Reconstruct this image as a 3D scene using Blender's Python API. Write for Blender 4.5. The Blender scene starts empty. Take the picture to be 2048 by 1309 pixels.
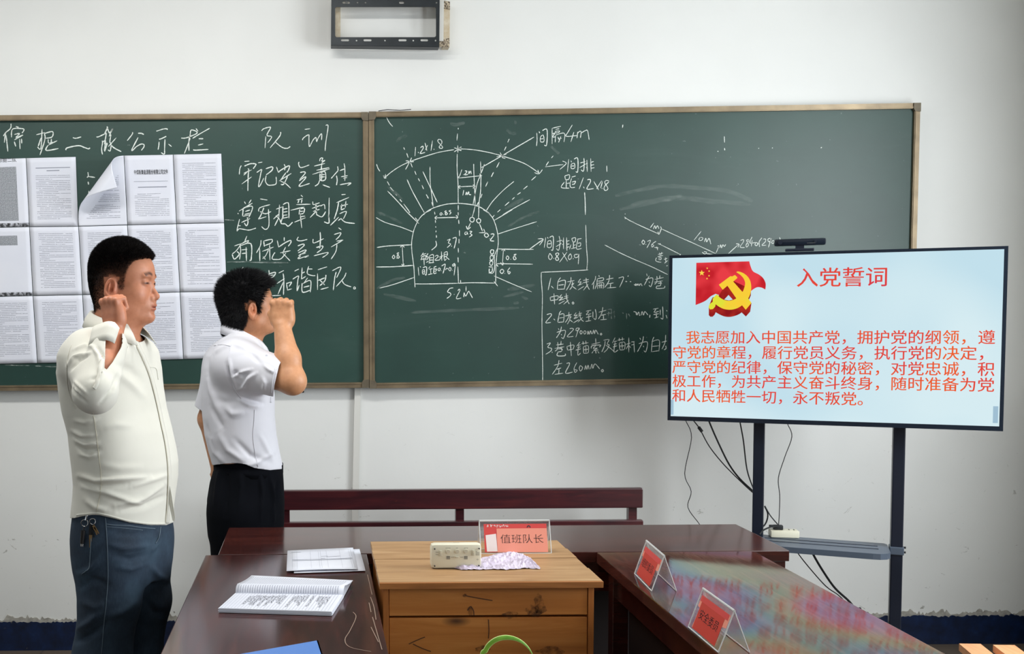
import bpy, bmesh, math, random
import numpy as np
from mathutils import Vector, Matrix
from mathutils.bvhtree import BVHTree
random.seed(7); rng = np.random.default_rng(7)
SC = bpy.context.scene
COL = SC.collection
# ------------------------------------------------------------------ camera
FPX, CX, CY = 2100.0, 630.0, 747.0
PITCH, ROLL = 0.055, 0.007
CAM = Vector((0.0, 0.0, 1.46))
_F = Vector((0, math.cos(PITCH), -math.sin(PITCH)))
_r0 = Vector((1, 0, 0)); _u0 = Vector((0, math.sin(PITCH), math.cos(PITCH)))
_R = _r0*math.cos(ROLL) - _u0*math.sin(ROLL)
_U = _u0*math.cos(ROLL) + _r0*math.sin(ROLL)
cd = bpy.data.cameras.new('camera'); cam = bpy.data.objects.new('camera', cd); COL.objects.link(cam)
M = Matrix.Identity(4)
for i in range(3):
    M[i][0] = _R[i]; M[i][1] = _U[i]; M[i][2] = -_F[i]; M[i][3] = CAM[i]
cam.matrix_world = M
cd.sensor_width = 36; cd.lens = FPX/2048*36
cd.shift_x = (1024-CX)/2048; cd.shift_y = (CY-654.5)/2048
cd.clip_start = 0.05; cd.clip_end = 60
SC.camera = cam
# ------------------------------------------------------------------ world, light, exposure
SC.view_settings.view_transform = 'Standard'
SC.view_settings.look = 'None'
SC.view_settings.gamma = 1.0
SC.view_settings.use_curve_mapping = False
SC.view_settings.exposure = 0.0
w = bpy.data.worlds.new('sky'); SC.world = w; w.use_nodes = True
w.node_tree.nodes['Background'].inputs[0].default_value = (0.75, 0.87, 1.0, 1)
w.node_tree.nodes['Background'].inputs[1].default_value = 1.0
def area(name, loc, direction, sx, sy, power, color):
    l = bpy.data.lights.new(name, 'AREA'); l.shape = 'RECTANGLE'; l.size = sx; l.size_y = sy
    l.energy = power; l.color = color
    o = bpy.data.objects.new(name, l); COL.objects.link(o); o.location = loc
    o.rotation_euler = Vector(direction).to_track_quat('-Z', 'Y').to_euler()
    return o
XR = 3.13            # right wall
XL = -4.6            # left wall
YB = 4.54            # back wall
YF = -4.0
ZC = 3.3
for i, y in enumerate((2.55, -0.3, -2.9)):
    area('window_and_fill_light', (XR-0.03, y, 1.85), (-1, 0, -0.08), 1.5, 1.7, (104, 34, 14)[i], (0.93, 0.97, 1.0))
for i, y in enumerate((1.6, -1.0)):
    area('window_and_fill_light', (XL+0.03, y, 1.85), (1, 0, -0.05), 1.5, 1.7, 8, (0.93, 0.96, 1.0))  # added fill from the left, no windows known on that side
for i, y in enumerate((-1.2, 2.85)):
    area('added_ceiling_light', (-0.9, y, ZC-0.1), (0, 0.1, -1), 2.4, 0.25, (10, 52)[i], (1.0, 0.99, 0.97))  # added overhead lights, unseen, to make the wall brighter towards the top
# ------------------------------------------------------------------ projection helpers (2048 x 1309 frame)
def ray(px, py):
    return (_F*FPX + _R*(px-CX) - _U*(py-CY)).normalized()
def onY(px, py, Y):
    d = ray(px, py); t = (Y-CAM.y)/d.y; return CAM + d*t
def onZ(px, py, Z):
    d = ray(px, py); t = (Z-CAM.z)/d.z; return CAM + d*t
def onP(px, py, p0, n):
    d = ray(px, py); t = (p0-CAM).dot(n)/d.dot(n); return CAM + d*t
def proj(P):
    """numpy (n,3) world -> pixels"""
    D = P - np.array(CAM)
    f = D@np.array(_F); r = D@np.array(_R); u = D@np.array(_U)
    return np.stack([CX+FPX*r/f, CY-FPX*u/f], -1)
# ------------------------------------------------------------------ object helpers
def tag(o, label=None, cat=None, group=None, kind=None):
    if label: o['label'] = label
    if cat: o['category'] = cat
    if group: o['group'] = group
    if kind: o['kind'] = kind
    return o
def empty(name, loc=(0, 0, 0), rz=0.0, label=None, cat=None, group=None):
    o = bpy.data.objects.new(name, None); COL.objects.link(o)
    o.empty_display_size = 0.1
    o.location = loc; o.rotation_euler = (0, 0, rz)
    return tag(o, label, cat, group)
def link_mesh(name, me, mat=None, parent=None, smooth=False):
    o = bpy.data.objects.new(name, me); COL.objects.link(o)
    if mat is not None:
        me.materials.clear(); me.materials.append(mat)
    if smooth:
        me.polygons.foreach_set('use_smooth', [True]*len(me.polygons))
    if parent is not None: o.parent = parent
    return o
def from_np(name, V, Fq, mat=None, parent=None, smooth=True):
    me = bpy.data.meshes.new(name)
    me.from_pydata([tuple(v) for v in V] if not isinstance(V, np.ndarray) else V.tolist(), [], Fq.tolist() if isinstance(Fq, np.ndarray) else Fq)
    me.validate(); me.update()
    return link_mesh(name, me, mat, parent, smooth)
class MB:
    """collects simple solids into one mesh"""
    def __init__(s): s.bm = bmesh.new()
    def box(s, c, size, rz=0.0, bev=0.0, rot=None):
        r = bmesh.ops.create_cube(s.bm, size=1.0); vs = r['verts']
        m = Matrix.Translation(Vector(c)) @ (rot if rot is not None else Matrix.Rotation(rz, 4, 'Z')) @ Matrix.Diagonal((size[0], size[1], size[2], 1))
        bmesh.ops.transform(s.bm, matrix=m, verts=vs)
        if bev > 0:
            es = list({e for v in vs for e in v.link_edges})
            bmesh.ops.bevel(s.bm, geom=es, offset=bev, segments=2, affect='EDGES', profile=0.6)
        return s
    def cyl(s, a, b, r, r2=None, n=16):
        a = Vector(a); b = Vector(b); d = b-a
        rr = bmesh.ops.create_cone(s.bm, cap_ends=True, segments=n, radius1=r, radius2=r if r2 is None else r2, depth=d.length)
        m = Matrix.Translation((a+b)/2) @ d.to_track_quat('Z', 'Y').to_matrix().to_4x4()
        bmesh.ops.transform(s.bm, matrix=m, verts=rr['verts']); return s
    def tube(s, pts, r, n=8, closed=False):
        pts = [Vector(p) for p in pts]; rings = []
        up = Vector((0.13, 0.21, 1)).normalized(); N = len(pts)
        for i, p in enumerate(pts):
            if closed: t = pts[(i+1) % N]-pts[i-1]
            else: t = pts[min(i+1, N-1)]-pts[max(i-1, 0)]
            t.normalize(); x = t.cross(up)
            if x.length < 1e-3: x = t.cross(Vector((1, 0, 0)))
            x.normalize(); y = x.cross(t)
            rad = r[i] if hasattr(r, '__len__') else r
            rings.append([s.bm.verts.new(p + x*math.cos(2*math.pi*k/n)*rad + y*math.sin(2*math.pi*k/n)*rad) for k in range(n)])
        for i in range(N if closed else N-1):
            A = rings[i]; B = rings[(i+1) % N]
            for k in range(n): s.bm.faces.new((A[k], A[(k+1) % n], B[(k+1) % n], B[k]))
        if not closed:
            s.bm.faces.new(rings[0][::-1]); s.bm.faces.new(rings[-1])
        return s
    def prism(s, poly, off):
        """poly: list of 3-D points (planar), extruded by vector off"""
        off = Vector(off); a = [s.bm.verts.new(Vector(p)) for p in poly]; b = [s.bm.verts.new(Vector(p)+off) for p in poly]
        n = len(a); s.bm.faces.new(a); s.bm.faces.new(b[::-1])
        for i in range(n): s.bm.faces.new((a[i], b[i], b[(i+1) % n], a[(i+1) % n]))
        return s
    def quad(s, *p):
        s.bm.faces.new([s.bm.verts.new(Vector(q)) for q in p]); return s
    def build(s, name, mat=None, parent=None, smooth=False):
        bmesh.ops.recalc_face_normals(s.bm, faces=s.bm.faces)
        me = bpy.data.meshes.new(name); s.bm.to_mesh(me); s.bm.free()
        o = link_mesh(name, me, mat, parent, False)
        if smooth:
            me.polygons.foreach_set('use_smooth', [True]*len(me.polygons))
            try: me.set_sharp_from_angle(angle=math.radians(40))
            except Exception: pass
        return o
def catmull(pts, sub=6):
    P = [Vector(p) for p in pts]
    if len(P) < 3: return P
    out = []
    for i in range(len(P)-1):
        p0 = P[max(i-1, 0)]; p1 = P[i]; p2 = P[i+1]; p3 = P[min(i+2, len(P)-1)]
        for k in range(sub):
            t = k/sub
            out.append(0.5*((2*p1) + (p2-p0)*t + (2*p0-5*p1+4*p2-p3)*t*t + (3*p1-p0-3*p2+p3)*t**3))
    out.append(P[-1]); return out
# ------------------------------------------------------------------ materials
def s2l(c):
    return tuple((x/255/12.92 if x/255 <= 0.04045 else ((x/255+0.055)/1.055)**2.4) for x in c[:3]) + (1.0,)
class NT:
    def __init__(s, name):
        s.m = bpy.data.materials.new(name); s.m.use_nodes = True
        s.t = s.m.node_tree; s.b = s.t.nodes['Principled BSDF']; s.out = s.t.nodes['Material Output']
        s.tc = None
    def n(s, typ, **kw):
        x = s.t.nodes.new(typ)
        for k, v in kw.items():
            if k.startswith('i_'):
                key = k[2:].replace('_', ' ')
                key = int(key) if key.isdigit() else key
                x.inputs[key].default_value = v
            else: setattr(x, k, v)
        return x
    def l(s, a, b): s.t.links.new(a, b)
    def coord(s, scale=(1, 1, 1), loc=(0, 0, 0), rot=(0, 0, 0), kind='Object'):
        if s.tc is None: s.tc = s.n('ShaderNodeTexCoord')
        mp = s.n('ShaderNodeMapping'); mp.inputs['Scale'].default_value = scale
        mp.inputs['Location'].default_value = loc; mp.inputs['Rotation'].default_value = rot
        s.l(s.tc.outputs[kind], mp.inputs['Vector']); return mp.outputs[0]
    def noise(s, scale, detail=4, rough=0.55, vec=None, dist=0.0):
        x = s.n('ShaderNodeTexNoise'); x.inputs['Scale'].default_value = scale
        x.inputs['Detail'].default_value = detail; x.inputs['Roughness'].default_value = rough
        x.inputs['Distortion'].default_value = dist
        s.l(vec if vec is not None else s.coord(), x.inputs['Vector']); return x.outputs['Fac']
    def ramp(s, fac, stops):
        r = s.n('ShaderNodeValToRGB'); e = r.color_ramp.elements
        while len(e) < len(stops): e.new(0.5)
        for i, (p, c) in enumerate(stops):
            e[i].position = p; e[i].color = s2l(c) if len(c) == 3 else c
        s.l(fac, r.inputs[0]); return r.outputs[0]
    def mix(s, fac, a, b, mode='MIX'):
        x = s.n('ShaderNodeMix', data_type='RGBA', blend_type=mode)
        for inp, v in ((x.inputs[0], fac), (x.inputs[6], a), (x.inputs[7], b)):
            if hasattr(v, 'links'): s.l(v, inp)
            elif isinstance(v, (int, float)): inp.default_value = v
            else: inp.default_value = s2l(v)
        return x.outputs[2]
    def bump(s, h, strength=0.3, dist=0.002):
        x = s.n('ShaderNodeBump'); x.inputs['Strength'].default_value = strength; x.inputs['Distance'].default_value = dist
        s.l(h, x.inputs['Height']); s.l(x.outputs[0], s.b.inputs['Normal']); return x
    def set(s, **kw):
        for k, v in kw.items():
            s.b.inputs[k.replace('_', ' ')].default_value = v
        return s
def mk(name, c, rough=0.5, metal=0.0, var=None, vscale=8, vdetail=4, bump=None, bscale=60, stretch=(1, 1, 1), coat=0.0, spec=None, coatr=0.05):
    t = NT(name)
    t.b.inputs['Base Color'].default_value = s2l(c); t.b.inputs['Roughness'].default_value = rough
    t.b.inputs['Metallic'].default_value = metal; t.b.inputs['Coat Weight'].default_value = coat
    t.b.inputs['Coat Roughness'].default_value = coatr
    if spec is not None: t.b.inputs['Specular IOR Level'].default_value = spec
    if var is not None:
        v = t.coord(stretch)
        f = t.noise(vscale, vdetail, vec=v)
        t.l(t.ramp(f, [(0.3, c), (0.72, var)]), t.b.inputs['Base Color'])
    if bump:
        t.bump(t.noise(bscale, 3, vec=t.coord(stretch)), bump)
    return t.m
MT = {}
# painted wall with scuffs
t = NT('wall_paint')
f = t.noise(1.3, 3); c1 = t.ramp(f, [(0.3, (220, 221, 218)), (0.7, (228, 229, 226))])
sc = t.noise(9, 6, 0.7, t.coord((1, 1, 2.2))); m1 = t.ramp(sc, [(0.66, (0, 0, 0)), (0.76, (70, 70, 70))])
c2 = t.mix(m1, c1, (190, 186, 176))
# scratches appear only low on the wall
geo = t.n('ShaderNodeNewGeometry'); sep = t.n('ShaderNodeSeparateXYZ'); t.l(geo.outputs['Position'], sep.inputs[0])
mr = t.n('ShaderNodeMapRange'); mr.inputs[1].default_value = 1.15; mr.inputs[2].default_value = 0.2; t.l(sep.outputs[2], mr.inputs[0])
s2 = t.noise(14, 5, 0.75, t.coord((1.0, 1, 1.6), rot=(0, 0.5, 0)), 1.5); m2 = t.ramp(s2, [(0.65, (0, 0, 0)), (0.70, (255, 255, 255))])
mm = t.n('ShaderNodeMath', operation='MULTIPLY'); t.l(mr.outputs[0], mm.inputs[0]); t.l(m2, mm.inputs[1])
c3 = t.mix(mm.outputs[0], c2, (140, 138, 130))
t.l(c3, t.b.inputs['Base Color']); t.set(Roughness=0.6)
t.bump(t.noise(30, 4), 0.12, 0.003); MT['wall'] = t.m
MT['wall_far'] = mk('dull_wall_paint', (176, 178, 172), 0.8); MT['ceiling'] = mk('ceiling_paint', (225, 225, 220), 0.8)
t = NT('floor_tile')
bt = t.n('ShaderNodeTexBrick'); bt.offset = 0; bt.inputs['Scale'].default_value = 1.0
bt.inputs['Mortar Size'].default_value = 0.004; bt.inputs['Brick Width'].default_value = 0.6; bt.inputs['Row Height'].default_value = 0.6
bt.inputs['Color1'].default_value = s2l((96, 84, 72)); bt.inputs['Color2'].default_value = s2l((88, 77, 66)); bt.inputs['Mortar'].default_value = s2l((70, 62, 54))
t.l(t.coord(), bt.inputs['Vector'])
t.l(t.mix(t.ramp(t.noise(6, 5), [(0.35, (0, 0, 0)), (0.8, (120, 120, 120))]), bt.outputs[0], (92, 84, 76)), t.b.inputs['Base Color'])
t.set(Roughness=0.45); MT['floor'] = t.m
t = NT('blue_skirting_paint')
f = t.noise(22, 5, 0.6); c = t.ramp(f, [(0.3, (8, 20, 44)), (0.62, (14, 34, 70)), (0.76, (26, 48, 84))])
f2 = t.noise(9, 6, 0.7, t.coord(loc=(3, 1, 2))); c = t.mix(t.ramp(f2, [(0.645, (0, 0, 0)), (0.665, (255, 255, 255))]), c, (112, 106, 98))
t.l(c, t.b.inputs['Base Color']); t.set(Roughness=0.35); MT['blue'] = t.m
MT['plaster'] = mk('bare_plaster', (136, 133, 125), 0.9, var=(190, 187, 178), vscale=30, bump=0.6, bscale=90)
MT['whiteplastic'] = mk('white_plastic', (212, 211, 205), 0.45)
# blackboard
t = NT('blackboard_green')
f = t.noise(1.6, 4, 0.6, t.coord((1, 1, 1.4))); c = t.ramp(f, [(0.3, (24, 54, 48)), (0.7, (33, 66, 58))])
s = t.noise(2.2, 6, 0.62, t.coord((0.55, 1, 2.6), rot=(0, 0.25, 0)), 1.2)
c = t.mix(t.ramp(s, [(0.55, (0, 0, 0)), (0.8, (46, 46, 46))]), c, (160, 176, 170))
s = t.noise(60, 2, 0.5); c = t.mix(t.ramp(s, [(0.74, (0, 0, 0)), (0.77, (120, 120, 120))]), c, (190, 200, 196))
t.l(c, t.b.inputs['Base Color']); t.set(Roughness=0.45); t.b.inputs['Specular IOR Level'].default_value = 0.55
t.bump(t.noise(1.1, 2, vec=t.coord((1, 1, 1))), 0.5, 0.01); MT['board'] = t.m
MT['bronze'] = mk('aged_bronze_aluminium', (148, 132, 106), 0.38, 0.55, var=(118, 104, 84), vscale=12, stretch=(1, 1, 1), bump=0.1)
MT['bronze_dark'] = mk('dark_bronze_cap', (112, 102, 84), 0.5, 0.3, var=(92, 84, 70), vscale=30)
t = NT('chalk')
f = t.noise(420, 3, 0.6); t.l(t.ramp(f, [(0.3, (196, 208, 202)), (0.6, (232, 238, 232))]), t.b.inputs['Base Color'])
a = t.n('ShaderNodeMapRange'); a.inputs[1].default_value = 0.30; a.inputs[2].default_value = 0.45; a.inputs[3].default_value = 0.35
t.l(f, a.inputs[0]); t.l(a.outputs[0], t.b.inputs['Alpha']); t.set(Roughness=0.9); MT['chalk'] = t.m
def faint(name, amax):
    t = NT(name); t.b.inputs['Base Color'].default_value = s2l((190, 202, 196)); t.set(Roughness=0.9)
    f = t.noise(30, 6, 0.7, t.coord((1, 1, 2))); a = t.n('ShaderNodeMapRange'); a.inputs[1].default_value = 0.38; a.inputs[2].default_value = 0.75
    a.inputs[3].default_value = 0.02; a.inputs[4].default_value = amax
    t.l(f, a.inputs[0]); t.l(a.outputs[0], t.b.inputs['Alpha']); return t.m
MT['chalk_dim'] = faint('rubbed_chalk', 0.75); MT['smear'] = faint('chalk_smear', 0.17)
MT['paper'] = mk('paper', (214, 217, 228), 0.75, var=(222, 224, 232), vscale=5)
t = NT('photocopied_table_paper')
vv = t.n('ShaderNodeTexVoronoi', feature='F1', distance='CHEBYCHEV'); vv.inputs['Scale'].default_value = 170; vv.inputs['Randomness'].default_value = 0.15; t.l(t.coord(), vv.inputs['Vector'])
t.l(t.ramp(vv.outputs['Distance'], [(0.15, (192, 196, 202)), (0.45, (112, 116, 122))]), t.b.inputs['Base Color']); t.set(Roughness=0.8); MT['copygrid'] = t.m
t = NT('photocopy_smudge'); t.b.inputs['Base Color'].default_value = s2l((44, 46, 48))
f = t.noise(70, 5, 0.7); a = t.n('ShaderNodeMapRange'); a.inputs[1].default_value = 0.42; a.inputs[2].default_value = 0.62; t.l(f, a.inputs[0]); t.l(a.outputs[0], t.b.inputs['Alpha']); MT['smudge'] = t.m
MT['ink'] = mk('printed_ink', (146, 150, 163), 0.8)
MT['ink_dark'] = mk('dark_ink', (52, 52, 58), 0.8)
MT['ink_black'] = mk('black_ink', (40, 22, 24), 0.7)
def wood(name, c1, c2, c3, axis='x', scale=1.0, rough=0.4, coat=0.0, coatr=0.1, knots=False, bumps=0.15, wear=None, spec=0.5):
    t = NT(name)
    st = {'x': (1.2, 14, 14), 'y': (14, 1.2, 14), 'z': (14, 14, 1.2)}[axis]
    v = t.coord(tuple(a*scale for a in st))
    f = t.noise(2.2, 6, 0.62, v, 1.1)
    c = t.ramp(f, [(0.28, c1), (0.5, c2), (0.72, c3)])
    if knots:
        vo = t.n('ShaderNodeTexVoronoi', feature='F1'); vo.inputs['Scale'].default_value = 4.2
        vs = {'x': (0.75, 1.3, 1.9), 'y': (1.3, 0.75, 1.3), 'z': (1.3, 1.3, 0.75)}[axis]
        t.l(t.coord(vs, loc=(0.3, 0.7, 0.2)), vo.inputs['Vector'])
        c = t.mix(t.ramp(vo.outputs['Distance'], [(0.04, (255, 255, 255)), (0.13, (0, 0, 0))]), c, (82, 46, 24))
    if wear:
        f2 = t.noise(7, 8, 0.75, t.coord((1.4, 1.4, 3)))
        c = t.mix(t.ramp(f2, [(0.66, (0, 0, 0)), (0.72, (200, 200, 200))]), c, wear)
    t.l(c, t.b.inputs['Base Color']); t.set(Roughness=rough); t.b.inputs['Coat Weight'].default_value = coat
    t.b.inputs['Coat Roughness'].default_value = coatr; t.b.inputs['Specular IOR Level'].default_value = spec
    t.bump(f, bumps, 0.001); return t.m
MT['lacquer'] = wood('dark_red_lacquered_wood', (46, 20, 18), (62, 28, 24), (82, 38, 30), 'x', 1, 0.13, 0.0, bumps=0.05, spec=0.9)
MT['lacquer_y'] = wood('dark_red_lacquered_wood_long', (46, 22, 20), (60, 29, 26), (80, 38, 32), 'x', 1, 0.14, 0.0, bumps=0.05, spec=0.9)
t = NT('screen_rainbow_lacquer_wood')
f = t.noise(2.2, 6, 0.62, t.coord((2, 18, 18)), 1.1)
t.l(t.ramp(f, [(0.28, (60, 32, 28)), (0.5, (80, 44, 38)), (0.72, (104, 60, 50))]), t.b.inputs['Base Color']); t.set(Roughness=0.05)
t.b.inputs['IOR'].default_value = 1.85
th = t.n('ShaderNodeMapRange'); th.inputs[3].default_value = 330; th.inputs[4].default_value = 640
th.inputs[1].default_value = 0.3; th.inputs[2].default_value = 0.7
t.l(t.noise(2.0, 1, 0.4, t.coord((1, 1, 1))), th.inputs[0]); t.l(th.outputs[0], t.b.inputs['Thin Film Thickness']); t.b.inputs['Thin Film IOR'].default_value = 1.45  # film imitates the rainbow of polarised screen light on the tabletop
t.bump(f, 0.09, 0.001)
MT['lacquer_tv'] = t.m
MT['bench'] = wood('old_dark_red_bench_wood', (44, 16, 22), (62, 22, 28), (84, 30, 32), 'x', 1, 0.35, 0.3, 0.2, wear=(120, 62, 38))
MT['pine'] = wood('honey_pine', (150, 92, 44), (172, 108, 54), (190, 126, 66), 'x', 1, 0.45, 0.15, 0.3, knots=True, bumps=0.25)
MT['pine_front'] = wood('knotty_pine_drawer', (168, 98, 40), (190, 116, 50), (206, 134, 66), 'x', 0.8, 0.42, 0.2, 0.25, knots=True, bumps=0.25)
MT['pine_top'] = wood('worn_pine_top', (150, 112, 74), (172, 134, 92), (190, 154, 112), 'x', 1.0, 0.5, 0.1, 0.3, bumps=0.3)
MT['pine_z'] = wood('pine_stile', (160, 94, 40), (180, 108, 48), (196, 124, 60), 'z', 1, 0.45, 0.15)
MT['dark_panel'] = mk('dark_stained_panel', (30, 18, 18), 0.7)
MT['slat'] = wood('orange_wood_slat', (196, 134, 88), (214, 152, 104), (226, 168, 120), 'y', 1, 0.45, 0.2)
MT['stain'] = faint('stain', 0.0)
t = NT('dark_stain'); t.b.inputs['Base Color'].default_value = s2l((58, 34, 18)); t.set(Roughness=0.6)
f = t.noise(45, 6, 0.75); a = t.n('ShaderNodeMapRange'); a.inputs[1].default_value = 0.40; a.inputs[2].default_value = 0.70; a.inputs[4].default_value = 0.85
t.l(f, a.inputs[0]); t.l(a.outputs[0], t.b.inputs['Alpha']); MT['stain'] = t.m
MT['black'] = mk('black_powder_coat', (30, 36, 50), 0.35, 0.2)
MT['black_steel'] = mk('black_steel', (22, 28, 32), 0.4, 0.3, var=(34, 40, 44), vscale=20)
MT['beige_steel'] = mk('rust_speckled_beige_steel', (205, 196, 176), 0.6, var=(176, 156, 124), vscale=40, vdetail=6)
t = NT('rusted_steel'); f = t.noise(160, 4, 0.6); t.l(t.ramp(f, [(0.4, (66, 52, 40)), (0.6, (190, 176, 152))]), t.b.inputs['Base Color']); t.set(Roughness=0.8); MT['rust'] = t.m
MT['steel'] = mk('bright_steel', (196, 198, 200), 0.25, 1.0)
MT['bezel'] = mk('glossy_dark_bezel', (22, 30, 42), 0.2)
MT['shelf'] = mk('grey_shelf_steel', (92, 104, 120), 0.38, 0.35)
MT['cable'] = mk('black_rubber', (24, 26, 30), 0.5)
MT['rubber'] = mk('dark_rubber', (20, 20, 22), 0.7)
MT['cream'] = mk('cream_plastic', (226, 222, 200), 0.4)
MT['cream_dark'] = mk('cream_plastic_button', (206, 202, 182), 0.45)
MT['acrylic'] = None
t = NT('clear_acrylic'); t.set(Roughness=0.05); t.b.inputs['Base Color'].default_value = (0.95, 0.97, 0.97, 1)
t.b.inputs['Transmission Weight'].default_value = 1.0; t.b.inputs['IOR'].default_value = 1.1
t.b.inputs['Alpha'].default_value = 0.45; MT['acrylic'] = t.m
t = NT('acrylic_edge'); t.set(Roughness=0.2); t.b.inputs['Base Color'].default_value = s2l((226, 228, 226)); t.b.inputs['Alpha'].default_value = 0.75; MT['acrylic_edge'] = t.m
MT['card_red'] = mk('red_card', (214, 70, 66), 0.5)
MT['card_pink'] = mk('salmon_card', (238, 150, 128), 0.6)
MT['card_deep'] = mk('deep_red_card', (200, 62, 48), 0.6)
MT['white_print'] = mk('white_print', (240, 226, 222), 0.6)
MT['crumple'] = mk('lilac_tissue', (198, 186, 204), 0.8, var=(214, 204, 220), vscale=30)
MT['folder'] = mk('blue_plastic_folder', (86, 132, 204), 0.4)
t = NT('leaf_green'); f = t.n('ShaderNodeTexWave'); 
t.l(t.ramp(t.noise(30, 3), [(0.3, (90, 160, 40)), (0.7, (130, 196, 66))]), t.b.inputs['Base Color']); t.set(Roughness=0.35); t.b.inputs['Subsurface Weight'].default_value = 0.1; MT['leaf'] = t.m
MT['leaf_edge'] = mk('pale_leaf_margin', (206, 226, 140), 0.4)
MT['pot'] = mk('terracotta_pot', (150, 84, 56), 0.7, var=(130, 70, 48), vscale=12)
MT['soil'] = mk('soil', (50, 38, 28), 0.95, bump=0.8, bscale=60)
def emit(name, c, strength=1.0, c2=None, scale=3):
    m = bpy.data.materials.new(name); m.use_nodes = True; nt = m.node_tree; nt.nodes.clear()
    e = nt.nodes.new('ShaderNodeEmission'); o = nt.nodes.new('ShaderNodeOutputMaterial')
    e.inputs[0].default_value = s2l(c); e.inputs[1].default_value = strength
    if c2:
        n = nt.nodes.new('ShaderNodeTexNoise'); n.inputs['Scale'].default_value = scale; n.inputs['Detail'].default_value = 1
        tc = nt.nodes.new('ShaderNodeTexCoord'); nt.links.new(tc.outputs['Object'], n.inputs['Vector'])
        r = nt.nodes.new('ShaderNodeValToRGB'); r.color_ramp.elements[0].position = 0.38; r.color_ramp.elements[1].position = 0.62
        r.color_ramp.elements[0].color = s2l(c); r.color_ramp.elements[1].color = s2l(c2)
        nt.links.new(n.outputs['Fac'], r.inputs[0]); nt.links.new(r.outputs[0], e.inputs[0])
    nt.links.new(e.outputs[0], o.inputs[0]); return m
# text helper: the built-in font with its CJK fallback, turned into a mesh
def text_mesh(s, size=1.0, bold=0.0, shear=0.0, ext=0.0, align='LEFT'):
    cu = bpy.data.curves.new('txt', 'FONT'); cu.body = s; cu.size = size; cu.offset = bold; cu.shear = shear
    cu.extrude = ext; cu.align_x = align; cu.resolution_u = 3
    ob = bpy.data.objects.new('txt', cu); COL.objects.link(ob)
    dg = bpy.context.evaluated_depsgraph_get(); dg.update()
    me = bpy.data.meshes.new_from_object(ob.evaluated_get(dg))
    bpy.data.objects.remove(ob); bpy.data.curves.remove(cu)
    return me
def mesh_np(me):
    V = np.zeros(len(me.vertices)*3); me.vertices.foreach_get('co', V); V = V.reshape(-1, 3)
    F = [tuple(p.vertices) for p in me.polygons]
    return V, F
def text_on(name, s, O, ux, uy, wid, mat, parent, bold=0.0, hei=None, lift=None, ncell=None):
    """text whose left baseline is O, drawn along unit ux with up uy, total width wid"""
    me = text_mesh(s, 1.0, min(bold, 0)); V, F = mesh_np(me); bpy.data.meshes.remove(me)
    if bold > 0:      # heavier face: the glyphs doubled with a small step
        V = np.concatenate([V+np.array([-bold*.7, 0, 0]), V+np.array([bold*.7, 0, 0]), V+np.array([0, bold*.5, 0])]); n0 = len(V)//3
        F = F+[tuple(i+n0 for i in f) for f in F]+[tuple(i+2*n0 for i in f) for f in F]
    n = ncell or len(s)
    sx = wid/n/1.0
    # CJK glyph advance in the fallback font measured from a full-width pair
    sx = wid/(n*ADV); sy = sx if hei is None else hei
    O = np.array(O); P = O + np.outer(V[:, 0]*sx, np.array(ux)) + np.outer(V[:, 1]*sy, np.array(uy))
    if lift is not None: P = P + np.array(lift)
    return tag(from_np(name, P, F, mat, parent, False), kind='stuff')
_a, _ = mesh_np(text_mesh('国国国国国国国国国国国')); _b, _ = mesh_np(text_mesh('国'))
ADV = ((_a[:, 0].max()-_a[:, 0].min()) - (_b[:, 0].max()-_b[:, 0].min()))/10
print('ADV', ADV, 'glyph', _b[:, 0].min(), _b[:, 0].max(), _b[:, 1].min(), _b[:, 1].max())
# ================================================================== room
def struct(o): o['kind'] = 'structure'; return o
struct(MB().box(((XL+XR)/2, YB+0.12, ZC/2), (XR-XL+0.6, 0.24, ZC)).build('wall_back', MT['wall']))
struct(MB().box(((XL+XR)/2, YF-0.12, ZC/2), (XR-XL+0.6, 0.24, ZC)).build('wall_front', MT['wall_far']))
struct(MB().box(((XL+XR)/2, 0.27, -0.06), (XR-XL+0.6, YB-YF+0.6, 0.12)).build('floor', MT['floor']))
struct(MB().box(((XL+XR)/2, 0.27, ZC+0.06), (XR-XL+0.6, YB-YF+0.6, 0.12)).build('ceiling', MT['ceiling']))
def side_wall(name, X, sgn, wins):
    m = MB(); x = X+sgn*0.12; y0 = YF
    for (a, b) in wins + [(YB, None)]:
        m.box((x, (y0+a)/2, ZC/2), (0.24, a-y0, ZC))
        if b is not None:
            m.box((x, (a+b)/2, 0.475), (0.24, b-a, 0.95)); m.box((x, (a+b)/2, (2.75+ZC)/2), (0.24, b-a, ZC-2.75)); y0 = b
    struct(m.build(name, MT['wall'] if sgn > 0 else MT['wall_far']))
def window(n, X, sgn, a, b):
    fr = MB(); x = X+sgn*0.16
    for z in (0.98, 1.85, 2.72): fr.box((x, (a+b)/2, z), (0.05, b-a, 0.05))
    for y in (a+0.025, (a+b)/2, b-0.025): fr.box((x, y, 1.85), (0.05, 0.05, 1.8))
    o = struct(fr.build('window_%d' % n, MT['whiteplastic']))
    g = MB()
    for k in (0, 1):
        yy = a+(b-a)*(0.25+0.5*k)
        MB().box((x, yy, 1.85), (0.006, (b-a)/2-0.06, 1.7)).build('pane', MT['acrylic'], o)
rw = [(-3.7, -2.1), (-1.1, 0.5), (1.75, 3.35)]; lw = [(-1.8, -0.2), (0.8, 2.4)]
side_wall('wall_right', XR, 1, rw); side_wall('wall_left', XL, -1, lw)
for i, (a, b) in enumerate(rw): window(i+1, XR, 1, a, b)
for i, (a, b) in enumerate(lw): window(i+4, XL, -1, a, b)  # left windows are made up to go with the fill lights
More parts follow.
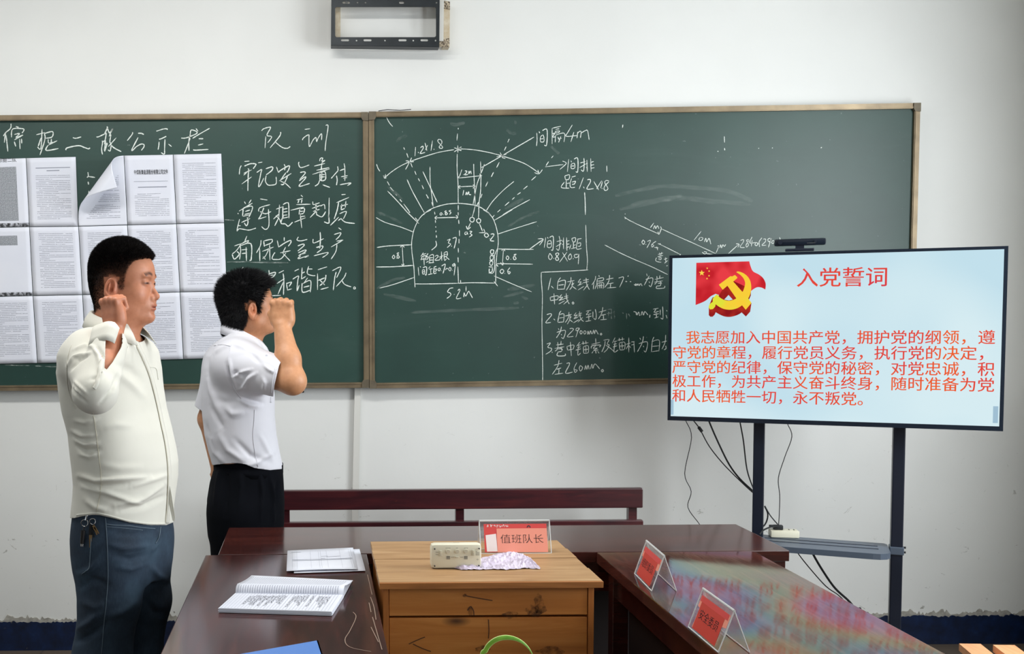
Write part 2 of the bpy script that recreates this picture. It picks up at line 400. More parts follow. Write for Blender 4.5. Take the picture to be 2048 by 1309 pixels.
# added ceiling tube lamps, outside the frame, put in to brighten the upper wall
for i, y in enumerate((-1.2, 2.85)):
    o = MB().box((-0.9, y, ZC-0.03), (2.5, 0.16, 0.05), bev=0.01).build('added_ceiling_lamp', MT['whiteplastic'])
    tag(o, ['added unseen white tube lamp on the ceiling above the camera', 'added unseen white tube lamp on the ceiling nearer the blackboards'][i], 'ceiling lamp')
    # tubes
    MB().cyl((-2.1, y, ZC-0.07), (0.3, y, ZC-0.07), 0.012).build('lamp_tube', MT['whiteplastic'], o)
# ragged painted skirting band and the chipped plaster line above it
def ragged(name, z0, z1, amp0, amp1, y, mat, seed, x0=XL, x1=XR, step=0.008, thick=0.004):
    r = np.random.default_rng(seed); n = int((x1-x0)/step)
    xs = np.linspace(x0, x1, n); a = np.convolve(r.normal(0, 1, n+8), np.ones(6)/6, 'same')[:n]+0.5*r.normal(0, .5, n)
    b = np.convolve(r.normal(0, 1, n+8), np.ones(9)/9, 'same')[:n]
    top = z1+a*amp1+r.normal(0, .28, n)*amp1; bot = z0+b*amp0
    V = []; F = []
    for i in range(n):
        V += [(xs[i], y, bot[i]), (xs[i], y, top[i]), (xs[i], y+thick, top[i]), (xs[i], y+thick, bot[i])]
        if i:
            k = 4*i; j = k-4; F += [(j, k, k+1, j+1), (j+1, k+1, k+2, j+2), (j+3, j, k, k+3)]
    return from_np(name, V, F, mat, None, False)
zb = onY(75, 1245, YB).z
struct(ragged('trim_1', zb-0.012, zb+0.016, 0.0, 0.012, YB-0.004, MT['plaster'], 3, thick=0.004))
struct(ragged('baseboard_back', 0.0, zb, 0.0, 0.006, YB-0.008, MT['blue'], 5, thick=0.008))
struct(MB().box((XR-0.004, (YF+YB)/2, zb/2), (0.008, YB-YF, zb)).build('baseboard_right', MT['blue']))
struct(MB().box((XL+0.004, (YF+YB)/2, zb/2), (0.008, YB-YF, zb)).build('baseboard_left', MT['blue']))
# trunking below the boards, slightly crooked
a0 = onY(709, 778, YB); a1 = onY(721, 778, YB); b0 = onY(705, 980, YB); b1 = onY(717.5, 980, YB)
def ext(p, q, z): k = (z-p.z)/(q.z-p.z); return p+(q-p)*k
zt = a0.z+0.01
o = MB().prism([ext(a0, b0, zt)-Vector((0, .001, 0)), ext(a1, b1, zt)-Vector((0, .001, 0)), ext(a1, b1, zb)-Vector((0, .001, 0)), ext(a0, b0, zb)-Vector((0, .001, 0))], (0, -0.014, 0)).build('cable_trunking', MT['whiteplastic'])
tag(o, 'white plastic cable trunking running down the wall from the seam of the blackboards', 'cable trunking')
# ================================================================== blackboards
YS = YB-0.032        # writing surface
YFR = YB-0.044       # frame front
def bar(p, q, w, inward, y0, y1):
    """board-plane bar from p to q with width w towards 'inward'"""
    iw = Vector(inward).normalized()*w
    P = [Vector((v.x, y0, v.z)) for v in (p, q, q+iw, p+iw)]
    return P, Vector((0, y1-y0, 0))
def blackboard(label, tl, tr, br, bl):
    e = empty('blackboard', ((bl.x+br.x)/2, YB-0.03, bl.z)); e['label'] = label; e['category'] = 'blackboard'
    loc = Vector(e.location)
    def L(ps): return [Vector(p)-loc for p in ps]
    s = MB().prism(L([Vector((v.x, YS, v.z)) for v in (tl, tr, br, bl)]), (0, 0.028, 0)).build('writing_surface', MT['board'], e)
    w = 0.023
    cx = (tl+tr+br+bl)/4
    for (p, q, nm) in ((tl, tr, 0), (br, bl, 1), (bl, tl, 2), (tr, br, 3)):
        d = (q-p).normalized(); inw = Vector((-d.z, 0, d.x));
        if inw.dot(cx-p) < 0: inw = -inw
        P, off = bar(p, q, w, inw, YFR, YS+0.028)
        MB().prism(L(P), off).build('frame_rail', MT['bronze'], e)
        # inner lip and groove line
        P, off = bar(p+inw*0.016, q+inw*0.016, 0.004, inw, YFR-0.003, YFR)
        MB().prism(L(P), off).build('frame_lip', MT['bronze'], e)
    for c in (tl, tr, br, bl):
        sx = 1 if c.x < cx.x else -1; sz = 1 if c.z < cx.z else -1
        m = MB(); P = [c, c+Vector((sx*0.03, 0, 0)), c+Vector((sx*0.03, 0, sz*0.024)), c+Vector((sx*0.024, 0, sz*0.034)), c+Vector((0, 0, sz*0.036))]
        m.prism(L([Vector((v.x, YFR-0.005, v.z)) for v in P]), (0, 0.02, 0)); m.build('corner_cap', MT['bronze_dark'], e)
    return e
lb = blackboard('left blackboard with chalk title, motto and pinned paper sheets', onY(-372, 233.5, YFR), onY(736.5, 224.5, YFR), onY(738, 776, YFR), onY(-372, 785.5, YFR))
rb = blackboard('right blackboard with chalk tunnel diagram, partly behind the screen', onY(737.5, 223.5, YFR), onY(1841, 206, YFR), onY(1826.5, 760, YFR), onY(739, 777.5, YFR))
CH = '''A 0 230 5.235 2.9
115,92 110,140 60,185 35,222;60,185 45,290;65,215 82,383;165,120 195,130;120,235 133,148 240,145 248,165 230,190;150,205 205,195 165,235;165,240 240,210 150,262;150,280 165,330;205,252 210,358;225,250 228,300
380,208 470,185;440,150 428,350 392,335;400,330 430,240;465,195 550,175 545,230 480,245;465,195 470,260 418,420;505,255 510,295 555,285;538,250 535,300;500,320 598,270;500,320 485,372 612,352
762,238 795,245 850,230;690,370 705,345 820,322 880,340 925,355 942,345
920,600 925,640 910,655;925,645 995,655;922,700 928,730;930,795 930,835
A 180 230 8.192 2.9
105,360 140,358 265,300;275,190 285,215 245,300 265,310 235,480;285,215 300,260 320,290 378,222;378,222 360,250 320,330;200,420 205,460 190,560 205,650;215,440 245,420 255,440 235,590;255,490 280,470 240,600;345,320 325,440 345,480 330,590 295,570;310,350 345,320;300,520 430,375;345,500 410,550 512,602
698,282 690,320 610,422;788,302 840,302 882,322;788,370 690,560 700,580 760,520 840,478 885,490 880,530 840,582
1085,268 1200,232 1262,228 1262,245;1132,400 1180,385 1250,350;1132,440 1128,500 1115,572;1228,398 1222,560 1218,642 1165,618;1285,478 1338,520
1495,380 1560,380 1650,350 1740,310 1755,285 1720,260 1655,250 1640,330 1620,420 1622,590;1640,380 1610,470 1545,635;1735,222 1770,268;1680,385 1800,310 1962,218;1780,390 1855,390;1770,495 1855,475;1690,572 1740,578 1940,565
A 430 240 6.547 2.6
610,142 640,115 715,95 725,110 680,200 735,215 735,240 690,300;665,215 655,370;860,158 845,215 722,365;790,290 850,340 900,368 950,372 985,348
1175,125 1245,115;1145,265 1160,235 1225,195 1230,240 1235,350 1280,270 1320,230 1330,285 1350,240 1395,180 1395,265;1450,75 1470,65 1480,100 1450,300 1442,408
385,545 450,540;345,598 325,640 318,715;385,605 460,575 525,575 535,590 500,640;430,635 440,660 375,725;375,700 480,655;350,840 480,745;440,660 432,800 430,930
565,562 620,552;545,690 610,650 600,700 570,860 590,860 640,760;665,640 750,615 745,660 670,720;670,730 660,800 690,850 740,855 800,835 800,745
805,615 830,690;905,580 920,620 910,660;830,690 860,660 970,600 965,650 940,690;840,800 1000,700;930,690 880,760 860,800 920,830 990,895;950,740 900,840 862,845
1100,550 1095,580 1125,625 1235,590;1115,690 1165,680 1180,700 1110,780;1100,800 1180,745 1180,770 1100,870 1240,832
1370,540 1380,505 1410,500 1400,540 1440,530 1400,560;1300,605 1440,570;1330,660 1495,625;1275,715 1500,640;1400,560 1390,660;1375,690 1440,680 1445,780 1380,790 1375,700;1380,720 1440,715;1380,750 1440,745;1370,790 1350,840 1308,868;1410,850 1505,885;1400,690 1395,790
1605,608 1610,660 1580,700 1520,768;1590,730 1600,790 1590,855;1690,570 1700,640 1700,800;1635,665 1700,640;1650,745 1740,730;1680,765 1730,755;1635,850 1780,825 1735,860
385,1070 400,1100;475,1045 440,1100;315,1195 490,1090;370,1160 360,1260;375,1150 480,1130 485,1180 440,1280;395,1200 460,1180;385,1240 460,1220;300,1220 305,1235
590,1035 685,1050;570,1200 590,1150 720,1110;640,1150 600,1250 570,1300;590,1200 660,1230 735,1200;700,1170 705,1290
800,1170 880,1140;845,1110 835,1290;765,1300 840,1230;890,1130 885,1300;890,1110 940,1085 965,1110 968,1290;895,1170 950,1160;895,1210 950,1200;895,1250 950,1245
1125,985 1150,1010;1070,1050 1150,1030;1100,1050 1085,1090;1140,1045 1130,1090;1065,1110 1250,1105;990,1185 1170,1140;1110,1170 1100,1240;1120,1165 1170,1160 1160,1220 1110,1235;1110,1200 1160,1195;1110,1270 1180,1260
1280,1070 1290,1110 1370,1085;1270,1160 1380,1120;1320,1090 1330,1250;1285,1200 1370,1170;1245,1280 1340,1180;1330,1240 1400,1270 1450,1200;1380,1130 1430,1110 1440,1170;1495,1020 1490,1290
1655,980 1710,975;1590,1085 1755,1015;1620,1070 1600,1180 1560,1300;1660,1100 1650,1180;1715,1060 1705,1150;1640,1130 1740,1105;1650,1180 1700,1160;1630,1230 1720,1200 1680,1300
A 430 430 6.827 2.6
380,20 470,0;360,105 480,50;440,30 450,100 430,150 400,110;335,60 300,215 330,190 400,200 470,208 560,180;315,145 350,150
590,60 700,25;735,0 735,150 690,200 635,160
830,10 880,60 895,100;870,40 815,150;940,0 900,110 960,125 1000,155 1060,100;910,50 1000,30
1085,100 1235,40;1165,0 1185,180;1550,0 1555,110 1490,95;1690,30 1575,145;1680,80 1720,50;1720,50 1780,100 1910,118
265,425 400,380;360,390 300,480 235,535;235,540 265,605 330,540 300,500;435,290 400,380;375,385 455,350 440,380 400,400;345,420 350,500 335,610;350,420 490,395 495,600 470,620;360,480 440,470;365,530 440,520;425,440 430,630
628,345 620,420 565,520;610,460 612,635;665,365 675,435;660,360 775,335 770,380 680,420;645,500 800,440;745,400 750,620;730,480 690,560 650,600;655,570 690,610
850,350 870,445;945,305 945,360;870,440 960,380 1030,350 1035,380 1000,430;890,520 1030,490;965,440 930,520 960,560 1025,628;970,520 900,600 830,610 780,600 800,540 820,515
1140,300 1120,345 1180,355 1260,335;1130,425 1200,400 1215,420 1130,495;1135,520 1230,480 1235,500 1140,560;1160,540 1240,520;1170,560 1135,600 1280,555 1225,585
1340,330 1350,385 1485,325;1435,235 1440,330 1430,460;1380,445 1470,420;1390,450 1470,425 1455,470 1390,520;1350,560 1530,515 1530,540 1465,585
1685,175 1725,205;1625,270 1715,245 1700,290 1650,340;1660,360 1750,345;1585,440 1740,350;1665,400 1650,500 1585,605
365,740 385,715;735,755 740,800 735,870;675,830 820,785 800,840 740,870;750,830 800,820;760,900 740,1030;720,980 795,970;775,1105 900,1100
870,795 940,760;845,940 950,870;930,800 940,900 935,1095;940,900 860,1085;975,930 990,1030;975,940 1045,920 1010,980;985,1030 1050,1010
1085,770 1145,740;1060,880 1140,835 1130,900 1120,1040 1150,960;1190,720 1180,880;1185,800 1225,780;1180,880 1240,840;1280,700 1260,800 1330,830 1370,830;1260,740 1330,740;1265,860 1215,930;1190,930 1195,1055 1300,1030;1200,940 1305,900 1300,1060;1210,990 1290,970
1405,750 1530,710;1400,800 1400,1025;1405,900 1500,860;1515,820 1500,900 1430,970;1420,880 1500,960;1440,1020 1550,990
1600,765 1700,715 1715,740 1660,860;1655,780 1635,860 1615,1030;1790,790 1760,860 1655,980;1730,890 1770,950 1860,985;1895,985 1915,990 1915,1010 1895,1010 1893,988
D 430 430 6.827 3.5
130,66 260,75;165,645 480,640;480,648 1000,655;165,772 205,772
D 0 700 6.543 3.4
60,200 385,208;460,212 565,216;590,218 805,225
B 740 230 6.545 2.1
205,0 230,60 260,110 297,152;85,645 105,700 130,738;190,825 270,755 380,680 510,615;175,792 190,828 215,822;205,775 195,820;468,600 512,618 465,715;545,560 528,610 575,612;528,608 700,550 900,490 1100,455;1100,430 1145,450 1100,485;1195,415 1150,450 1195,470;1148,400 1150,495
1142,510 1140,700 1152,900 1155,1160;1155,1180 1155,1250;1155,1275 1156,1309;1155,170 1155,190;1145,245 1138,335;440,425 455,455;480,500 500,560;530,625 555,688;585,735 605,785;630,830 652,870;680,920 702,972;735,1040 765,1095;805,1140 835,1220
225,870 255,925;262,945 310,1000;335,1035 350,1060;390,1105 418,1140;440,1165 525,1280;230,998 340,1110 520,1309;485,845 560,1010 715,1290;692,742 780,930 880,1145;785,680 790,900 830,1210
597,420 588,540;630,485 635,500;660,430 690,410 695,440 658,505 722,490;720,365 745,470;755,395 725,460;818,335 798,470;835,445 840,455;935,330 900,320 890,350 950,420 930,440 905,420 940,370 935,330;700,1309 740,1270 840,1215 1000,1170 1155,1158;175,800 190,828
B 900 230 6.545 2.1
135,445 300,455 500,490 680,535;150,420 110,445 150,465;655,490 690,560;610,550 740,515;690,540 850,590 1000,650 1170,765;1105,755 1165,770 1210,715;1150,720 1165,765;410,690 550,610 680,535 850,435 1100,290;680,560 725,570
400,608 405,770;310,640 312,740 320,920 330,1190;375,1309 380,1150 400,1000 405,780;450,645 410,760;395,800 350,920 300,1185;330,1190 300,1309;345,1200 375,1140;400,1090 420,1035;100,828 420,795;390,770 400,800;110,942 325,932;300,915 330,935 300,960;135,925 110,942 135,965
155,715 125,800 105,815;175,780 180,785;195,735 218,735 215,755 190,785 235,780;240,775 250,735 255,770 270,735 280,775;180,985 168,1055;205,1050 215,1010 225,1045 245,1005 250,1040 275,1045
775,315 755,360;735,415 710,468;645,620 610,690;570,750 540,812;495,875 465,940;1125,805 1065,857;1015,930 960,975;925,1015 880,1045;845,1080 812,1110;775,1140 718,1190;660,1240 620,1275;838,870 700,985 560,1130 475,1255;1045,1110 850,1215 690,1309;108,1158 200,1165 350,1190 470,1255 530,1309
1135,235 1140,320 1132,408;1165,215 1175,240;1210,205 1270,195 1265,390 1235,395;1185,285 1185,350 1230,345 1220,265 1185,285;1190,315 1220,310
B 1050 230 6.545 2.1
355,175 355,380;355,175 470,148;355,250 390,240 360,290 400,285;400,190 450,180;400,215 450,210 440,230 400,235 400,210;400,265 395,360;400,265 515,240 510,355;430,290 450,330;470,280 440,360;430,315 480,305
620,130 560,230 540,280 680,270;640,225 600,352;690,220 680,305;690,240 715,215 735,225 725,300;740,235 790,205 820,210 840,328;265,680 500,650;490,605 540,635 455,715;275,665 310,610;345,565 370,535
572,580 555,745;600,600 610,620;640,580 690,570 690,740 665,742;605,645 605,700 650,695 645,635 605,645;608,670 645,668
715,690 800,640;720,630 790,610;770,565 775,640 765,735 735,720;810,590 815,745;860,570 865,745;865,620 900,610;865,660 905,650;865,700 910,690;800,640 820,635;800,690 820,685
520,800 530,850;520,800 580,785 575,840 530,850;540,855 540,960;545,900 590,890;515,880 475,950 580,960;610,815 665,800;610,830 590,900 600,950 655,948;615,880 660,870 645,905 615,910
765,820 708,972;765,940 775,962;815,850 850,845 855,880 810,970 900,965;900,870 965,985;1005,860 935,970;1015,870 990,960;1005,960 1012,968;1100,865 1060,860 1045,890 1085,960 1060,990 1035,975 1045,930 1100,875;780,1015 788,1150 790,1309;1285,128 1275,172;1070,665 1072,745
B 740 420 6.545 2.1
78,100 200,165 400,225 565,290;455,0 640,180;590,100 630,150;505,15 520,40;690,0 715,45;800,0 715,45 650,110 600,200 565,300 545,430 548,540 560,640 575,760 582,900 590,1015;90,493 250,472 540,458;395,490 425,470 450,492;422,478 435,722;412,710 430,725 448,708;80,748 300,745 565,728;125,1025 300,980 580,885
310,590 292,620 310,640 325,615 310,590;345,630 348,635;380,560 355,575 385,620 360,632 355,605 378,575;590,970 800,970 1155,962;1090,1022 1045,1030 1015,1075 1050,1090 1055,1120 1005,1162;1100,1105 1105,1110;1150,1060 1165,1040 1175,1060 1130,1160 1195,1155
1010,400 1050,385 1025,430 1055,450 1010,495;1065,470 1070,480;1080,375 1130,370 1100,508;845,25 850,60;855,130 858,170;860,215 862,235;865,270 862,295;868,330 870,365;860,405 868,470 805,528;855,105 1150,98;880,80 850,105 875,125;1125,70 1150,98 1125,118
930,35 915,55 930,70 945,50 930,35;960,60 962,65;1000,10 980,25 1015,50 995,65 985,50 1005,25;1060,5 1035,15 1060,35 1040,60;1150,30 1155,75;1160,130 1165,185;1170,265 1172,345;1165,380 1165,440;1155,500 1157,560;1152,620 1155,690;1150,745 1158,960;1185,920 1187,955
700,560 665,610;680,590 735,570;680,610 670,660;680,615 730,600 725,660;660,650 740,640;705,620 710,730;760,570 740,610 765,620 740,660;735,690 770,670;780,600 780,690;780,600 830,590 825,690;780,630 825,625;780,660 825,655;765,695 840,690
850,610 880,595 890,615 850,660 915,655;905,620 960,600;935,545 940,665;935,620 910,650;970,560 1010,550 1010,600 975,610;970,560 975,660 1000,640;975,585 1010,580;990,610 1040,655
630,750 640,860;655,740 665,755;690,760 740,750 735,850 720,845;685,790 690,840 715,830 710,785 685,790;690,815 712,810;790,740 765,770;770,780 820,770;795,770 795,840;760,850 820,835;840,745 835,830 870,825;835,750 870,740;845,780 870,775 865,800 845,805
905,760 890,780 905,800 920,775 905,760;930,795 932,800;940,735 985,715 955,835;985,790 1005,765 1020,775;1045,750 1030,780 1050,800 1060,770 1045,750;1075,790 1078,795;1110,700 1080,720 1090,740 1115,715 1100,860
B 900 420 6.545 2.1
320,0 290,95;378,0 372,110;318,130 305,155 280,158 260,135 265,108 290,98 312,108 318,130;403,145 392,168 370,172 350,150 352,128 375,116 395,125 403,145;270,170 232,250;212,210 232,255 270,225;385,180 425,280;380,300 460,298;440,250 460,298
215,285 195,300 200,325 225,310 220,285 235,325;255,280 285,285 265,310 288,330 250,358;475,300 450,330 475,360 505,335 475,300;515,375 518,380;530,320 570,315 570,340 528,400 578,408
435,0 500,40 560,110 600,210 625,320 632,420 625,500 612,600 600,760 598,960;575,935 625,1000;550,105 582,68;575,140 815,0;625,318 800,260 1135,155;572,550 560,578 535,570 530,540 548,522 570,530 572,550;567,628 555,655 530,648 525,618 543,600 565,608 567,628;560,700 548,727 525,720 520,690 538,672 558,680 560,700;515,770 515,815 550,810 555,760
625,500 585,590 580,660 585,740 565,825 505,825;515,660 560,665;505,745 560,750;525,590 580,600;630,512 850,518 1095,518;675,535 700,512 720,540;700,520 685,715;660,690 688,722 700,690;600,705 800,708 1085,712;600,705 630,745;575,865 700,920 850,985 1070,1075;108,962 300,955 590,960;1040,515 1215,390;1150,380 1220,385 1170,465
750,600 735,630 755,655 770,625 750,600;795,645 797,650;870,580 840,590 865,640 840,652 830,620 870,580;680,775 655,805 680,835 705,800 680,775;715,830 717,835;785,755 755,800 770,840 790,815 760,810;210,1000 210,1070;180,1145 185,1085 205,1130 240,1070 255,1080 295,1155
B 1060 450 7.314 2.0
230,185 208,335;255,180 265,200;285,185 340,175 335,360 310,365;260,240 255,325 310,320 305,235 260,240;260,280 305,275;380,320 460,270;390,245 470,225;425,165 440,250 420,370 385,345;490,185 490,355;535,185 540,380;540,240 575,230;540,285 575,280;540,330 575,320;470,240 490,235;470,290 490,285
610,200 625,250;610,200 665,190 660,245 625,250;635,250 635,350;640,300 670,290;600,290 575,360;600,350 680,330;690,210 755,200;700,215 680,350 755,345;700,270 740,265 735,310 700,315
290,415 270,470 295,510 325,470 290,415;345,485 350,495;405,410 375,430 420,500 390,520 375,490 420,430 405,410;475,405 550,535;540,400 430,550;590,420 560,470 580,510 610,470 590,420;630,490 635,500;700,430 650,440 660,480 700,470 715,430 705,578
815,0 825,300 840,520 830,660;850,660 600,675 165,695;165,695 165,800 180,1000 180,1170;305,775 265,955;310,895 345,930;450,770 410,830 400,945;410,835 515,815 500,945;415,885 500,875;400,945 505,940
545,835 650,815;600,765 590,850 530,960;610,870 620,890;645,850 620,880;620,830 615,900 580,950;620,900 680,945;740,790 705,840 750,835 700,895;695,890 770,860;700,955 790,900;775,815 860,800;770,850 860,830;820,775 830,870 870,950;850,870 780,960
960,750 950,810 905,880;935,850 925,945;1005,740 1015,760;985,790 1070,775 1065,815 990,825;985,790 975,870 950,940;990,850 990,940;990,855 1075,850 1070,935;1020,855 1020,930;1045,855 1045,930;990,890 1070,885;1115,800 1220,780;1165,735 1150,830 1090,920;1135,865 1225,850;1180,860 1175,920;1125,925 1260,915
1295,780 1370,770 1310,915;1440,740 1430,760;1395,830 1420,830;1460,830 1480,832;1520,870 1545,890;1545,860 1550,890 1570,865 1580,890;1590,860 1600,890 1620,860 1640,895
1705,715 1715,750;1690,800 1795,780 1770,900 1740,885;1745,745 1670,885;1740,830 1750,850;1825,800 1955,770;1855,750 1860,790;1900,740 1895,785;1815,840 1945,820;1860,800 1845,850 1820,870;1870,860 1910,855 1905,890 1860,895;1860,890 1850,930 1960,925 1970,895;1900,830 1930,860
295,1060 300,1110;295,1060 410,1040 400,1100;300,1110 400,1095;350,1005 360,1165;465,1020 430,1065 480,1060 425,1105;420,1110 500,1085;420,1160 510,1110;500,1050 560,1040;495,1080 560,1065;530,1000 540,1090 575,1160;565,1100 490,1165;645,1145 632,1160 616,1145 630,1130 645,1145
B 1060 610 7.314 2.0
180,0 175,300 185,900 185,1110;245,145 300,130 310,160 230,260 305,258;345,205 365,225;455,90 430,130 405,255;420,150 495,135 490,250;425,195 490,185;410,258 495,250;515,165 610,140;570,105 560,190 515,260;580,190 585,205;605,170 590,195;585,150 580,220 545,285;585,220 625,255
675,115 645,160 690,150 640,205;640,205 705,180;635,265 720,215;700,140 760,120;700,165 755,150;725,95 740,200 785,245;770,185 700,255;820,95 895,80;860,100 825,145 895,130;820,185 900,165;860,135 860,240;810,245 895,230;920,100 920,190;955,65 970,150 960,215 930,195
1005,110 1115,80;1065,35 1050,120 1000,210;1040,155 1110,140;1075,150 1075,210;1030,220 1125,212;1515,100 1550,110 1555,150;1560,110 1565,150 1590,105 1600,155 1610,150;1625,155 1640,100 1660,150 1680,100 1725,150;1755,145 1750,190
1800,65 1880,50;1845,65 1815,110 1885,95;1805,145 1885,130;1845,100 1850,190;1820,195 1880,175;1905,70 1905,150;1940,25 1945,200 1910,190;1995,80 2005,95;1990,150 2005,200
415,345 425,370;390,405 515,375 490,490 460,475;460,320 440,400 385,485;455,430 465,445;580,350 620,345 630,370 545,465 635,462;720,340 680,345 675,380 715,365 715,345 670,475;745,375 730,400 745,430 765,400 745,375;800,375 785,405 800,430 820,400 800,375;840,435 850,385 865,430 885,380 900,430;915,430 930,370 945,425 960,370 1000,435;1053,430 1040,443 1028,430 1040,417 1053,430
245,575 300,560 260,620 315,640 300,680 230,725;320,690 328,700;385,590 490,575;405,545 410,600;455,530 450,590;360,640 500,615;410,600 400,650 365,680;415,650 465,640 460,680 410,690;410,690 400,745 510,745 515,715;440,640 480,660;540,610 550,665;540,610 640,590 630,650;550,665 635,650;590,545 605,750
730,545 680,610;695,595 745,585;690,630 740,615;665,665 745,645;710,600 700,735 740,705;750,570 855,555;775,535 780,585;815,525 820,580;780,615 785,710;780,615 850,600 850,700 785,710;785,660 850,650;815,610 820,705
900,580 1025,550;960,490 965,580;895,640 910,600 1030,590 1015,620;960,600 925,640 985,635 930,670 1000,660;960,660 965,715;925,680 905,710;990,680 1010,710;1075,520 1155,510 1130,570 1165,590;1100,530 1090,600 1050,690;1110,590 1180,640 1235,690;1160,590 1130,650 1080,700
1245,480 1205,560;1225,540 1275,530;1220,580 1270,570;1210,620 1275,600;1245,545 1230,690 1290,660;1280,520 1380,500;1305,485 1310,535;1350,475 1355,525;1305,560 1315,660;1305,560 1385,550 1380,650 1315,660;1310,605 1380,600;1345,555 1350,655;1405,580 1470,560;1445,480 1445,695;1440,590 1405,650;1450,600 1475,630;1480,545 1530,540;1480,590 1530,580;1520,545 1528,695
1605,485 1620,510;1590,570 1715,545 1695,685 1665,670;1660,460 1640,560 1570,690;1655,600 1665,620;1815,470 1790,530 1775,690;1780,540 1890,520 1885,680;1785,610 1885,600;1780,688 1885,672;1925,550 2000,530;1985,440 1975,550 1930,650;1985,600 1990,640 1960,660
350,885 470,855;425,810 405,900 325,1020;390,945 455,925;425,935 420,1010;360,1020 485,1000;535,860 570,850 575,880 520,1000 625,985;685,845 645,930 660,990 690,960 650,950;735,890 720,930 740,970 770,920 735,890;800,950 815,890 830,945 850,885 865,945;885,940 905,870 920,930 950,865 1020,940;1077,965 1060,983 1043,965 1060,948 1077,965
E 1060 610 7.314 2.4
1130,70 1200,60;1150,100 1150,190;1190,60 1190,210;1230,90 1235,200;1120,130 1210,120;1350,110 1370,130;1410,120 1415,215;1440,130 1460,170
B 1200 410 5.389 1.9
262,130 350,185 635,315;345,180 365,190;625,290 635,318 660,255 650,235;660,258 850,345 1020,420 1245,525;270,95 272,102;265,148 280,148;580,195 542,248;575,260 590,225 600,255 620,225 635,258;465,378 452,405 470,425 482,400 465,378;492,425 495,430;510,395 545,385 505,465;605,392 560,425 560,455 580,440 560,425;585,458 630,465;612,450 622,490
625,420 655,430 865,535;645,415 655,430;860,545 870,530;625,535 680,520;640,515 650,545;665,510 660,540;620,560 680,545;610,570 600,590 610,610 660,620;630,575 660,570 655,590 630,590;690,590 725,575;705,565 710,620;695,630 730,600;715,660 730,655;50,432 200,510 350,580 550,665 730,752
1090,285 1012,382;1080,350 1065,375 1090,385 1110,360 1085,350;1125,400 1140,360 1150,400 1170,365 1180,370 1195,425;1250,520 1280,450;1265,445 1285,440;1290,465 1300,430 1310,465 1325,430 1340,450 1355,425;1385,525 1495,425;1465,420 1500,425 1485,460
1515,385 1545,375 1545,400 1510,455 1560,460;1605,375 1580,385 1600,430 1580,455 1575,430 1610,380;1640,345 1615,410 1680,405;1640,380 1630,450;1680,405 1670,430 1690,440 1700,415 1680,405;1745,355 1715,400 1720,455;1760,370 1785,370 1780,400 1745,435 1790,435;1835,360 1810,370 1815,395 1840,385 1845,360 1815,460;1860,385 1850,410 1870,415 1875,390 1860,385;1895,385 1890,400 1905,405;1935,350 1945,385;1100,510 1130,530 1150,510 1120,505;1140,525 1215,535
B 1180 190 2.182 2.2
143,130 141,145;586,180 587,208;587,232 588,242;1007,232 1012,228;795,230 797,233;735,232 737,235;557,245 560,248
S 740 230 6.545 8
345,355 400,300 490,270;1050,110 1120,130 1240,100;1310,1309 1320,1300;230,940 420,1100;120,1290 200,1309
S 900 230 6.545 9
740,190 800,240 870,240;720,1230 960,1100;840,100 870,95
S 1050 230 6.545 8
340,410 400,470 450,510
S 740 420 6.545 7
90,20 250,90 420,180;90,1030 300,920 460,890
S 900 420 6.545 7
760,220 960,100 1170,20;700,1140 960,1075;830,1220 900,1215;940,1140 1020,1170
S 1180 190 2.182 12
110,440 300,400 450,405 600,420 710,465;130,500 400,440;180,480 380,450 560,470;520,460 700,480
S 740 190 2.182 9
180,950 400,940 650,930;60,870 200,900;600,850 720,830'''
def ribbons(blocks):
    V = []; F = []
    r = np.random.default_rng(11)
    for (pts, wid) in blocks:
        P = [onY(x, y, YS-0.0008) for x, y in pts]
        Q = catmull(P, 5) if len(P) > 2 else [P[0]+(P[1]-P[0])*k/4 for k in range(5)]
        n = len(Q); base = len(V); wj = wid*0.7*(0.9+0.3*r.random())
        for i, q in enumerate(Q):
            t = Q[min(i+1, n-1)]-Q[max(i-1, 0)]
            if t.length < 1e-6: t = Vector((1, 0, 0))
            t.normalize(); nn = Vector((-t.z, 0, t.x))
            ww = wj*(0.5 if i in (0, n-1) else 1)*(0.8+0.4*r.random())/2
            V += [tuple(q+nn*ww), tuple(q-nn*ww)]
            if i: k = base+2*i; F.append((k-2, k-1, k+1, k))
    return V, F
groups = {}
cur = None
for nline, line in enumerate(CH.split('\n')):
    if line[0] in 'ABDES':
        k, ox, oy, sc_, wpx = line.split(); cur = (k, float(ox), float(oy), float(sc_), float(wpx)/463.0)
        continue
    for st in line.split(';'):
        pts = [tuple(float(v) for v in p.split(',')) for p in st.split()]
        pts = [(cur[1]+x/cur[3], cur[2]+y/cur[3]) for x, y in pts]
        board = 'L' if pts[0][0] < 738 else 'R'
        groups.setdefault((board, nline, {'A': 'chalk', 'B': 'chalk', 'D': 'chalk_dim', 'E': 'chalk_dim', 'S': 'smear'}[cur[0]]), []).append((pts, cur[4]))
for (b, _n, m), bl in groups.items():
    V, F = ribbons(bl); e = lb if b == 'L' else rb
    V = [tuple(Vector(v)-Vector(e.location)) for v in V]
    from_np({'chalk': 'chalk_writing', 'chalk_dim': 'rubbed_writing', 'smear': 'chalk_smear'}[m], V, F, MT[m], e, False)['kind'] = 'stuff'
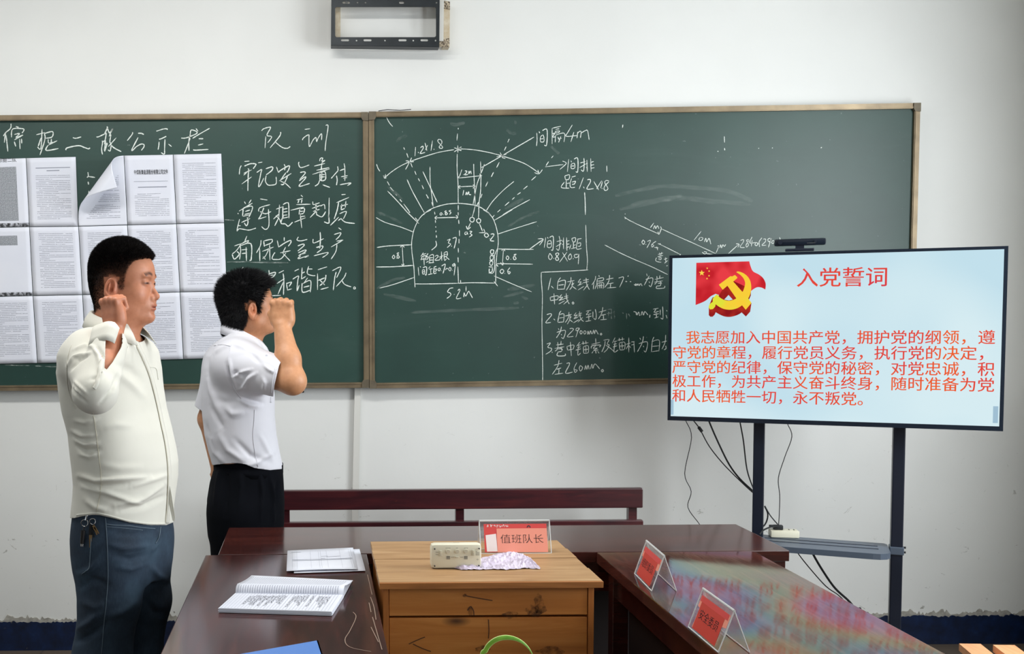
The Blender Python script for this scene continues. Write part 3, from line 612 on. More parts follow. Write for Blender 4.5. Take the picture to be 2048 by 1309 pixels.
# ================================================================== paper sheets on the left board
lx = [[-46, 52, 152, 248, 346.5, 443], [-38, 59, 157, 255, 353, 448.5], [-31, 66, 165, 262, 360, 454], [-23, 75, 172, 268, 367, 460]]
ly = [[319, 316, 313.5, 311, 309, 307], [456, 454, 453, 450.5, 448, 446], [594, 592, 590, 588, 584.5, 583], [729, 727, 725, 722, 719, 716.5]]
YPAP = YS-0.004
def lines_of(kind, r):
    """rows of printed text as (v, u0, u1, height) in sheet units"""
    L = []; v = {0: 0.10, 1: 0.30, 2: 0.13}[kind] if kind in (0, 1, 2) else 0.1
    if kind == 1: v = 0.56
    while v < 0.9:
        u0 = 0.17 if r.random() > 0.25 else 0.23
        u1 = 0.86 if r.random() > 0.25 else 0.3+0.5*r.random()
        L.append((v, u0, u1, 0.0085)); v += 0.0262
    return L
def sheet_fn(c):
    tl, tr, br, bl = c
    def f(u, v, lift=0.0):
        p = tl*(1-u)*(1-v)+tr*u*(1-v)+br*u*v+bl*(1-u)*v
        return p
    return f
def printed(sfn, kind, seed, parent, lift=0.0006, vmin=0.0, mat='ink'):
    r = np.random.default_rng(seed); V = []; F = []
    for (v, u0, u1, h) in lines_of(kind, r):
        if v < vmin: continue
        u = u0
        while u < u1:
            wch = 0.016
            if r.random() > 0.06:
                a = r.random()*0.35+0.55
                for q in range(2):
                    uu = u+wch*(0.1+0.42*q); hh = h*(0.6+0.5*r.random())
                    k = len(V)
                    for (du, dv) in ((0, -hh/2), (wch*0.34, -hh/2), (wch*0.34, hh/2), (0, hh/2)):
                        V.append(tuple(sfn(uu+du, v+dv)+Vector((0, -lift, 0))))
                    F.append((k, k+1, k+2, k+3))
            u += wch
    o = from_np('printed_text', V, F, MT[mat], parent, False); o['kind'] = 'stuff'; return o
def grid_mesh(name, fn, nu, nv, mat, parent, thick=0.0004, smooth=True):
    V = [tuple(fn(i/nu, j/nv)) for j in range(nv+1) for i in range(nu+1)]
    F = [(j*(nu+1)+i, j*(nu+1)+i+1, (j+1)*(nu+1)+i+1, (j+1)*(nu+1)+i) for j in range(nv) for i in range(nu)]
    o = from_np(name, V, F, mat, parent, smooth)
    if thick:
        md = o.modifiers.new('thick', 'SOLIDIFY'); md.thickness = thick; md.offset = 0
    return o
rown = ['top', 'middle', 'bottom']; coln = ['first', 'second', 'third', 'fourth', 'rightmost']
for r_ in range(3):
    for c_ in range(5):
        g = 1.2
        cs = [onY(lx[r_][c_]+g*.5, ly[r_][c_]+g*.5, YPAP), onY(lx[r_][c_+1]-g*.5, ly[r_][c_+1]+g*.5, YPAP), onY(lx[r_+1][c_+1]-g*.5, ly[r_+1][c_+1]-g*.5, YPAP), onY(lx[r_+1][c_]+g*.5, ly[r_+1][c_]-g*.5, YPAP)]
        org = (cs[0]+cs[1]+cs[2]+cs[3])/4
        C4 = [c-org for c in cs]; f0 = sheet_fn(C4); sd = r_*7+c_
        rr = np.random.default_rng(sd+100); ph = rr.random(4)*6
        def f(u, v, ph=ph, f0=f0):
            b = 0.0012*math.sin(3*u+ph[0])*math.sin(2.2*v+ph[1])+0.0022*max(0, v-0.8)*abs(math.sin(5*u+ph[2]))*3
            return f0(u, v)+Vector((0, -b, 0))
        kinds = {(0, 0): 'copied table', (0, 1): 'short title and text', (0, 2): 'curled', (0, 3): 'heading', (1, 0): 'small copied table'}
        extra = {(0, 0): 'with a dense copied table', (0, 1): 'with a two-line title', (0, 3): 'with a large tall heading', (1, 0): 'mostly blank, dark bottom edge'}.get((r_, c_), 'full of small text')
        lab = '%s sheet of the %s row of pinned papers, %s' % (coln[c_], rown[r_], extra)
        if (r_, c_) == (0, 2): lab = 'white sheet on the blackboard with its upper corner curled over'
        e = empty('paper_sheet', org, 0, lab, 'paper', 'paper sheets pinned to the left blackboard')
        if (r_, c_) == (0, 2):
            # corner rolled over a diagonal axis
            A = onY(238, 313, YPAP)-org; B = onY(160, 420, YPAP)-org
            dl = (B-A).normalized(); nrm = Vector((-dl.z, 0, dl.x))
            if nrm.dot(C4[0]-A) < 0: nrm = -nrm
            R = 0.046
            def fc(u, v):
                p = f0(u, v); s = (p-A).dot(nrm)+R
                if s <= 0: return p
                base = p-nrm*s
                if s < math.pi*R: a = s/R; return base+nrm*(R*math.sin(a))+Vector((0, -R*(1-math.cos(a)), 0))
                return base-nrm*(s-math.pi*R)*0.97+Vector((0, -2*R+0.25*(s-math.pi*R), 0))
            grid_mesh('sheet', fc, 40, 56, MT['paper'], e)
            def onlyflat(u, v): return f0(u, v)
            r = np.random.default_rng(5); V = []; F = []
            for (v, u0, u1, h) in lines_of(2, r):
                u = u0
                while u < u1:
                    if (f0(u, v)-A).dot(nrm)+R < 0.006 and r.random() > .06:
                        k = len(V); hh = h*(.6+.5*r.random())
                        for (du, dv) in ((0, -hh/2), (.012, -hh/2), (.012, hh/2), (0, hh/2)): V.append(tuple(fc(u+du, v+dv)+Vector((0, -.0008, 0))))
                        F.append((k, k+1, k+2, k+3))
                    u += .016
            from_np('printed_text', V, F, MT['ink'], e, False)['kind'] = 'stuff'
            continue
        grid_mesh('sheet', f, 10, 14, MT['paper'], e)
        flat = lambda u, v, f=f: f(u, v)+Vector((0, -0.0006, 0))
        def patch(nm, u0, v0, u1, v1, mat):
            grid_mesh(nm, lambda a, b: flat(u0+(u1-u0)*a, v0+(v1-v0)*b), 6, 8, MT[mat], e, 0)
        if (r_, c_) == (0, 0):
            patch('copied_table', 0.1, 0.12, 0.79, 0.91, 'copygrid'); patch('copier_smudge', 0, 0.945, 1, 1, 'smudge')
            o = text_on('printed_text', '综掘二队', flat(0.42, 0.045), (C4[1]-C4[0]).normalized(), (C4[0]-C4[3]).normalized(), 0.08, MT['ink_dark'], e)
        elif (r_, c_) == (1, 0):
            patch('copied_table', 0.1, 0.12, 0.74, 0.26, 'copygrid'); patch('copier_smudge', 0, 0.95, 1, 1, 'smudge')
        elif (r_, c_) == (0, 3):
            ux = (C4[1]-C4[0]).normalized(); uy = (C4[0]-C4[3]).normalized()
            text_on('heading', '中煤新集能源股份有限公司文件', flat(0.18, 0.272), ux, uy, 0.145, MT['ink_dark'], e, 0.012, hei=0.022)
            V = [flat(0.17, 0.375), flat(0.87, 0.375), flat(0.87, 0.38), flat(0.17, 0.38), flat(0.25, 0.455), flat(0.84, 0.455), flat(0.84, 0.468), flat(0.25, 0.468)]
            from_np('rule_line', [tuple(v+Vector((0, -.0003, 0))) for v in V], [(0, 1, 2, 3), (4, 5, 6, 7)], MT['ink'], e, False)
            printed(f, 1, sd, e)
        elif (r_, c_) == (0, 1):
            V = [flat(0.18, 0.143), flat(0.88, 0.143), flat(0.88, 0.155), flat(0.18, 0.155), flat(0.4, 0.183), flat(0.66, 0.183), flat(0.66, 0.196), flat(0.4, 0.196)]
            from_np('heading', [tuple(v+Vector((0, -.0003, 0))) for v in V], [(0, 1, 2, 3), (4, 5, 6, 7)], MT['ink'], e, False)
            printed(f, 2, sd, e, vmin=0.24)
        else:
            printed(f, 0 if r_ else 2, sd, e)
# ================================================================== TV wall bracket at the top
yw = YB-0.001
def slab(name, poly_px, Y, thick, mat, parent, org, holes=None):
    P = [onY(x, y, Y)-org for x, y in poly_px]
    return MB().prism(P, (0, thick, 0)).build(name, mat, parent)
org = onY(770, 94, YB-0.1); br = empty('tv_wall_bracket', org, 0, 'empty black steel television bracket on the wall above the blackboards', 'wall bracket')
YFt = YB-0.085
for nm, pl, mt in (('back_upright', [(671, -14), (681, -14), (681, 76), (671, 75)], 'beige_steel'), ('back_upright', [(887, 3), (900, 3), (899, 94), (886, 94)], 'beige_steel')):
    slab(nm, pl, YB-0.05, 0.049, MT[mt], br, org)
slab('back_channel', [(878, -10), (888, -10), (887, 82), (878, 82)], YB-0.06, 0.058, MT['whiteplastic'], br, org)
slab('corner_plate', [(881, 0), (900, 3), (900, 19), (884, 16)], YB-0.054, 0.004, MT['rust'], br, org)
slab('corner_plate', [(879, 81), (899, 76), (899, 94), (878, 94)], YB-0.054, 0.004, MT['rust'], br, org)
slab('back_rail', [(671, -16), (890, -18), (890, -8), (671, -6)], YB-0.05, 0.049, MT['beige_steel'], br, org)
# front plate with a rounded window and slots: built as a bmesh grid of strips
def rrect(x0, y0, x1, y1, r, n=5):
    P = []
    for (cx_, cy_, a0) in ((x1-r, y0+r, -90), (x1-r, y1-r, 0), (x0+r, y1-r, 90), (x0+r, y0+r, 180)):
        for k in range(n+1): a = math.radians(a0+90*k/n); P.append((cx_+r*math.cos(a), cy_+r*math.sin(a)))
    return P
def holed_plate(name, outer, holes, to3, thick, mat, parent):
    bm = bmesh.new(); es = []
    for loop in [outer]+holes:
        vs = [bm.verts.new((x, y, 0)) for x, y in loop]
        es += [bm.edges.new((vs[i], vs[(i+1) % len(vs)])) for i in range(len(vs))]
    bmesh.ops.triangle_fill(bm, edges=es, use_beauty=True, use_dissolve=False)
    V = [tuple(to3(v.co.x, v.co.y)) for v in bm.verts]; bm.verts.index_update()
    F = [tuple(v.index for v in f.verts) for f in bm.faces]; bm.free()
    o = from_np(name, V, F, mat, parent, False)
    md = o.modifiers.new('thick', 'SOLIDIFY'); md.thickness = thick; md.offset = 0
    return o
outer = [(663, -10), (879.5, -11), (878.5, 94), (662, 91)]
holes = [rrect(670, 14.2, 872, 74.6, 4)]
for (x0, x1) in ((682, 698), (727, 743), (797, 813), (841, 856)): holes.append(rrect(x0, 78.5, x1, 82.8, 2.0, 3))
for x in (713, 770, 826.5, 871): holes.append(rrect(x-1.6, 79.5, x+1.6, 83, 1.5, 3))
for x in (715, 731, 873): holes.append(rrect(x-1.5, 3.5, x+1.5, 7, 1.4, 3))
for (x0, x1) in ((685, 700), (798, 808)): holes.append(rrect(x0, 3.2, x1, 7.6, 2, 3))
holed_plate('front_frame', outer, holes, lambda x, y: onY(x, y, YFt)-org, 0.004, MT['black_steel'], br)
MB().prism([onY(662, 87, YFt)-org, onY(878.5, 90, YFt)-org, onY(878.5, 94.5, YFt)-org, onY(662, 91.5, YFt)-org], (0, 0.05, 0)).build('bottom_flange', MT['black_steel'], br)
MB().prism([onY(663, -10, YFt)-org, onY(665, -10, YFt)-org, onY(664, 90, YFt)-org, onY(662, 90, YFt)-org], (0, 0.05, 0)).build('side_flange', MT['black_steel'], br)
MB().cyl(onY(693, 5.5, YFt-0.006)-org, onY(693, 5.5, YFt)-org, 0.006, n=12).build('bolt', MT['steel'], br)
# small black screw hole mark on the wall by the board
o = MB().cyl(onY(606, 784, YB-0.006), onY(606, 784, YB), 0.005, n=8).build('wall_plug', MT['rubber']); tag(o, 'small dark nail stub in the wall just under the left blackboard', 'nail')
o = MB().tube([onY(757, 222, YFR-.004), onY(775, 219.5, YFR-.01), onY(800, 221, YFR-.012), onY(822, 219, YFR-.006)], 0.0016, 6).build('loose_wire', MT['cable']); tag(o, 'thin dark wire lying along the top of the right blackboard', 'wire')

for (x, y, lab) in ((553, 605, 'small white magnet on the left blackboard above the raised fist of the man in white'), (550.5, 722, 'small white magnet on the left blackboard beside the white shirt collar')):
    c = onY(x, y, YS-0.003); o = MB().cyl((0, -0.003, 0), (0, 0.003, 0), 0.0075, n=16).build('magnet', MT['whiteplastic'], None, True); o.location = c; tag(o, lab, 'magnet')
# ================================================================== display screen
def z_per_Y(px, py): d = ray(px, py); return d.z/d.y
TVC = {'tl': (1338, 513.5), 'tr': (2013, 490), 'br': (2001.5, 861), 'bl': (1332, 843)}
TVH = 0.655
kl = z_per_Y(1335, 513.5)-z_per_Y(1335, 843); kr = z_per_Y(2007, 490)-z_per_Y(2007, 861)
Yl = TVH/kl; Yr = TVH/kr
BL = onY(1335, 843, Yl); BRp = onY(2006, 861, Yr)
zb_tv = (BL.z+BRp.z)/2
ux = Vector((BRp.x-BL.x, BRp.y-BL.y, 0)); TVW = ux.length; ux.normalize()
nrm = Vector((ux.y, -ux.x, 0))               # towards the viewer
if nrm.y > 0: nrm = -nrm
print('TV', TVW, TVH, Yl, Yr, zb_tv)
TO = Vector((BL.x, BL.y, zb_tv))             # lower left corner of the face
def T(u, v, d=0.0): return TO + ux*u + Vector((0, 0, v)) - nrm*d     # d = depth behind the face
def TVuv(px, py, d=0.0):
    p = onP(px, py, TO-nrm*d, nrm) - TO; return p.dot(ux), p.z
base_loc = T(TVW/2, 0, 0.03)
tvo = empty('display_screen', base_loc, 0, 'large flat screen on a black stand showing red text on pale blue', 'screen')
def tvp(poly, thick, name, mat, d=0.0, parent=None):
    P = [T(u, v, d)-base_loc for u, v in poly]
    return MB().prism(P, -nrm*thick).build(name, mat, parent or tvo)
bz = 0.013
pan = MB(); rotTV = Matrix.Rotation(math.atan2(ux.y, ux.x), 4, 'Z')
pan.box(T(TVW/2, TVH/2, 0.022)-base_loc, (TVW, 0.038, TVH), rot=rotTV, bev=0.006); pan.build('housing', MT['bezel'], tvo, True)
pan = MB(); pan.box(T(TVW/2, TVH/2, 0.055)-base_loc, (TVW*0.7, 0.03, TVH*0.55), rot=rotTV, bev=0.01); pan.build('rear_cover', MT['black'], tvo)
for nm, (a, b) in {'t': ((0, TVH-0.011), (TVW, TVH)), 'b': ((0, 0), (TVW, 0.017)), 'l': ((0, 0.017), (0.012, TVH-0.011)), 'r': ((TVW-0.012, 0.017), (TVW, TVH-0.011))}.items():
    tvp([(a[0], a[1]), (b[0], a[1]), (b[0], b[1]), (a[0], b[1])], 0.006, 'bezel', MT['bezel'], -0.002)
MT['screen'] = emit('lit_screen_blue', (196, 226, 238), 0.98, (216, 238, 244), 2.2)
scr = tvp([(0.012, 0.017), (TVW-0.012, 0.017), (TVW-0.012, TVH-0.011), (0.012, TVH-0.011)], 0.004, 'lit_panel', MT['screen'], 0.0005)
MT['scr_red'] = emit('screen_red_text', (226, 70, 62), 1.0, (238, 96, 44), 5)
MT['scr_title'] = emit('screen_title', (216, 62, 74), 1.0, (230, 74, 56), 9)
MT['flag'] = emit('screen_flag_red', (232, 62, 70), 1.0, (196, 34, 44), 14)
MT['flag_dark'] = emit('screen_emblem_side', (176, 44, 34), 1.0, (140, 24, 28), 22)
MT['gold'] = emit('screen_gold', (248, 206, 58), 1.0, (224, 226, 60), 14)
MT['gold_hi'] = emit('screen_gold_edge', (252, 220, 90), 1.0)
MT['star'] = emit('screen_star', (250, 214, 80), 1.0)
def tv_text(s, x0, y0, x1, y1, mat, bold, n, hei=None):
    u0, v0 = TVuv(x0, y0); u1, v1 = TVuv(x1, y1)
    O = T(u0, v0, -0.0004)-base_loc
    d = (T(u1, v1)-T(u0, v0)); W_ = d.length
    return text_on('screen_text', s, O, d.normalized(), Vector((0, 0, 1)), W_, mat, tvo, bold, ncell=n, hei=hei)
hz = 0.0475
tv_text('入党誓词', 1592, 571, 1777, 569.5, MT['scr_title'], 0.012, 4)
tv_text('　我志愿加入中国共产党，拥护党的纲领，遵', 1342, 685.5, 1991, 686.5, MT['scr_red'], 0.012, 20)
tv_text('守党的章程，履行党员义务，执行党的决定，', 1344.5, 715.5, 1990.5, 718.5, MT['scr_red'], 0.012, 20)
tv_text('严守党的纪律，保守党的秘密，对党忠诚，积', 1344, 744.5, 1990, 750.5, MT['scr_red'], 0.012, 20)
tv_text('极工作，为共产主义奋斗终身，随时准备为党', 1344, 772.5, 1989.5, 782, MT['scr_red'], 0.012, 20)
tv_text('和人民牺牲一切，永不叛党。', 1343.5, 801.5, 1747, 810, MT['scr_red'], 0.012, 13)
def E(px, py): return (1380+px/9.35, 510+py/9.35)      # emblem tracing frame
def tv_poly(name, pts, mat, lift, smooth_pts=False):
    P = [T(*TVuv(*E(x, y)), -lift)-base_loc for x, y in pts]
    bm = bmesh.new(); vs = [bm.verts.new(p) for p in P]; es = [bm.edges.new((vs[i], vs[(i+1) % len(vs)])) for i in range(len(vs))]
    bmesh.ops.triangle_fill(bm, edges=es, use_beauty=True, normal=nrm)
    me = bpy.data.meshes.new(name); bm.to_mesh(me); bm.free()
    return link_mesh(name, me, mat, tvo)
def cm2(pts, closed=False, sub=5):
    return [(p.x, p.y) for p in catmull([(x, y, 0) for x, y in pts], sub)]
flag = [(118, 150), (600, 135), (1108, 122)]+cm2([(1108, 122), (1135, 220), (1180, 310), (1290, 370), (1370, 440), (1415, 540), (1408, 650)])[1:]+cm2([(1408, 650), (1340, 615), (1260, 606), (1190, 640), (1140, 680)])[1:]+[(900, 760), (560, 760)]+cm2([(480, 730), (390, 775), (310, 845), (230, 890), (105, 940)])
tv_poly('screen_flag', flag, MT['flag'], 0.0003)
side = [(540, 560), (600, 660), (540, 760), (420, 800), (352, 960), (352, 1130), (380, 1160), (425, 1158), (462, 1120), (480, 1075)]+cm2([(480, 1075), (560, 1120), (650, 1155), (750, 1162), (850, 1140), (920, 1110), (966, 1078)])[1:]+[(1045, 1155), (1125, 1065), (1150, 900), (1095, 860), (1138, 760), (1140, 640), (700, 440)]
tv_poly('screen_emblem_side', side, MT['flag_dark'], 0.0005)
tv_poly('screen_emblem_gap', [(640, 838), (720, 752), (800, 838), (730, 855)], MT['screen'], 0.0007)
ham = [(540, 560), (755, 400), (790, 405), (840, 378), (885, 420), (880, 440), (808, 500), (985, 700), (1150, 900), (1042, 1028), (870, 820), (700, 580), (610, 655)]
tv_poly('screen_hammer', ham, MT['gold'], 0.0010)
outer_ = cm2([(865, 325), (905, 312), (1000, 345), (1080, 410), (1130, 500), (1145, 620), (1125, 740), (1060, 860), (980, 940), (880, 1000), (760, 1028), (640, 1015), (550, 975), (480, 925)])
inner_ = cm2([(425, 822), (500, 745), (560, 800), (640, 845), (730, 860), (820, 840), (900, 790), (980, 700), (1020, 600), (1030, 520), (1000, 440), (940, 375), (865, 325)])
sick = outer_+[(470, 970), (430, 1015), (375, 1022), (348, 980), (365, 925), (425, 880)]+inner_
tv_poly('screen_sickle', sick[:-1], MT['gold'], 0.0014)
tv_poly('screen_hammer', [(866, 790), (1000, 690), (1150, 900), (1042, 1028)], MT['gold'], 0.0016)
def star(cx_, cy_, r, n=5, rot=-90):
    return [(cx_+(r if k % 2 == 0 else r*0.42)*math.cos(math.radians(rot+36*k)), cy_+(r if k % 2 == 0 else r*0.42)*math.sin(math.radians(rot+36*k))) for k in range(10)]
for (sx_, sy_, sr) in ((220, 340, 58), (322, 252, 20), (358, 305, 20), (356, 392, 20), (318, 445, 20)): tv_poly('screen_star', star(sx_, sy_, sr), MT['star'], 0.0005)
MT['scr_tab'] = emit('screen_tab', (168, 200, 220), 0.9)
for (xa, ya) in ((1343, 815), (1991, 830)):
    u, v = TVuv(xa, ya); a = 0.011
    tvp([(u-a*.7, v-.03), (u+a*.7, v-.03), (u+a*.7, v+.03), (u-a*.7, v+.03)], 0.0003, 'screen_tab', MT['scr_tab'], -0.0002)
u, v = TVuv(1479, 794); tvp([(u+.008*math.cos(k*.628), v+.008*math.sin(k*.628)) for k in range(10)], 0.0003, 'screen_pointer', emit('pointer', (205, 190, 190), 1), -0.0007)
# webcam bar on top
u0, _ = TVuv(1548, 495); u1, _ = TVuv(1652, 490); um = (u0+u1)/2
cz = T(um, TVH, 0.012); camo = empty('camera_bar', cz, 0, 'black bar-shaped camera mounted on top of the large screen', 'camera')
MB().box((0, 0, 0.008), (0.10, 0.03, 0.010), rot=rotTV, bev=0.003).build('foot', MT['black'], camo)
MB().box((0, 0, 0.018), (0.03, 0.02, 0.014), rot=rotTV).build('neck', MT['black'], camo)
MB().box((0, 0, 0.037), (u1-u0, 0.034, 0.026), rot=rotTV, bev=0.008).build('body', MT['bezel'], camo, True)
for k, s in ((-0.38, 0.008), (0.3, 0.005)):
    c = ux*(u1-u0)*k+nrm*0.017+Vector((0, 0, 0.037)); MB().cyl(c, c+nrm*0.003, s, n=14).build('lens', MT['black'], camo)
MB().box(ux*(u1-u0)*0.22+nrm*0.0175+Vector((0, 0, 0.032)), (0.03, 0.001, 0.0015), rot=rotTV).build('trim_strip', MT['steel'], camo)
# stand: two posts, feet, cross bars, shelf
PD = 0.10
def postu(px, py):
    p = onP(px, py, TO-nrm*PD, nrm)-TO; return p.dot(ux)
ul = postu(1518, 900); ur = postu(1797, 900)
st = empty('screen_stand', Vector((T((ul+ur)/2, 0, PD).x, T(0.5, 0, PD).y, 0)), 0, 'black two-post steel stand under the large screen', 'stand'); sl = Vector(st.location)
zt = zb_tv+0.45
for u in (ul, ur):
    c = T(u, 0, PD); MB().box((c.x-sl.x, c.y-sl.y, (zt+0.08)/2), (0.041, 0.05, zt-0.08), rot=rotTV, bev=0.004).build('post', MT['black'], st)
    # foot running front to back with casters
    f0 = c+nrm*0.2; f1 = c-nrm*0.2; m = MB(); cc = (f0+f1)/2
    m.box((cc.x-sl.x, cc.y-sl.y, 0.075), (0.05, 0.42, 0.03), rot=rotTV, bev=0.004).build('foot', MT['black'], st)
    for ff in (f0, f1): MB().cyl((ff.x-sl.x-.012, ff.y-sl.y, 0.03), (ff.x-sl.x+.012, ff.y-sl.y, 0.03), 0.03).build('caster', MT['rubber'], st)
for vz, dd in ((0.09, PD), (zb_tv+0.2, PD-0.01), (zb_tv+0.38, PD-0.01)):
    c = T((ul+ur)/2, 0, dd); MB().box((c.x-sl.x, c.y-sl.y, vz), (ur-ul, 0.02, 0.035), rot=rotTV).build('cross_bar', MT['black'], st)
pR = onP(1790, 1100, TO-nrm*PD, nrm); zs = pR.z
c = T(ur, 0, PD)
MB().box((c.x-sl.x, c.y-sl.y, zs), (0.048, 0.058, 0.03), rot=rotTV, bev=0.003).build('clamp', MT['shelf'], st)
c = T(ul, 0, PD); MB().box((c.x-sl.x, c.y-sl.y, zs), (0.048, 0.058, 0.03), rot=rotTV, bev=0.003).build('clamp', MT['shelf'], st)
for k in (-0.008, 0.010):
    c = T(ur+0.024, 0, PD)+Vector((0, 0, 0)); MB().cyl((c.x-sl.x, c.y-sl.y, zs+k), (c.x-sl.x+ux.x*.008, c.y-sl.y+ux.y*.008, zs+k), 0.004, n=8).build('screw', MT['rubber'], st)
# shelf tray between the posts
sh0, sh1 = ul-0.01, ur-0.028; dfr, dbk = 0.165, -0.045
poly = [(sh0, dbk), (sh0+0.02, dbk), (sh1-0.01, dbk), (sh1, dbk+0.02), (sh1, dfr-0.045), (sh1-0.012, dfr-0.018), (sh1-0.035, dfr-0.003), (sh1-0.06, dfr), (sh0+0.06, dfr), (sh0+0.02, dfr-0.012), (sh0, dfr-0.05)]
def SH(u, d, z): p = T(u, 0, PD)+nrm*d; return Vector((p.x-sl.x, p.y-sl.y, z))
ztop = zs+0.012
MB().prism([SH(u, d, ztop) for u, d in poly], (0, 0, -0.022)).build('shelf', MT['shelf'], st)
for d in (0.02, 0.075):
    MB().box(SH((sh0+sh1)/2, d, ztop+0.0008), (ur-ul-0.09, 0.004, 0.0016), rot=rotTV).build('shelf_rib', MT['black'], st)
# power strip on the shelf with a plug
def onShelf(px, py, dz=0.0): return onZ(px, py, ztop+dz)
ps = onShelf(1573, 1077); ps = Vector((ps.x, ps.y+0.025, ztop)); rps = Matrix.Rotation(math.atan2(ux.y, ux.x)+0.22, 4, 'Z')
po = empty('power_socket', ps, 0, 'short white power socket block lying on the grey stand shelf', 'power strip')
MB().box((0, 0, 0.0145), (0.105, 0.055, 0.027), rot=rps, bev=0.004).build('socket_body', MT['cream'], po, True)
for k in (0.02, 0.038):
    MB().box(rps@Vector((k, 0.004, 0.0285)), (0.003, 0.014, 0.001), rot=rps).build('socket_slot', MT['rubber'], po)
pl = empty('power_plug', ps+rps@Vector((-0.022, 0.0, 0.0285)), 0, 'black plug pushed into the white power socket block', 'plug')
MB().box((0, 0, 0.009), (0.036, 0.024, 0.018), rot=rps, bev=0.004).build('plug_body', MT['cable'], pl, True)
MB().box(rps@Vector((-0.024, 0, 0.013)), (0.018, 0.012, 0.01), rot=rps, bev=0.003).build('strain_relief', MT['cable'], pl)
# cables
def K(x, y): return (1340+x/2.79, 840+y/2.79)
Ycab = (Yl*0.7+Yr*0.3)+0.12
def cable(name, pts, r, lab, Y=None, ext_=None, cat='cable', z0=None):
    P = []
    for i, (x, y) in enumerate(pts):
        yy = Y if not hasattr(Y, '__len__') else Y[0]+(Y[1]-Y[0])*i/(len(pts)-1)
        P.append(onY(*K(x, y), yy))
    if ext_: P += [Vector((P[-1].x, P[-1].y, 0.25)), Vector((P[-1].x+.02, P[-1].y, 0.004)), Vector((P[-1].x+.12*ext_, P[-1].y+.03*ext_, 0.004))]
    o = empty(name, P[0], 0, lab, cat)
    MB().tube([p-P[0] for p in catmull(P, 5)], r, 7).build('cord', MT['cable'], o, True); return o
Yt = Yl+0.06
def behind(px): # depth just behind the panel at a pixel column
    t_ = (px-1335)/(2006-1335); return Yl+(Yr-Yl)*t_+0.08
c1 = cable('power_cable', [(85, -10), (90, 10), (120, 100), (82, 300), (118, 400), (100, 490), (165, 585), (185, 640), (150, 800)], 0.0016, 'thin wavy black cable hanging leftmost under the screen', Y=(Yl+0.03, Yl+0.10), ext_=1)
c2 = cable('power_cable', [(120, -10), (135, 10), (165, 50), (220, 150), (300, 250), (400, 350), (465, 410)], 0.0022, 'black cable with a thick ferrite lump near its top', Y=(Yt, Yt-0.02))
fp = onY(*K(160, 42), Yt); fq = onY(*K(178, 66), Yt)
MB().cyl(fp-onY(*K(120, -10), Yt), fq-onY(*K(120, -10), Yt), 0.0065, n=10).build('ferrite', MT['cable'], c2)
cable('power_cable', [(215, -10), (220, 15), (270, 130), (330, 250), (390, 330), (465, 400)], 0.0034, 'thicker black cable curving from the screen to the left post', Y=(Yt-0.01, Yt-0.03))
cable('power_cable', [(390, -5), (392, 20), (410, 120), (430, 280), (466, 388)], 0.0026, 'black cable hanging closest to the left side of the post', Y=(Yt-0.05, Yt-0.04))
sb = onY(*K(605, 590), ps.y)
cable('power_cable', [(652, 0), (658, 28), (680, 95), (640, 210), (605, 325), (612, 420), (610, 520), (606, 588)], 0.0016, 'thin black cable hanging between the two posts down to the plug', Y=(behind(1574), ps.y))
cable('power_cable', [(528, 482), (546, 530), (530, 585), (480, 628)], 0.003, 'short black cable loop tucked behind the left post', Y=(Yt-0.09, Yt-0.1))
cable('power_cable', [(530, 482), (560, 535), (602, 585)], 0.0024, 'short black cable slanting from the left post to the plug', Y=(Yt-0.09, ps.y))
cable('power_cable', [(598, 596), (560, 600), (520, 618), (500, 642)], 0.0032, 'black plug cable bending down to the shelf edge', Y=(ps.y-0.004, ps.y-0.06))
cable('power_cable', [(690, 690), (710, 740), (780, 830), (870, 930), (940, 980), (985, 1030), (1000, 1080)], 0.0022, 'thin black cable slanting below the shelf', Y=(ps.y+0.03, ps.y+0.08), ext_=-1)
cable('power_cable', [(772, 690), (795, 745), (850, 840), (920, 940), (1000, 1015), (1050, 1085), (1060, 1140)], 0.0045, 'thick black cable slanting below the shelf', Y=(ps.y+0.03, ps.y+0.1), ext_=1)
# ================================================================== tables
TZ = 0.76
def table(label, x0, x1, y0, y1, along, mat, leginset=0.05, panel=None):
    cx_, cy_ = (x0+x1)/2, (y0+y1)/2
    e = empty('meeting_table', (cx_, cy_, 0), 0, label, 'table')
    # tops are long in x of their own object so that the grain follows them
    o = MB().box((0, 0, 0), ((x1-x0), (y1-y0), 0.032) if along == 'x' else ((y1-y0), (x1-x0), 0.032), bev=0.002).build('tabletop', MT[mat], e)
    o.location = (0, 0, TZ-0.016)
    if along == 'y': o.rotation_euler = (0, 0, math.pi/2)
    for sx in (-1, 1):
        for sy in (-1, 1):
            MB().box((sx*((x1-x0)/2-leginset), sy*((y1-y0)/2-leginset), (TZ-0.032)/2), (0.045, 0.045, TZ-0.032), bev=0.002).build('leg', MT['lacquer'], e)
    for s in (-1, 1):
        MB().box((0, s*((y1-y0)/2-leginset), TZ-0.032-0.045), (x1-x0-2*leginset-0.045, 0.018, 0.09)).build('apron', MT['lacquer'], e)
        MB().box((s*((x1-x0)/2-leginset), 0, TZ-0.032-0.045), (0.018, y1-y0-2*leginset-0.045, 0.09)).build('apron', MT['lacquer'], e)
    if panel == 'back': MB().box((0, (y1-y0)/2-leginset-0.02, 0.40), (x1-x0-2*leginset-0.05, 0.012, 0.64)).build('modesty_panel', MT['dark_panel'], e)
    if panel == 'left': MB().box((-(x1-x0)/2+leginset+0.03, 0, 0.40), (0.012, y1-y0-2*leginset-0.05, 0.64)).build('modesty_panel', MT['dark_panel'], e)
    if panel == 'right': MB().box(((x1-x0)/2-leginset-0.03, 0, 0.40), (0.012, y1-y0-2*leginset-0.05, 0.64)).build('modesty_panel', MT['dark_panel'], e)
    return e
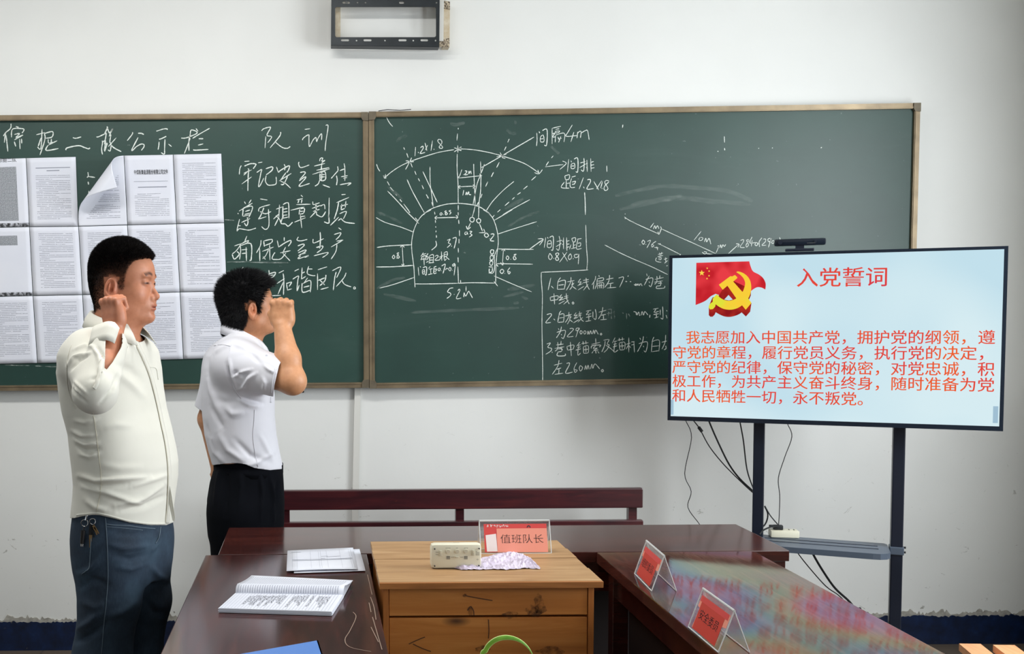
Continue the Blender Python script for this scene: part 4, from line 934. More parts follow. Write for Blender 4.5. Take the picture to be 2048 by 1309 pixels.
pa = onZ(437, 1108, TZ); pb = onZ(1583, 1104, TZ); pc = onZ(465, 1055, TZ); pd = onZ(1470, 1050, TZ)
print('back table', pa, pb, pc, pd)
yb0 = (pa.y+pb.y)/2; yb1 = (pc.y+pd.y)/2
table('long dark red table lying crosswise in front of the bench', pa.x, pb.x, yb0, yb1, 'x', 'lacquer', 0.03, 'back')
qa = onZ(412, 1110, TZ); qb = onZ(729, 1112, TZ); qc = onZ(320, 1309, TZ); qd = onZ(765, 1309, TZ)
print('left table', qa, qb, qc, qd)
yl1 = yb0-0.006
tlx0 = (qa.x+qc.x)/2; tlx1 = 0.148
table('dark red table at the left holding the open notebook', tlx0, tlx1, yl1-1.3, yl1, 'y', 'lacquer_y', panel='right')
ra = onZ(1199, 1110, TZ); rb_ = onZ(1435, 1309, TZ); rc = onZ(1700, 1205, TZ); rd = onZ(1889, 1309, TZ)
print('right table', ra, rb_, rc, rd)
table('dark red table at the right mirroring the lit screen', (ra.x+rb_.x)/2, (rc.x+rd.x)/2, yl1-1.3, yl1, 'y', 'lacquer_tv', panel='left')
# pale scratches on the left table
def surf(px, py, dz=0.0006): return onZ(px, py, TZ+dz)
V = []; F = []
for pts in ([(706, 1225), (712, 1235), (700, 1262), (690, 1280), (700, 1295), (742, 1304)], [(741, 1195), (748, 1215), (752, 1240)], [(735, 1150), (744, 1190)], [(742, 1255), (757, 1285)], [(745, 1235), (764, 1300)], [(738, 1206), (742, 1225)]):
    Q = catmull([surf(*p) for p in pts], 5) if len(pts) > 2 else [surf(*pts[0]), surf(*pts[1])]
    for i, q in enumerate(Q):
        t_ = (Q[min(i+1, len(Q)-1)]-Q[max(i-1, 0)]).normalized(); nn = Vector((-t_.y, t_.x, 0))*0.0008
        V += [tuple(q+nn), tuple(q-nn)]
        if i: k = len(V); F.append((k-4, k-3, k-1, k-2))
lt = [o for o in COL.objects if o.name.startswith('meeting_table') and 'notebook' in o.get('label', '')][0]
V = [tuple(Vector(v)-Vector(lt.location)) for v in V]
o = from_np('scratch', V, F, mk('scratch', (150, 128, 112), 0.6), lt, False); o['kind'] = 'stuff'
# ================================================================== bench behind the tables
Ybn = 4.30
g0 = onY(548, 982, Ybn); g1 = onY(1284, 975, Ybn); z1 = (g0.z+g1.z)/2+0.0; z0 = (onY(565, 1022, Ybn).z+onY(1283, 1014, Ybn).z)/2
bx0, bx1 = onY(558, 1000, Ybn).x, onY(1284, 1000, Ybn).x
be = empty('wooden_bench', ((bx0+bx1)/2, Ybn-0.15, 0), 0, 'long old dark red wooden bench standing against the wall behind the tables', 'bench'); bl_ = Vector(be.location)
MB().box(((bx0+bx1)/2-bl_.x, 0.15, (z0+z1)/2), (bx1-bx0, 0.03, z1-z0), bev=0.005).build('top_rail', MT['bench'], be)
zl1 = onY(1284, 1040, Ybn).z; zl0 = zl1-0.06
MB().box(((bx0+bx1)/2-bl_.x+0.001, 0.15, (zl0+zl1)/2), (bx1-bx0+0.003, 0.03, zl1-zl0), bev=0.004).build('lower_rail', MT['bench'], be)
for px in (571, 920, 1266):
    x = onY(px, 1030, Ybn).x; MB().box((x-bl_.x, 0.168, (z1-0.02)/2), (0.034, 0.03, z1-0.02)).build('back_post', MT['bench'], be)
    MB().box((x-bl_.x, -0.12, 0.205), (0.04, 0.04, 0.41)).build('leg', MT['bench'], be)
    MB().box((x-bl_.x, 0.02, 0.38), (0.03, 0.28, 0.05)).build('bearer', MT['bench'], be)
for k in range(3): MB().box(((bx0+bx1)/2-bl_.x, -0.10+0.11*k, 0.42), (bx1-bx0, 0.10, 0.025), bev=0.003).build('seat_board', MT['bench'], be)
# ================================================================== podium
PZ = 0.80
MT['dark_joint'] = mk('gap_shade', (84, 52, 26), 0.9)
f0 = onZ(757, 1165, PZ); f1 = onZ(1206, 1163, PZ); b0_ = onZ(740, 1083, PZ); b1_ = onZ(1117, 1081, PZ)
print('podium', f0, f1, b0_, b1_)
px0 = (f0.x+b0_.x)/2; px1 = (f1.x+b1_.x)/2; py0 = (f0.y+f1.y)/2; py1 = yb0-0.012
print('podium y', py0, py1, (b0_.y+b1_.y)/2)
pod = empty('podium', ((px0+px1)/2, (py0+py1)/2, 0), 0, 'honey-coloured pine podium cabinet standing between the two side tables', 'podium'); pl_ = Vector(pod.location)
yl_ = [py0]+[onZ(960, y, PZ).y for y in (1137.8, 1117.4, 1098.4)]+[py1]
r = np.random.default_rng(4)
for k in range(4):
    a, b = yl_[k], yl_[k+1]
    m = MB().box((0, (a+b)/2-pl_.y, 0), (px1-px0-(0, .004, .002, .006)[k], b-a-0.0042, 0.015), bev=0.0012)
    o = m.build('plank', MT['pine_top'], pod); o.location = (0, 0, PZ-0.0075-(0, .0008, 0, .0012)[k])
for k in range(1, 4): MB().box((0, yl_[k]-pl_.y, PZ-0.009), (px1-px0-.008, 0.0046, 0.014)).build('plank_gap_shade', MT['dark_joint'], pod)  # dark strips fill the plank gaps in place of their shade
MB().box((0, py0-pl_.y-0.004, PZ-0.008), (px1-px0, 0.008, 0.0155), bev=0.001).build('edge_strip', MT['pine'], pod)
s0 = onY(766, 1200, py0+0.012).x; s1 = onY(777.5, 1200, py0+0.012).x; s2_ = onY(1176.5, 1200, py0+0.012).x; s3 = onY(1188, 1200, py0+0.012).x
yf = py0+0.012
for a, b in ((s0, s1), (s2_, s3)):
    MB().box(((a+b)/2-pl_.x, yf+0.01-pl_.y, (PZ-0.0165)/2), (b-a, 0.02, PZ-0.0165), bev=0.001).build('stile', MT['pine_z'], pod)
for a in (s0+0.008, s3-0.008):
    MB().box((a-pl_.x, (yf+0.02+py1-0.01)/2-pl_.y, (PZ-0.0165)/2), (0.016, py1-yf-0.035, PZ-0.0165)).build('side_panel', MT['pine_z'], pod)
MB().box(((s0+s3)/2-pl_.x, py1-0.018-pl_.y, (PZ-0.0165)/2), (s3-s0-0.034, 0.012, PZ-0.0165)).build('back_panel', MT['pine'], pod)
zdr = onY(960, 1234, yf).z
MB().box(((s1+s2_)/2-pl_.x, yf+0.012-pl_.y, (zdr+0.002+PZ-0.017)/2), (s2_-s1-0.003, 0.018, PZ-0.017-zdr-0.002), bev=0.001).build('drawer_front', MT['pine_front'], pod)
MB().box(((s1+s2_)/2-pl_.x, yf+0.012-pl_.y, (zdr-0.004+0.42)/2), (s2_-s1-0.003, 0.018, zdr-0.004-0.42), bev=0.001).build('lower_panel', MT['pine_front'], pod)
MB().box(((s1+s2_)/2-pl_.x, yf+0.012-pl_.y, 0.235), (s2_-s1-0.003, 0.018, 0.36), bev=0.001).build('lower_panel', MT['pine_front'], pod)
MB().box(((s1+s2_)/2-pl_.x, yf+0.02-pl_.y, 0.028), (s2_-s1, 0.014, 0.056)).build('plinth', MT['pine'], pod)
def blot(name, cx_, cy_, rx_, ry_, seed):
    r = np.random.default_rng(seed); n = 18; P = []
    for k in range(n):
        a = 2*math.pi*k/n; q = 0.75+0.5*r.random()
        P.append(onY(cx_+rx_*q*math.cos(a), cy_+ry_*q*math.sin(a), yf+0.0022)-pl_)
    return from_np(name, [tuple(p) for p in P], [tuple(range(n))], MT['stain'], pod, False)
for i, (a, b, c, d) in enumerate(((1073, 1222, 20, 12), (1078, 1208, 10, 20), (1020, 1231, 16, 7), (941, 1224, 5, 10), (965, 1300, 13, 7), (1100, 1304, 26, 9), (930, 1192, 5, 3))): blot('wood_stain', a, b, c, d, i)
V = []; F = []
for pts in ([(818, 1289), (835, 1281), (850, 1275)], [(826, 1289), (845, 1298), (862, 1304)], [(977, 1240), (978, 1262), (977, 1278)], [(930, 1192), (950, 1196), (985, 1202)], [(935, 1222), (941, 1214), (947, 1222), (948, 1232)]):
    Q = catmull([onY(x, y, yf+0.0016)-pl_ for x, y in pts], 5)
    for i, q in enumerate(Q):
        t_ = (Q[min(i+1, len(Q)-1)]-Q[max(i-1, 0)]).normalized(); nn = Vector((-t_.z, 0, t_.x))*0.001
        V += [tuple(q+nn), tuple(q-nn)]
        if i: k = len(V); F.append((k-4, k-3, k-1, k-2))
o = from_np('scratch', V, F, mk('dark_scratch', (70, 42, 24), 0.7), pod, False); o['kind'] = 'stuff'
# ================================================================== things on the podium
# cream control box
ca = onZ(866, 1140, PZ); cb = onZ(963, 1139.5, PZ); Yc = (ca.y+cb.y)/2; hB = onY(915, 1087, Yc+0.02).z-PZ
bw = cb.x-ca.x; bd = 0.034
bo = empty('control_box', ((ca.x+cb.x)/2, Yc+bd/2, PZ+0.001), 0, 'small cream plastic box with round buttons standing on the pine podium', 'device'); 
MB().box((-0.002, 0.002, hB/2), (bw+0.006, bd, hB), bev=0.011).build('case', MT['cream'], bo, True)
def BX(px, py): p = onY(px, py, Yc-0.0008); return Vector((p.x-bo.location.x, -bd/2-0.0004, p.z-bo.location.z))
def G(x, y): return (860+x/8.904, 1070+y/8.904)
for (x, y) in ((85, 258), (876, 252), (84, 562), (872, 556)):
    c = BX(*G(x, y)); MB().cyl(c+Vector((0, .002, 0)), c+Vector((0, -.0006, 0)), 0.0019, n=10).build('screw', MT['ink_dark'], bo)
for (x, y) in ((322, 302), (485, 300), (642, 298)):
    c = BX(*G(x, y)); MB().cyl(c+Vector((0, .003, 0)), c+Vector((0, -.0012, 0)), 0.0052, n=20).build('button', MT['cream_dark'], bo)
for (x, y, a, b) in ((192, 335, 0.0034, 0.0075), (775, 325, 0.0034, 0.0075), (478, 402, 0.0042, 0.0026)):
    c = BX(*G(x, y)); MB().box(c, (a*2, 0.003, b*2), bev=0.0013).build('switch', MT['cream_dark'], bo)
    MB().box(c+Vector((0.001, -0.0016, b*0.3)), (a*1.2, 0.001, b*0.7)).build('switch_knob', MT['cream'], bo)
V = []; F = []
def dash(x0, y0, x1, y1):
    k = len(V); V.extend([tuple(BX(*G(x0, y0))+Vector((0, -.0004, 0))), tuple(BX(*G(x1, y0))+Vector((0, -.0004, 0))), tuple(BX(*G(x1, y1))+Vector((0, -.0004, 0))), tuple(BX(*G(x0, y1))+Vector((0, -.0004, 0)))]); F.append((k, k+1, k+2, k+3))
for q in range(6): dash(292, 384+q*10, 358, 389+q*10); dash(605, 384+q*10, 670, 389+q*10)
for (xa, xb, ya) in ((278, 368, 236), (462, 502, 236), (608, 678, 236), (102, 148, 308), (102, 148, 352), (378, 424, 398), (538, 585, 398), (812, 842, 295), (812, 878, 315), (812, 878, 330), (812, 878, 346), (812, 878, 362)):
    x = xa
    while x < xb: dash(x, ya, x+6, ya+9); x += 10
for (x, y) in ((830, 440), (842, 432), (855, 440), (842, 450)): dash(x, y, x+8, y+8)
o = from_np('printed_label', V, F, MT['ink_dark'], bo, False); o['kind'] = 'stuff'
MB().box((0, -bd/2-0.0002, 0.006), (bw*0.75, 0.0005, 0.0004)).build('cover_seam', MT['cream_dark'], bo)
MB().box((0.0, 0.002, hB-0.0012), (0.016, 0.006, 0.003)).build('top_button', MT['cream_dark'], bo)
# crumpled tissue
rr = np.random.default_rng(9)
NX, NY = 46, 16
zz = rr.random((NY+1, NX+1))
def tis(i, j):
    u, v = i/NX, j/NY
    top = [(893, 1133), (930, 1136), (965, 1118), (990, 1111), (1024, 1106), (1045, 1110), (1060, 1118), (1080, 1138)]
    bot = [(897, 1136), (925, 1141), (960, 1141), (985, 1140), (1010, 1141), (1035, 1139.5), (1055, 1138), (1080, 1139.5)]
    def ip(L): k = min(int(u*7), 6); f = u*7-k; return L[k][0]*(1-f)+L[k+1][0]*f, L[k][1]*(1-f)+L[k+1][1]*f
    (xa, ya), (xb, yb_) = ip(top), ip(bot); x = xa*(1-v)+xb*v; y = ya*(1-v)+yb_*v
    p = onZ(x, y, PZ+0.001)
    edge = min(1, 6*v, 6*(1-v), 8*u, 8*(1-u))
    h = 0.001+0.011*abs(math.sin(7*u+4*v))*(0.45+0.55*zz[j, i])*edge+0.003*zz[j, i]
    return (p.x+0.003*(zz[j, (i*3) % NX]-.5), p.y+0.003*(zz[j, (i*7) % NX]-.5), PZ+h)
V = [tis(i, j) for j in range(NY+1) for i in range(NX+1)]; c0 = Vector((sum(v[0] for v in V)/len(V), sum(v[1] for v in V)/len(V), PZ+0.001))
V = [tuple(Vector(v)-c0) for v in V]
F = [(j*(NX+1)+i, j*(NX+1)+i+1, (j+1)*(NX+1)+i+1, (j+1)*(NX+1)+i) for j in range(NY) for i in range(NX)]
o = from_np('crumpled_paper', V, F, MT['crumple'], None, False); o.location = c0
md = o.modifiers.new('thick', 'SOLIDIFY'); md.thickness = 0.0003
tag(o, 'crumpled pale lilac paper lying beside the cream box on the podium', 'paper')
# acrylic name tents
def tent(label, A, B, half, H, z, front, card):
    """A,B: ends of the front bottom edge; front: unit vector towards which the front panel leans out"""
    fr = Vector(front); d = (B-A); L = d.length; d.normalize()
    mid = (A+B)/2-fr*half
    e = empty('name_stand', (mid.x, mid.y, z), 0, label, 'name plate'); o3 = Vector(e.location)
    A = A-o3; B = B-o3; up = Vector((0, 0, H)); 
    RA = A-fr*half+up; RB = B-fr*half+up; bA = A-fr*2*half; bB = B-fr*2*half
    def panel(name, P, n_):
        return MB().prism(P, n_*-0.0016).build(name, MT['acrylic'], e)
    nf = (RA-A).cross(d).normalized();
    if nf.dot(fr) < 0: nf = -nf
    nb = (RA-bA).cross(d).normalized()
    if nb.dot(fr) > 0: nb = -nb
    panel('front_panel', [A, B, RB, RA], nf); panel('back_panel', [bA, bB, RB, RA], nb)
    w_ = 0.0022
    m = MB(); m.tube([RA, RB], 0.0026, 8); m.build('ridge', MT['acrylic_edge'], e)
    for p, q in ((A, RA), (B, RB), (A, B), (bA, RA), (bB, RB), (bA, bB)): MB().tube([p, q], 0.0013, 6).build('edge_rim', MT['acrylic_edge'], e)
    def C(u, v, lift): return A+(B-A)*u+(RA-A)*v+nf*lift
    card(e, C, L, (RA-A).length, d, (RA-A).normalized(), nf)
    return e
def qd_(name, C, u0, v0, u1, v1, lift, mat, e, extra=None):
    P = [C(u0, v0, lift), C(u1, v0, lift), C(u1, v1, lift), C(u0, v1, lift)] if extra is None else [C(u, v, lift) for u, v in extra]
    return from_np(name, [tuple(p) for p in P], [tuple(range(len(P)))], mat, e, False)
def card1(e, C, L, H, d, up, nf):
    qd_('card', C, 0.06, 0.04, 0.955, 0.9, 0.0004, MT['card_red'], e)
    qd_('card_blank', C, 0, 0, 0, 0, 0.0007, MT['white_print'], e, [(0.09, 0.06), (0.24, 0.06), (0.23, 0.6), (0.08, 0.56)])
    qd_('sticker', C, 0.24, 0.035, 0.955, 0.76, 0.0010, MT['card_pink'], e)
    text_on('written_name', '值班队长', C(0.285, 0.33, 0.0014), d, up, L*0.62, MT['ink_black'], e, -0.012, ncell=4, hei=H*0.30)
    r = np.random.default_rng(2); V = []; F = []
    for k in range(7):
        for q in range(5):
            u = 0.10+0.045*k+0.03*r.random(); v = 0.80+0.055*r.random(); k0 = len(V); hor = r.random() > .5
            V += [tuple(C(u, v, .0008)), tuple(C(u+(.022 if hor else .006), v, .0008)), tuple(C(u+(.022 if hor else .006), v+(.012 if hor else .04), .0008)), tuple(C(u, v+(.012 if hor else .04), .0008))]; F.append((k0, k0+1, k0+2, k0+3))
    for k in range(3):
        for q in range(3):
            u = 0.12+0.03*q; v = 0.09+0.045*k; k0 = len(V); V += [tuple(C(u, v, .001)), tuple(C(u+.02, v, .001)), tuple(C(u+.02, v+.01, .001)), tuple(C(u, v+.01, .001))]; F.append((k0, k0+1, k0+2, k0+3))
    o = from_np('card_print', V, F, MT['white_print'], e, False); o['kind'] = 'stuff'
    qd_('card_badge', C, 0, 0, 0, 0, 0.0008, MT['ink_dark'], e, [(0.70+0.028*math.cos(a), 0.78+0.075*math.sin(a)) for a in [math.pi*k/8 for k in range(9)]]+[(0.70+0.015*math.cos(a), 0.78+0.04*math.sin(a)) for a in [math.pi*(8-k)/8 for k in range(9)]])
tA = onZ(962, 1109, PZ); tB = onZ(1102, 1106.5, PZ); yy = (tA.y+tB.y)/2
h1 = onY(1026, 1042, yy+0.028).z-PZ
tent('clear name stand with a salmon card facing the camera on the podium', Vector((tA.x, yy, PZ)), Vector((tB.x, yy, PZ)), 0.028, h1, PZ, (0, -1, 0), card1)
def card_side(txt):
    def f(e, C, L, H, d, up, nf):
        qd_('card', C, 0, 0, 0, 0, 0.0004, MT['card_pink'], e, [(0.10, 0.06), (0.86, 0.06), (0.86, 0.52), (0.97, 0.55), (0.97, 0.86), (0.05, 0.86), (0.05, 0.58), (0.12, 0.56)][:8])
        qd_('sticker', C, 0.12, 0.05, 0.86, 0.72, 0.0008, MT['card_deep'], e); qd_('card_top', C, 0.06, 0.72, 0.94, 0.86, 0.0009, MT['card_red'], e)
        text_on('written_name', txt, C(0.17, 0.36, 0.0014), d, up, L*0.62, MT['ink_black'], e, -0.008, ncell=4, hei=H*0.26)
    return f
for lab, a, b, c, rg, txt in (('clear name stand with a red card nearer the far end of the right table', (1269, 1149), (1303, 1184), (1353, 1184), (1328, 1114), '组织委员'),
                              ('clear name stand with a red card nearest the camera on the right table', (1376.5, 1256), (1436.5, 1307), (1499, 1307), (1468, 1224), '安全委员')):
    A = onZ(*a, TZ); B = onZ(*b, TZ); C_ = onZ(*c, TZ); half = (C_.x-B.x)/2
    xm = (A.x+B.x)/2; hh = onY(rg[0], rg[1], B.y).z-TZ
    print('tent', A, B, half, hh)
    tent(lab, Vector((A.x, A.y, TZ+0.0015)), Vector((B.x, B.y, TZ+0.0015)), half, hh, TZ+0.0015, (-1, 0, 0), card_side(txt))
# ================================================================== papers on the left table
def sheet_px(name, px, z, mat, parent, org, nu=6, nv=6, wav=0.0, seed=0, thick=0.0006):
    C4 = [onZ(x, y, z)-org for x, y in px]
    r = np.random.default_rng(seed); ph = r.random(3)*6
    def f(u, v):
        p = C4[0]*(1-u)*(1-v)+C4[1]*u*(1-v)+C4[2]*u*v+C4[3]*(1-u)*v
        return p+Vector((0, 0, wav*(0.5+0.5*math.sin(4*u+ph[0])*math.sin(5*v+ph[1]))))
    grid_mesh(name, f, nu, nv, mat, parent, thick); return f
# document stack: bottom sheet then upper sheet with a printed form
org = onZ(650, 1122, TZ); ds = empty('document', org, 0, 'stack of two white printed form sheets at the far end of left table', 'document')
f = sheet_px('sheet', [(588, 1104), (719, 1099), (731, 1143), (588, 1148)], TZ+0.002, MT['paper'], ds, org, wav=0.002, seed=3)
f = sheet_px('sheet', [(575, 1103), (706, 1097), (716, 1140), (573, 1143.5)], TZ+0.006, MT['paper'], ds, org, wav=0.003, seed=4)
V = []; F = []
def seg(f, u0, v0, u1, v1, w_=0.004, lift=0.0009):
    n = 8
    for i in range(n):
        a = i/n; b = (i+1)/n; ua, va, ub, vb = u0+(u1-u0)*a, v0+(v1-v0)*a, u0+(u1-u0)*b, v0+(v1-v0)*b
        du, dv = (0, w_) if abs(u1-u0) > abs(v1-v0) else (w_*0.5, 0)
        k = len(V); L_ = Vector((0, 0, lift)); V.extend([tuple(f(ua, va)+L_), tuple(f(ub, vb)+L_), tuple(f(ub+du, vb+dv)+L_), tuple(f(ua+du, va+dv)+L_)]); F.append((k, k+1, k+2, k+3))
for v in (0.5, 0.54): seg(f, 0.08, v, 0.95, v, 0.012)
for u in (0.07, 0.14, 0.34, 0.46, 0.49, 0.58, 0.78, 0.92, 0.95): seg(f, u, 0.08, u+0.01, 0.93, 0.004)
for (u0, u1, v) in ((0.5, 0.6, 0.35), (0.58, 0.78, 0.38), (0.05, 0.2, 0.12), (0.5, 0.56, 0.45)): seg(f, u0, v, u1, v, 0.01)
o = from_np('printed_form', V, F, MT['ink'], ds, False); o['kind'] = 'stuff'
# open notebook: thick lower block, page bundle folded up at the fold line
org = onZ(570, 1205, TZ); nb = empty('open_notebook', org, 0, 'open ruled notebook with handwriting lying on the left table', 'notebook')
hN = 0.011
lo = [(437, 1229), (664, 1233), (684, 1199), (466, 1200)]; 
P0 = [onZ(x, y, TZ+0.0012)-org for x, y in ((439, 1231), (662, 1232))]
T1 = [onZ(x, y, TZ+hN)-org for x, y in ((437, 1217.5), (664, 1224.5), (687, 1189), (471, 1187))]
bm_ = MB(); q = [Vector((p.x, p.y, TZ+0.0012-org.z)) for p in T1]
layers = 6
for k in range(layers):
    z0_ = 0.0012+(hN-0.0012)*k/layers; z1_ = 0.0012+(hN-0.0012)*(k+0.86)/layers; jx = 0.0012*math.sin(k*2.3)
    MB().prism([Vector((p.x+jx, p.y+jx, z0_)) for p in T1], (0, 0, z1_-z0_)).build('page_block', MT['paper'], nb)
T1z = [Vector((p.x, p.y, hN)) for p in T1]
def fl(u, v): return T1z[0]*(1-u)*(1-v)+T1z[1]*u*(1-v)+T1z[2]*u*v+T1z[3]*(1-u)*v+Vector((0, 0, 0.0006))
grid_mesh('page', fl, 6, 6, MT['paper'], nb, 0)
V = []; F = []
for k in range(34): seg(fl, 0.02+k*0.0285, 0.02, 0.02+k*0.0285, 0.97, 0.004, 0.0004)
o = from_np('ruled_line', V, F, mk('pale_rule', (150, 156, 176), 0.8), nb, False); o['kind'] = 'stuff'
V = []; F = []; r = np.random.default_rng(8)
for k in list(range(5, 12))+list(range(12, 31)):
    if r.random() < 0.28: continue
    u = 0.025+k*0.0285; v = 0.88-0.1*r.random(); ve = 0.15+0.4*r.random()
    while v > ve:
        for q in range(3):
            uu = u+0.018*r.random(); k0 = len(V); a, b = (0.012, 0.006) if r.random() > .5 else (0.004, 0.02)
            V += [tuple(fl(uu, v)+Vector((0, 0, .0006))), tuple(fl(uu+a, v)+Vector((0, 0, .0006))), tuple(fl(uu+a, v-b)+Vector((0, 0, .0006))), tuple(fl(uu, v-b)+Vector((0, 0, .0006)))]; F.append((k0, k0+1, k0+2, k0+3))
        v -= 0.035
o = from_np('handwriting', V, F, MT['ink_dark'], nb, False); o['kind'] = 'stuff'
U1 = [onZ(x, y, TZ+hN)-org for x, y in ((471, 1187.5), (687, 1190.5))]
U2 = [onZ(x, y, TZ+0.012)-org for x, y in ((503, 1152.5), (706, 1162.5))]
def up_(u, v):
    a = U1[0]*(1-u)+U1[1]*u; b = U2[0]*(1-u)+U2[1]*u
    zc = 0.0
    if v < 0.45:
        t_ = v/0.45; ang = math.pi*0.5*t_; rad = 0.017
        p = a+(b-a).normalized()*(rad*(1-math.cos(ang)))*1.0; return Vector((p.x, p.y, hN+rad*math.sin(ang)*1.0))
    t_ = (v-0.45)/0.55; p0 = a+(b-a).normalized()*0.017; p = p0+(b-p0)*t_
    return Vector((p.x, p.y, hN+0.017*(1-t_)**1.5+0.002))
grid_mesh('page_roll', up_, 20, 24, MT['paper'], nb, 0.001)
def upl(u, v): return up_(u, v)
V = []; F = []
for k in range(42):
    u = 0.02+k*0.0225; n = 14
    for i in range(n):
        a = 0.03+0.9*i/n; b = 0.03+0.9*(i+1)/n; nn = Vector((0, -0.0009, 0.0009)); k0 = len(V)
        V += [tuple(up_(u, a)+nn), tuple(up_(u+.003, a)+nn), tuple(up_(u+.003, b)+nn), tuple(up_(u, b)+nn)]; F.append((k0, k0+1, k0+2, k0+3))
o = from_np('ruled_line', V, F, mk('rule', (120, 126, 146), 0.8), nb, False); o['kind'] = 'stuff'
# loose lower pages under the roll
sheet_px('under_page', [(504, 1153.5), (704, 1163.5), (686, 1197), (470, 1197)], TZ+0.004, MT['paper'], nb, org, thick=0.002)
# blue folder at the bottom edge
fz = TZ+0.012
a = onZ(636, 1281.5, fz); b = onZ(645, 1309, fz); c = onZ(480, 1309, fz)
d1 = (c-a).normalized()*0.31; d2 = (b-a).normalized()*0.23
org = Vector((a.x, a.y, TZ))+(d1+d2)/2; org.z = TZ; fo = empty('folder', org, 0, 'bright blue plastic folder at the bottom edge of the picture', 'folder')
for nm, z0_, th in (('back_cover', 0.001, 0.0012), ('front_cover', 0.0108, 0.0012)):
    P = [Vector((p.x, p.y, 0))-Vector((org.x, org.y, 0))+Vector((0, 0, z0_)) for p in (a, a+d1, a+d1+d2, a+d2)]
    MB().prism(P, (0, 0, th)).build(nm, MT['folder'], fo)
P = [Vector((p.x, p.y, 0))-Vector((org.x, org.y, 0))+Vector((0, 0, 0.0023)) for p in (a+(d1+d2)*.03, a+d1*.98+d2*.03, (a+d1*.98+d2*.97), a+d2*.97+d1*.03)]
MB().prism(P, (0, 0, 0.0082)).build('page_block', MT['paper'], fo)
P = [Vector((p.x, p.y, 0))-Vector((org.x, org.y, 0))+Vector((0, 0, 0.001)) for p in (a, a+d2, a+d2+d1*.01, a+d1*.01)]
MB().prism(P, (0, 0, 0.011)).build('spine', MT['folder'], fo)
# ================================================================== potted plant in front of the podium
Ypl = 2.2
pc_ = onY(1018, 1300, Ypl); pt = empty('potted_plant', (pc_.x, Ypl, 0), 0, 'potted spider plant whose green arching leaf shows before the podium', 'plant')
m = MB(); m.cyl((0, 0, 0), (0, 0, 0.40), 0.11, 0.15, 28); m.build('pot', MT['pot'], pt, True)
MB().tube([(0.155*math.cos(k*math.pi/12), 0.155*math.sin(k*math.pi/12), 0.40) for k in range(24)], 0.012, 8, True).build('pot_rim', MT['pot'], pt, True)
MB().cyl((0, 0, 0.395), (0, 0, 0.405), 0.143, 0.143, 24).build('soil', MT['soil'], pt)
def leaf(name, pts, wid, par):
    Q = catmull(pts, 7); n = len(Q); V = []; F = []
    for i, q in enumerate(Q):
        t_ = (Q[min(i+1, n-1)]-Q[max(i-1, 0)]).normalized(); s = t_.cross(Vector((0.2, -0.95, 0.3))).normalized(); s2 = t_.cross(s).normalized()
        w_ = wid*min(1, 0.35+2.2*i/n)*(1 if i < n*0.6 else max(0.03, (1-i/n)/0.4))
        for k, (a, d) in enumerate(((-1, 0.25), (-0.75, 0.1), (0, 0), (0.75, 0.1), (1, 0.25))): V.append(tuple(q+s*w_*a+s2*w_*d))
        if i:
            b = 5*i
            for k in range(4): F.append((b-5+k, b-4+k, b+1+k, b+k))
    o = from_np(name, V, F, MT['leaf'], par, True)
    o.data.materials.append(MT['leaf_edge'])
    for i, p in enumerate(o.data.polygons): p.material_index = 1 if i % 4 in (0, 3) else 0
    md = o.modifiers.new('thick', 'SOLIDIFY'); md.thickness = 0.0008
arch = [(965, 1330), (972, 1300), (985, 1284), (1003, 1276), (1024, 1276), (1044, 1284), (1060, 1300), (1070, 1322)]
pp = [Vector((0.0, 0.0, 0.40)), Vector((-0.03, 0, 0.52))]+[onY(x, y+1, Ypl)-Vector(pt.location) for x, y in arch]
leaf('leaf', pp, 0.0055, pt)
for k in range(9):
    a = k*0.7+0.5; rr_ = 0.10+0.03*(k % 3); h = 0.12+0.02*(k % 4)
    leaf('leaf', [Vector((0.02*math.cos(a), 0.02*math.sin(a), 0.40)), Vector((rr_*.5*math.cos(a), rr_*.5*math.sin(a), 0.40+h)), Vector((rr_*1.2*math.cos(a), rr_*1.2*math.sin(a), 0.42+h*.8)), Vector((rr_*1.7*math.cos(a), rr_*1.7*math.sin(a), 0.38+h*.1))], 0.007, pt)
# ================================================================== slatted stool at the right edge
SZ = 0.45
A = onZ(1918, 1288, SZ); B = onZ(1961, 1288.5, SZ); A2 = onZ(1943, 1309, SZ)
dl = Vector((A2.x-A.x, A2.y-A.y, 0)).normalized(); wv = Vector((B.x-A.x, B.y-A.y, 0)); step = onZ(1986, 1290.5, SZ)-A; step.z = 0
o3 = A+step*1.5+dl*0.25; o3 = Vector((o3.x, o3.y, 0))
so = empty('slatted_stool', o3, 0, 'orange slatted wooden stool cut off at the bottom right corner', 'stool')
for k in range(4):
    a = A+step*k; P = [Vector((p.x-o3.x, p.y-o3.y, SZ)) for p in (a, a+wv, a+wv+dl*0.5, a+dl*0.5)]
    MB().prism(P, (0, 0, -0.022)).build('slat', MT['slat'], so)
for f_ in (0.05, 0.45):
    c = A+step*1.7+dl*f_; P = [A+dl*(f_-.02), A+dl*(f_+.02), A+step*3+wv+dl*(f_+.02), A+step*3+wv+dl*(f_-.02)]
    MB().prism([Vector((p.x-o3.x, p.y-o3.y, SZ-0.0225)) for p in P], (0, 0, -0.035)).build('rail', MT['slat'], so)
    for q in (A+dl*f_+wv*.5, A+step*3+wv*.5+dl*f_): MB().box((q.x-o3.x, q.y-o3.y, (SZ-0.058)/2), (0.035, 0.035, SZ-0.058)).build('leg', MT['slat'], so)
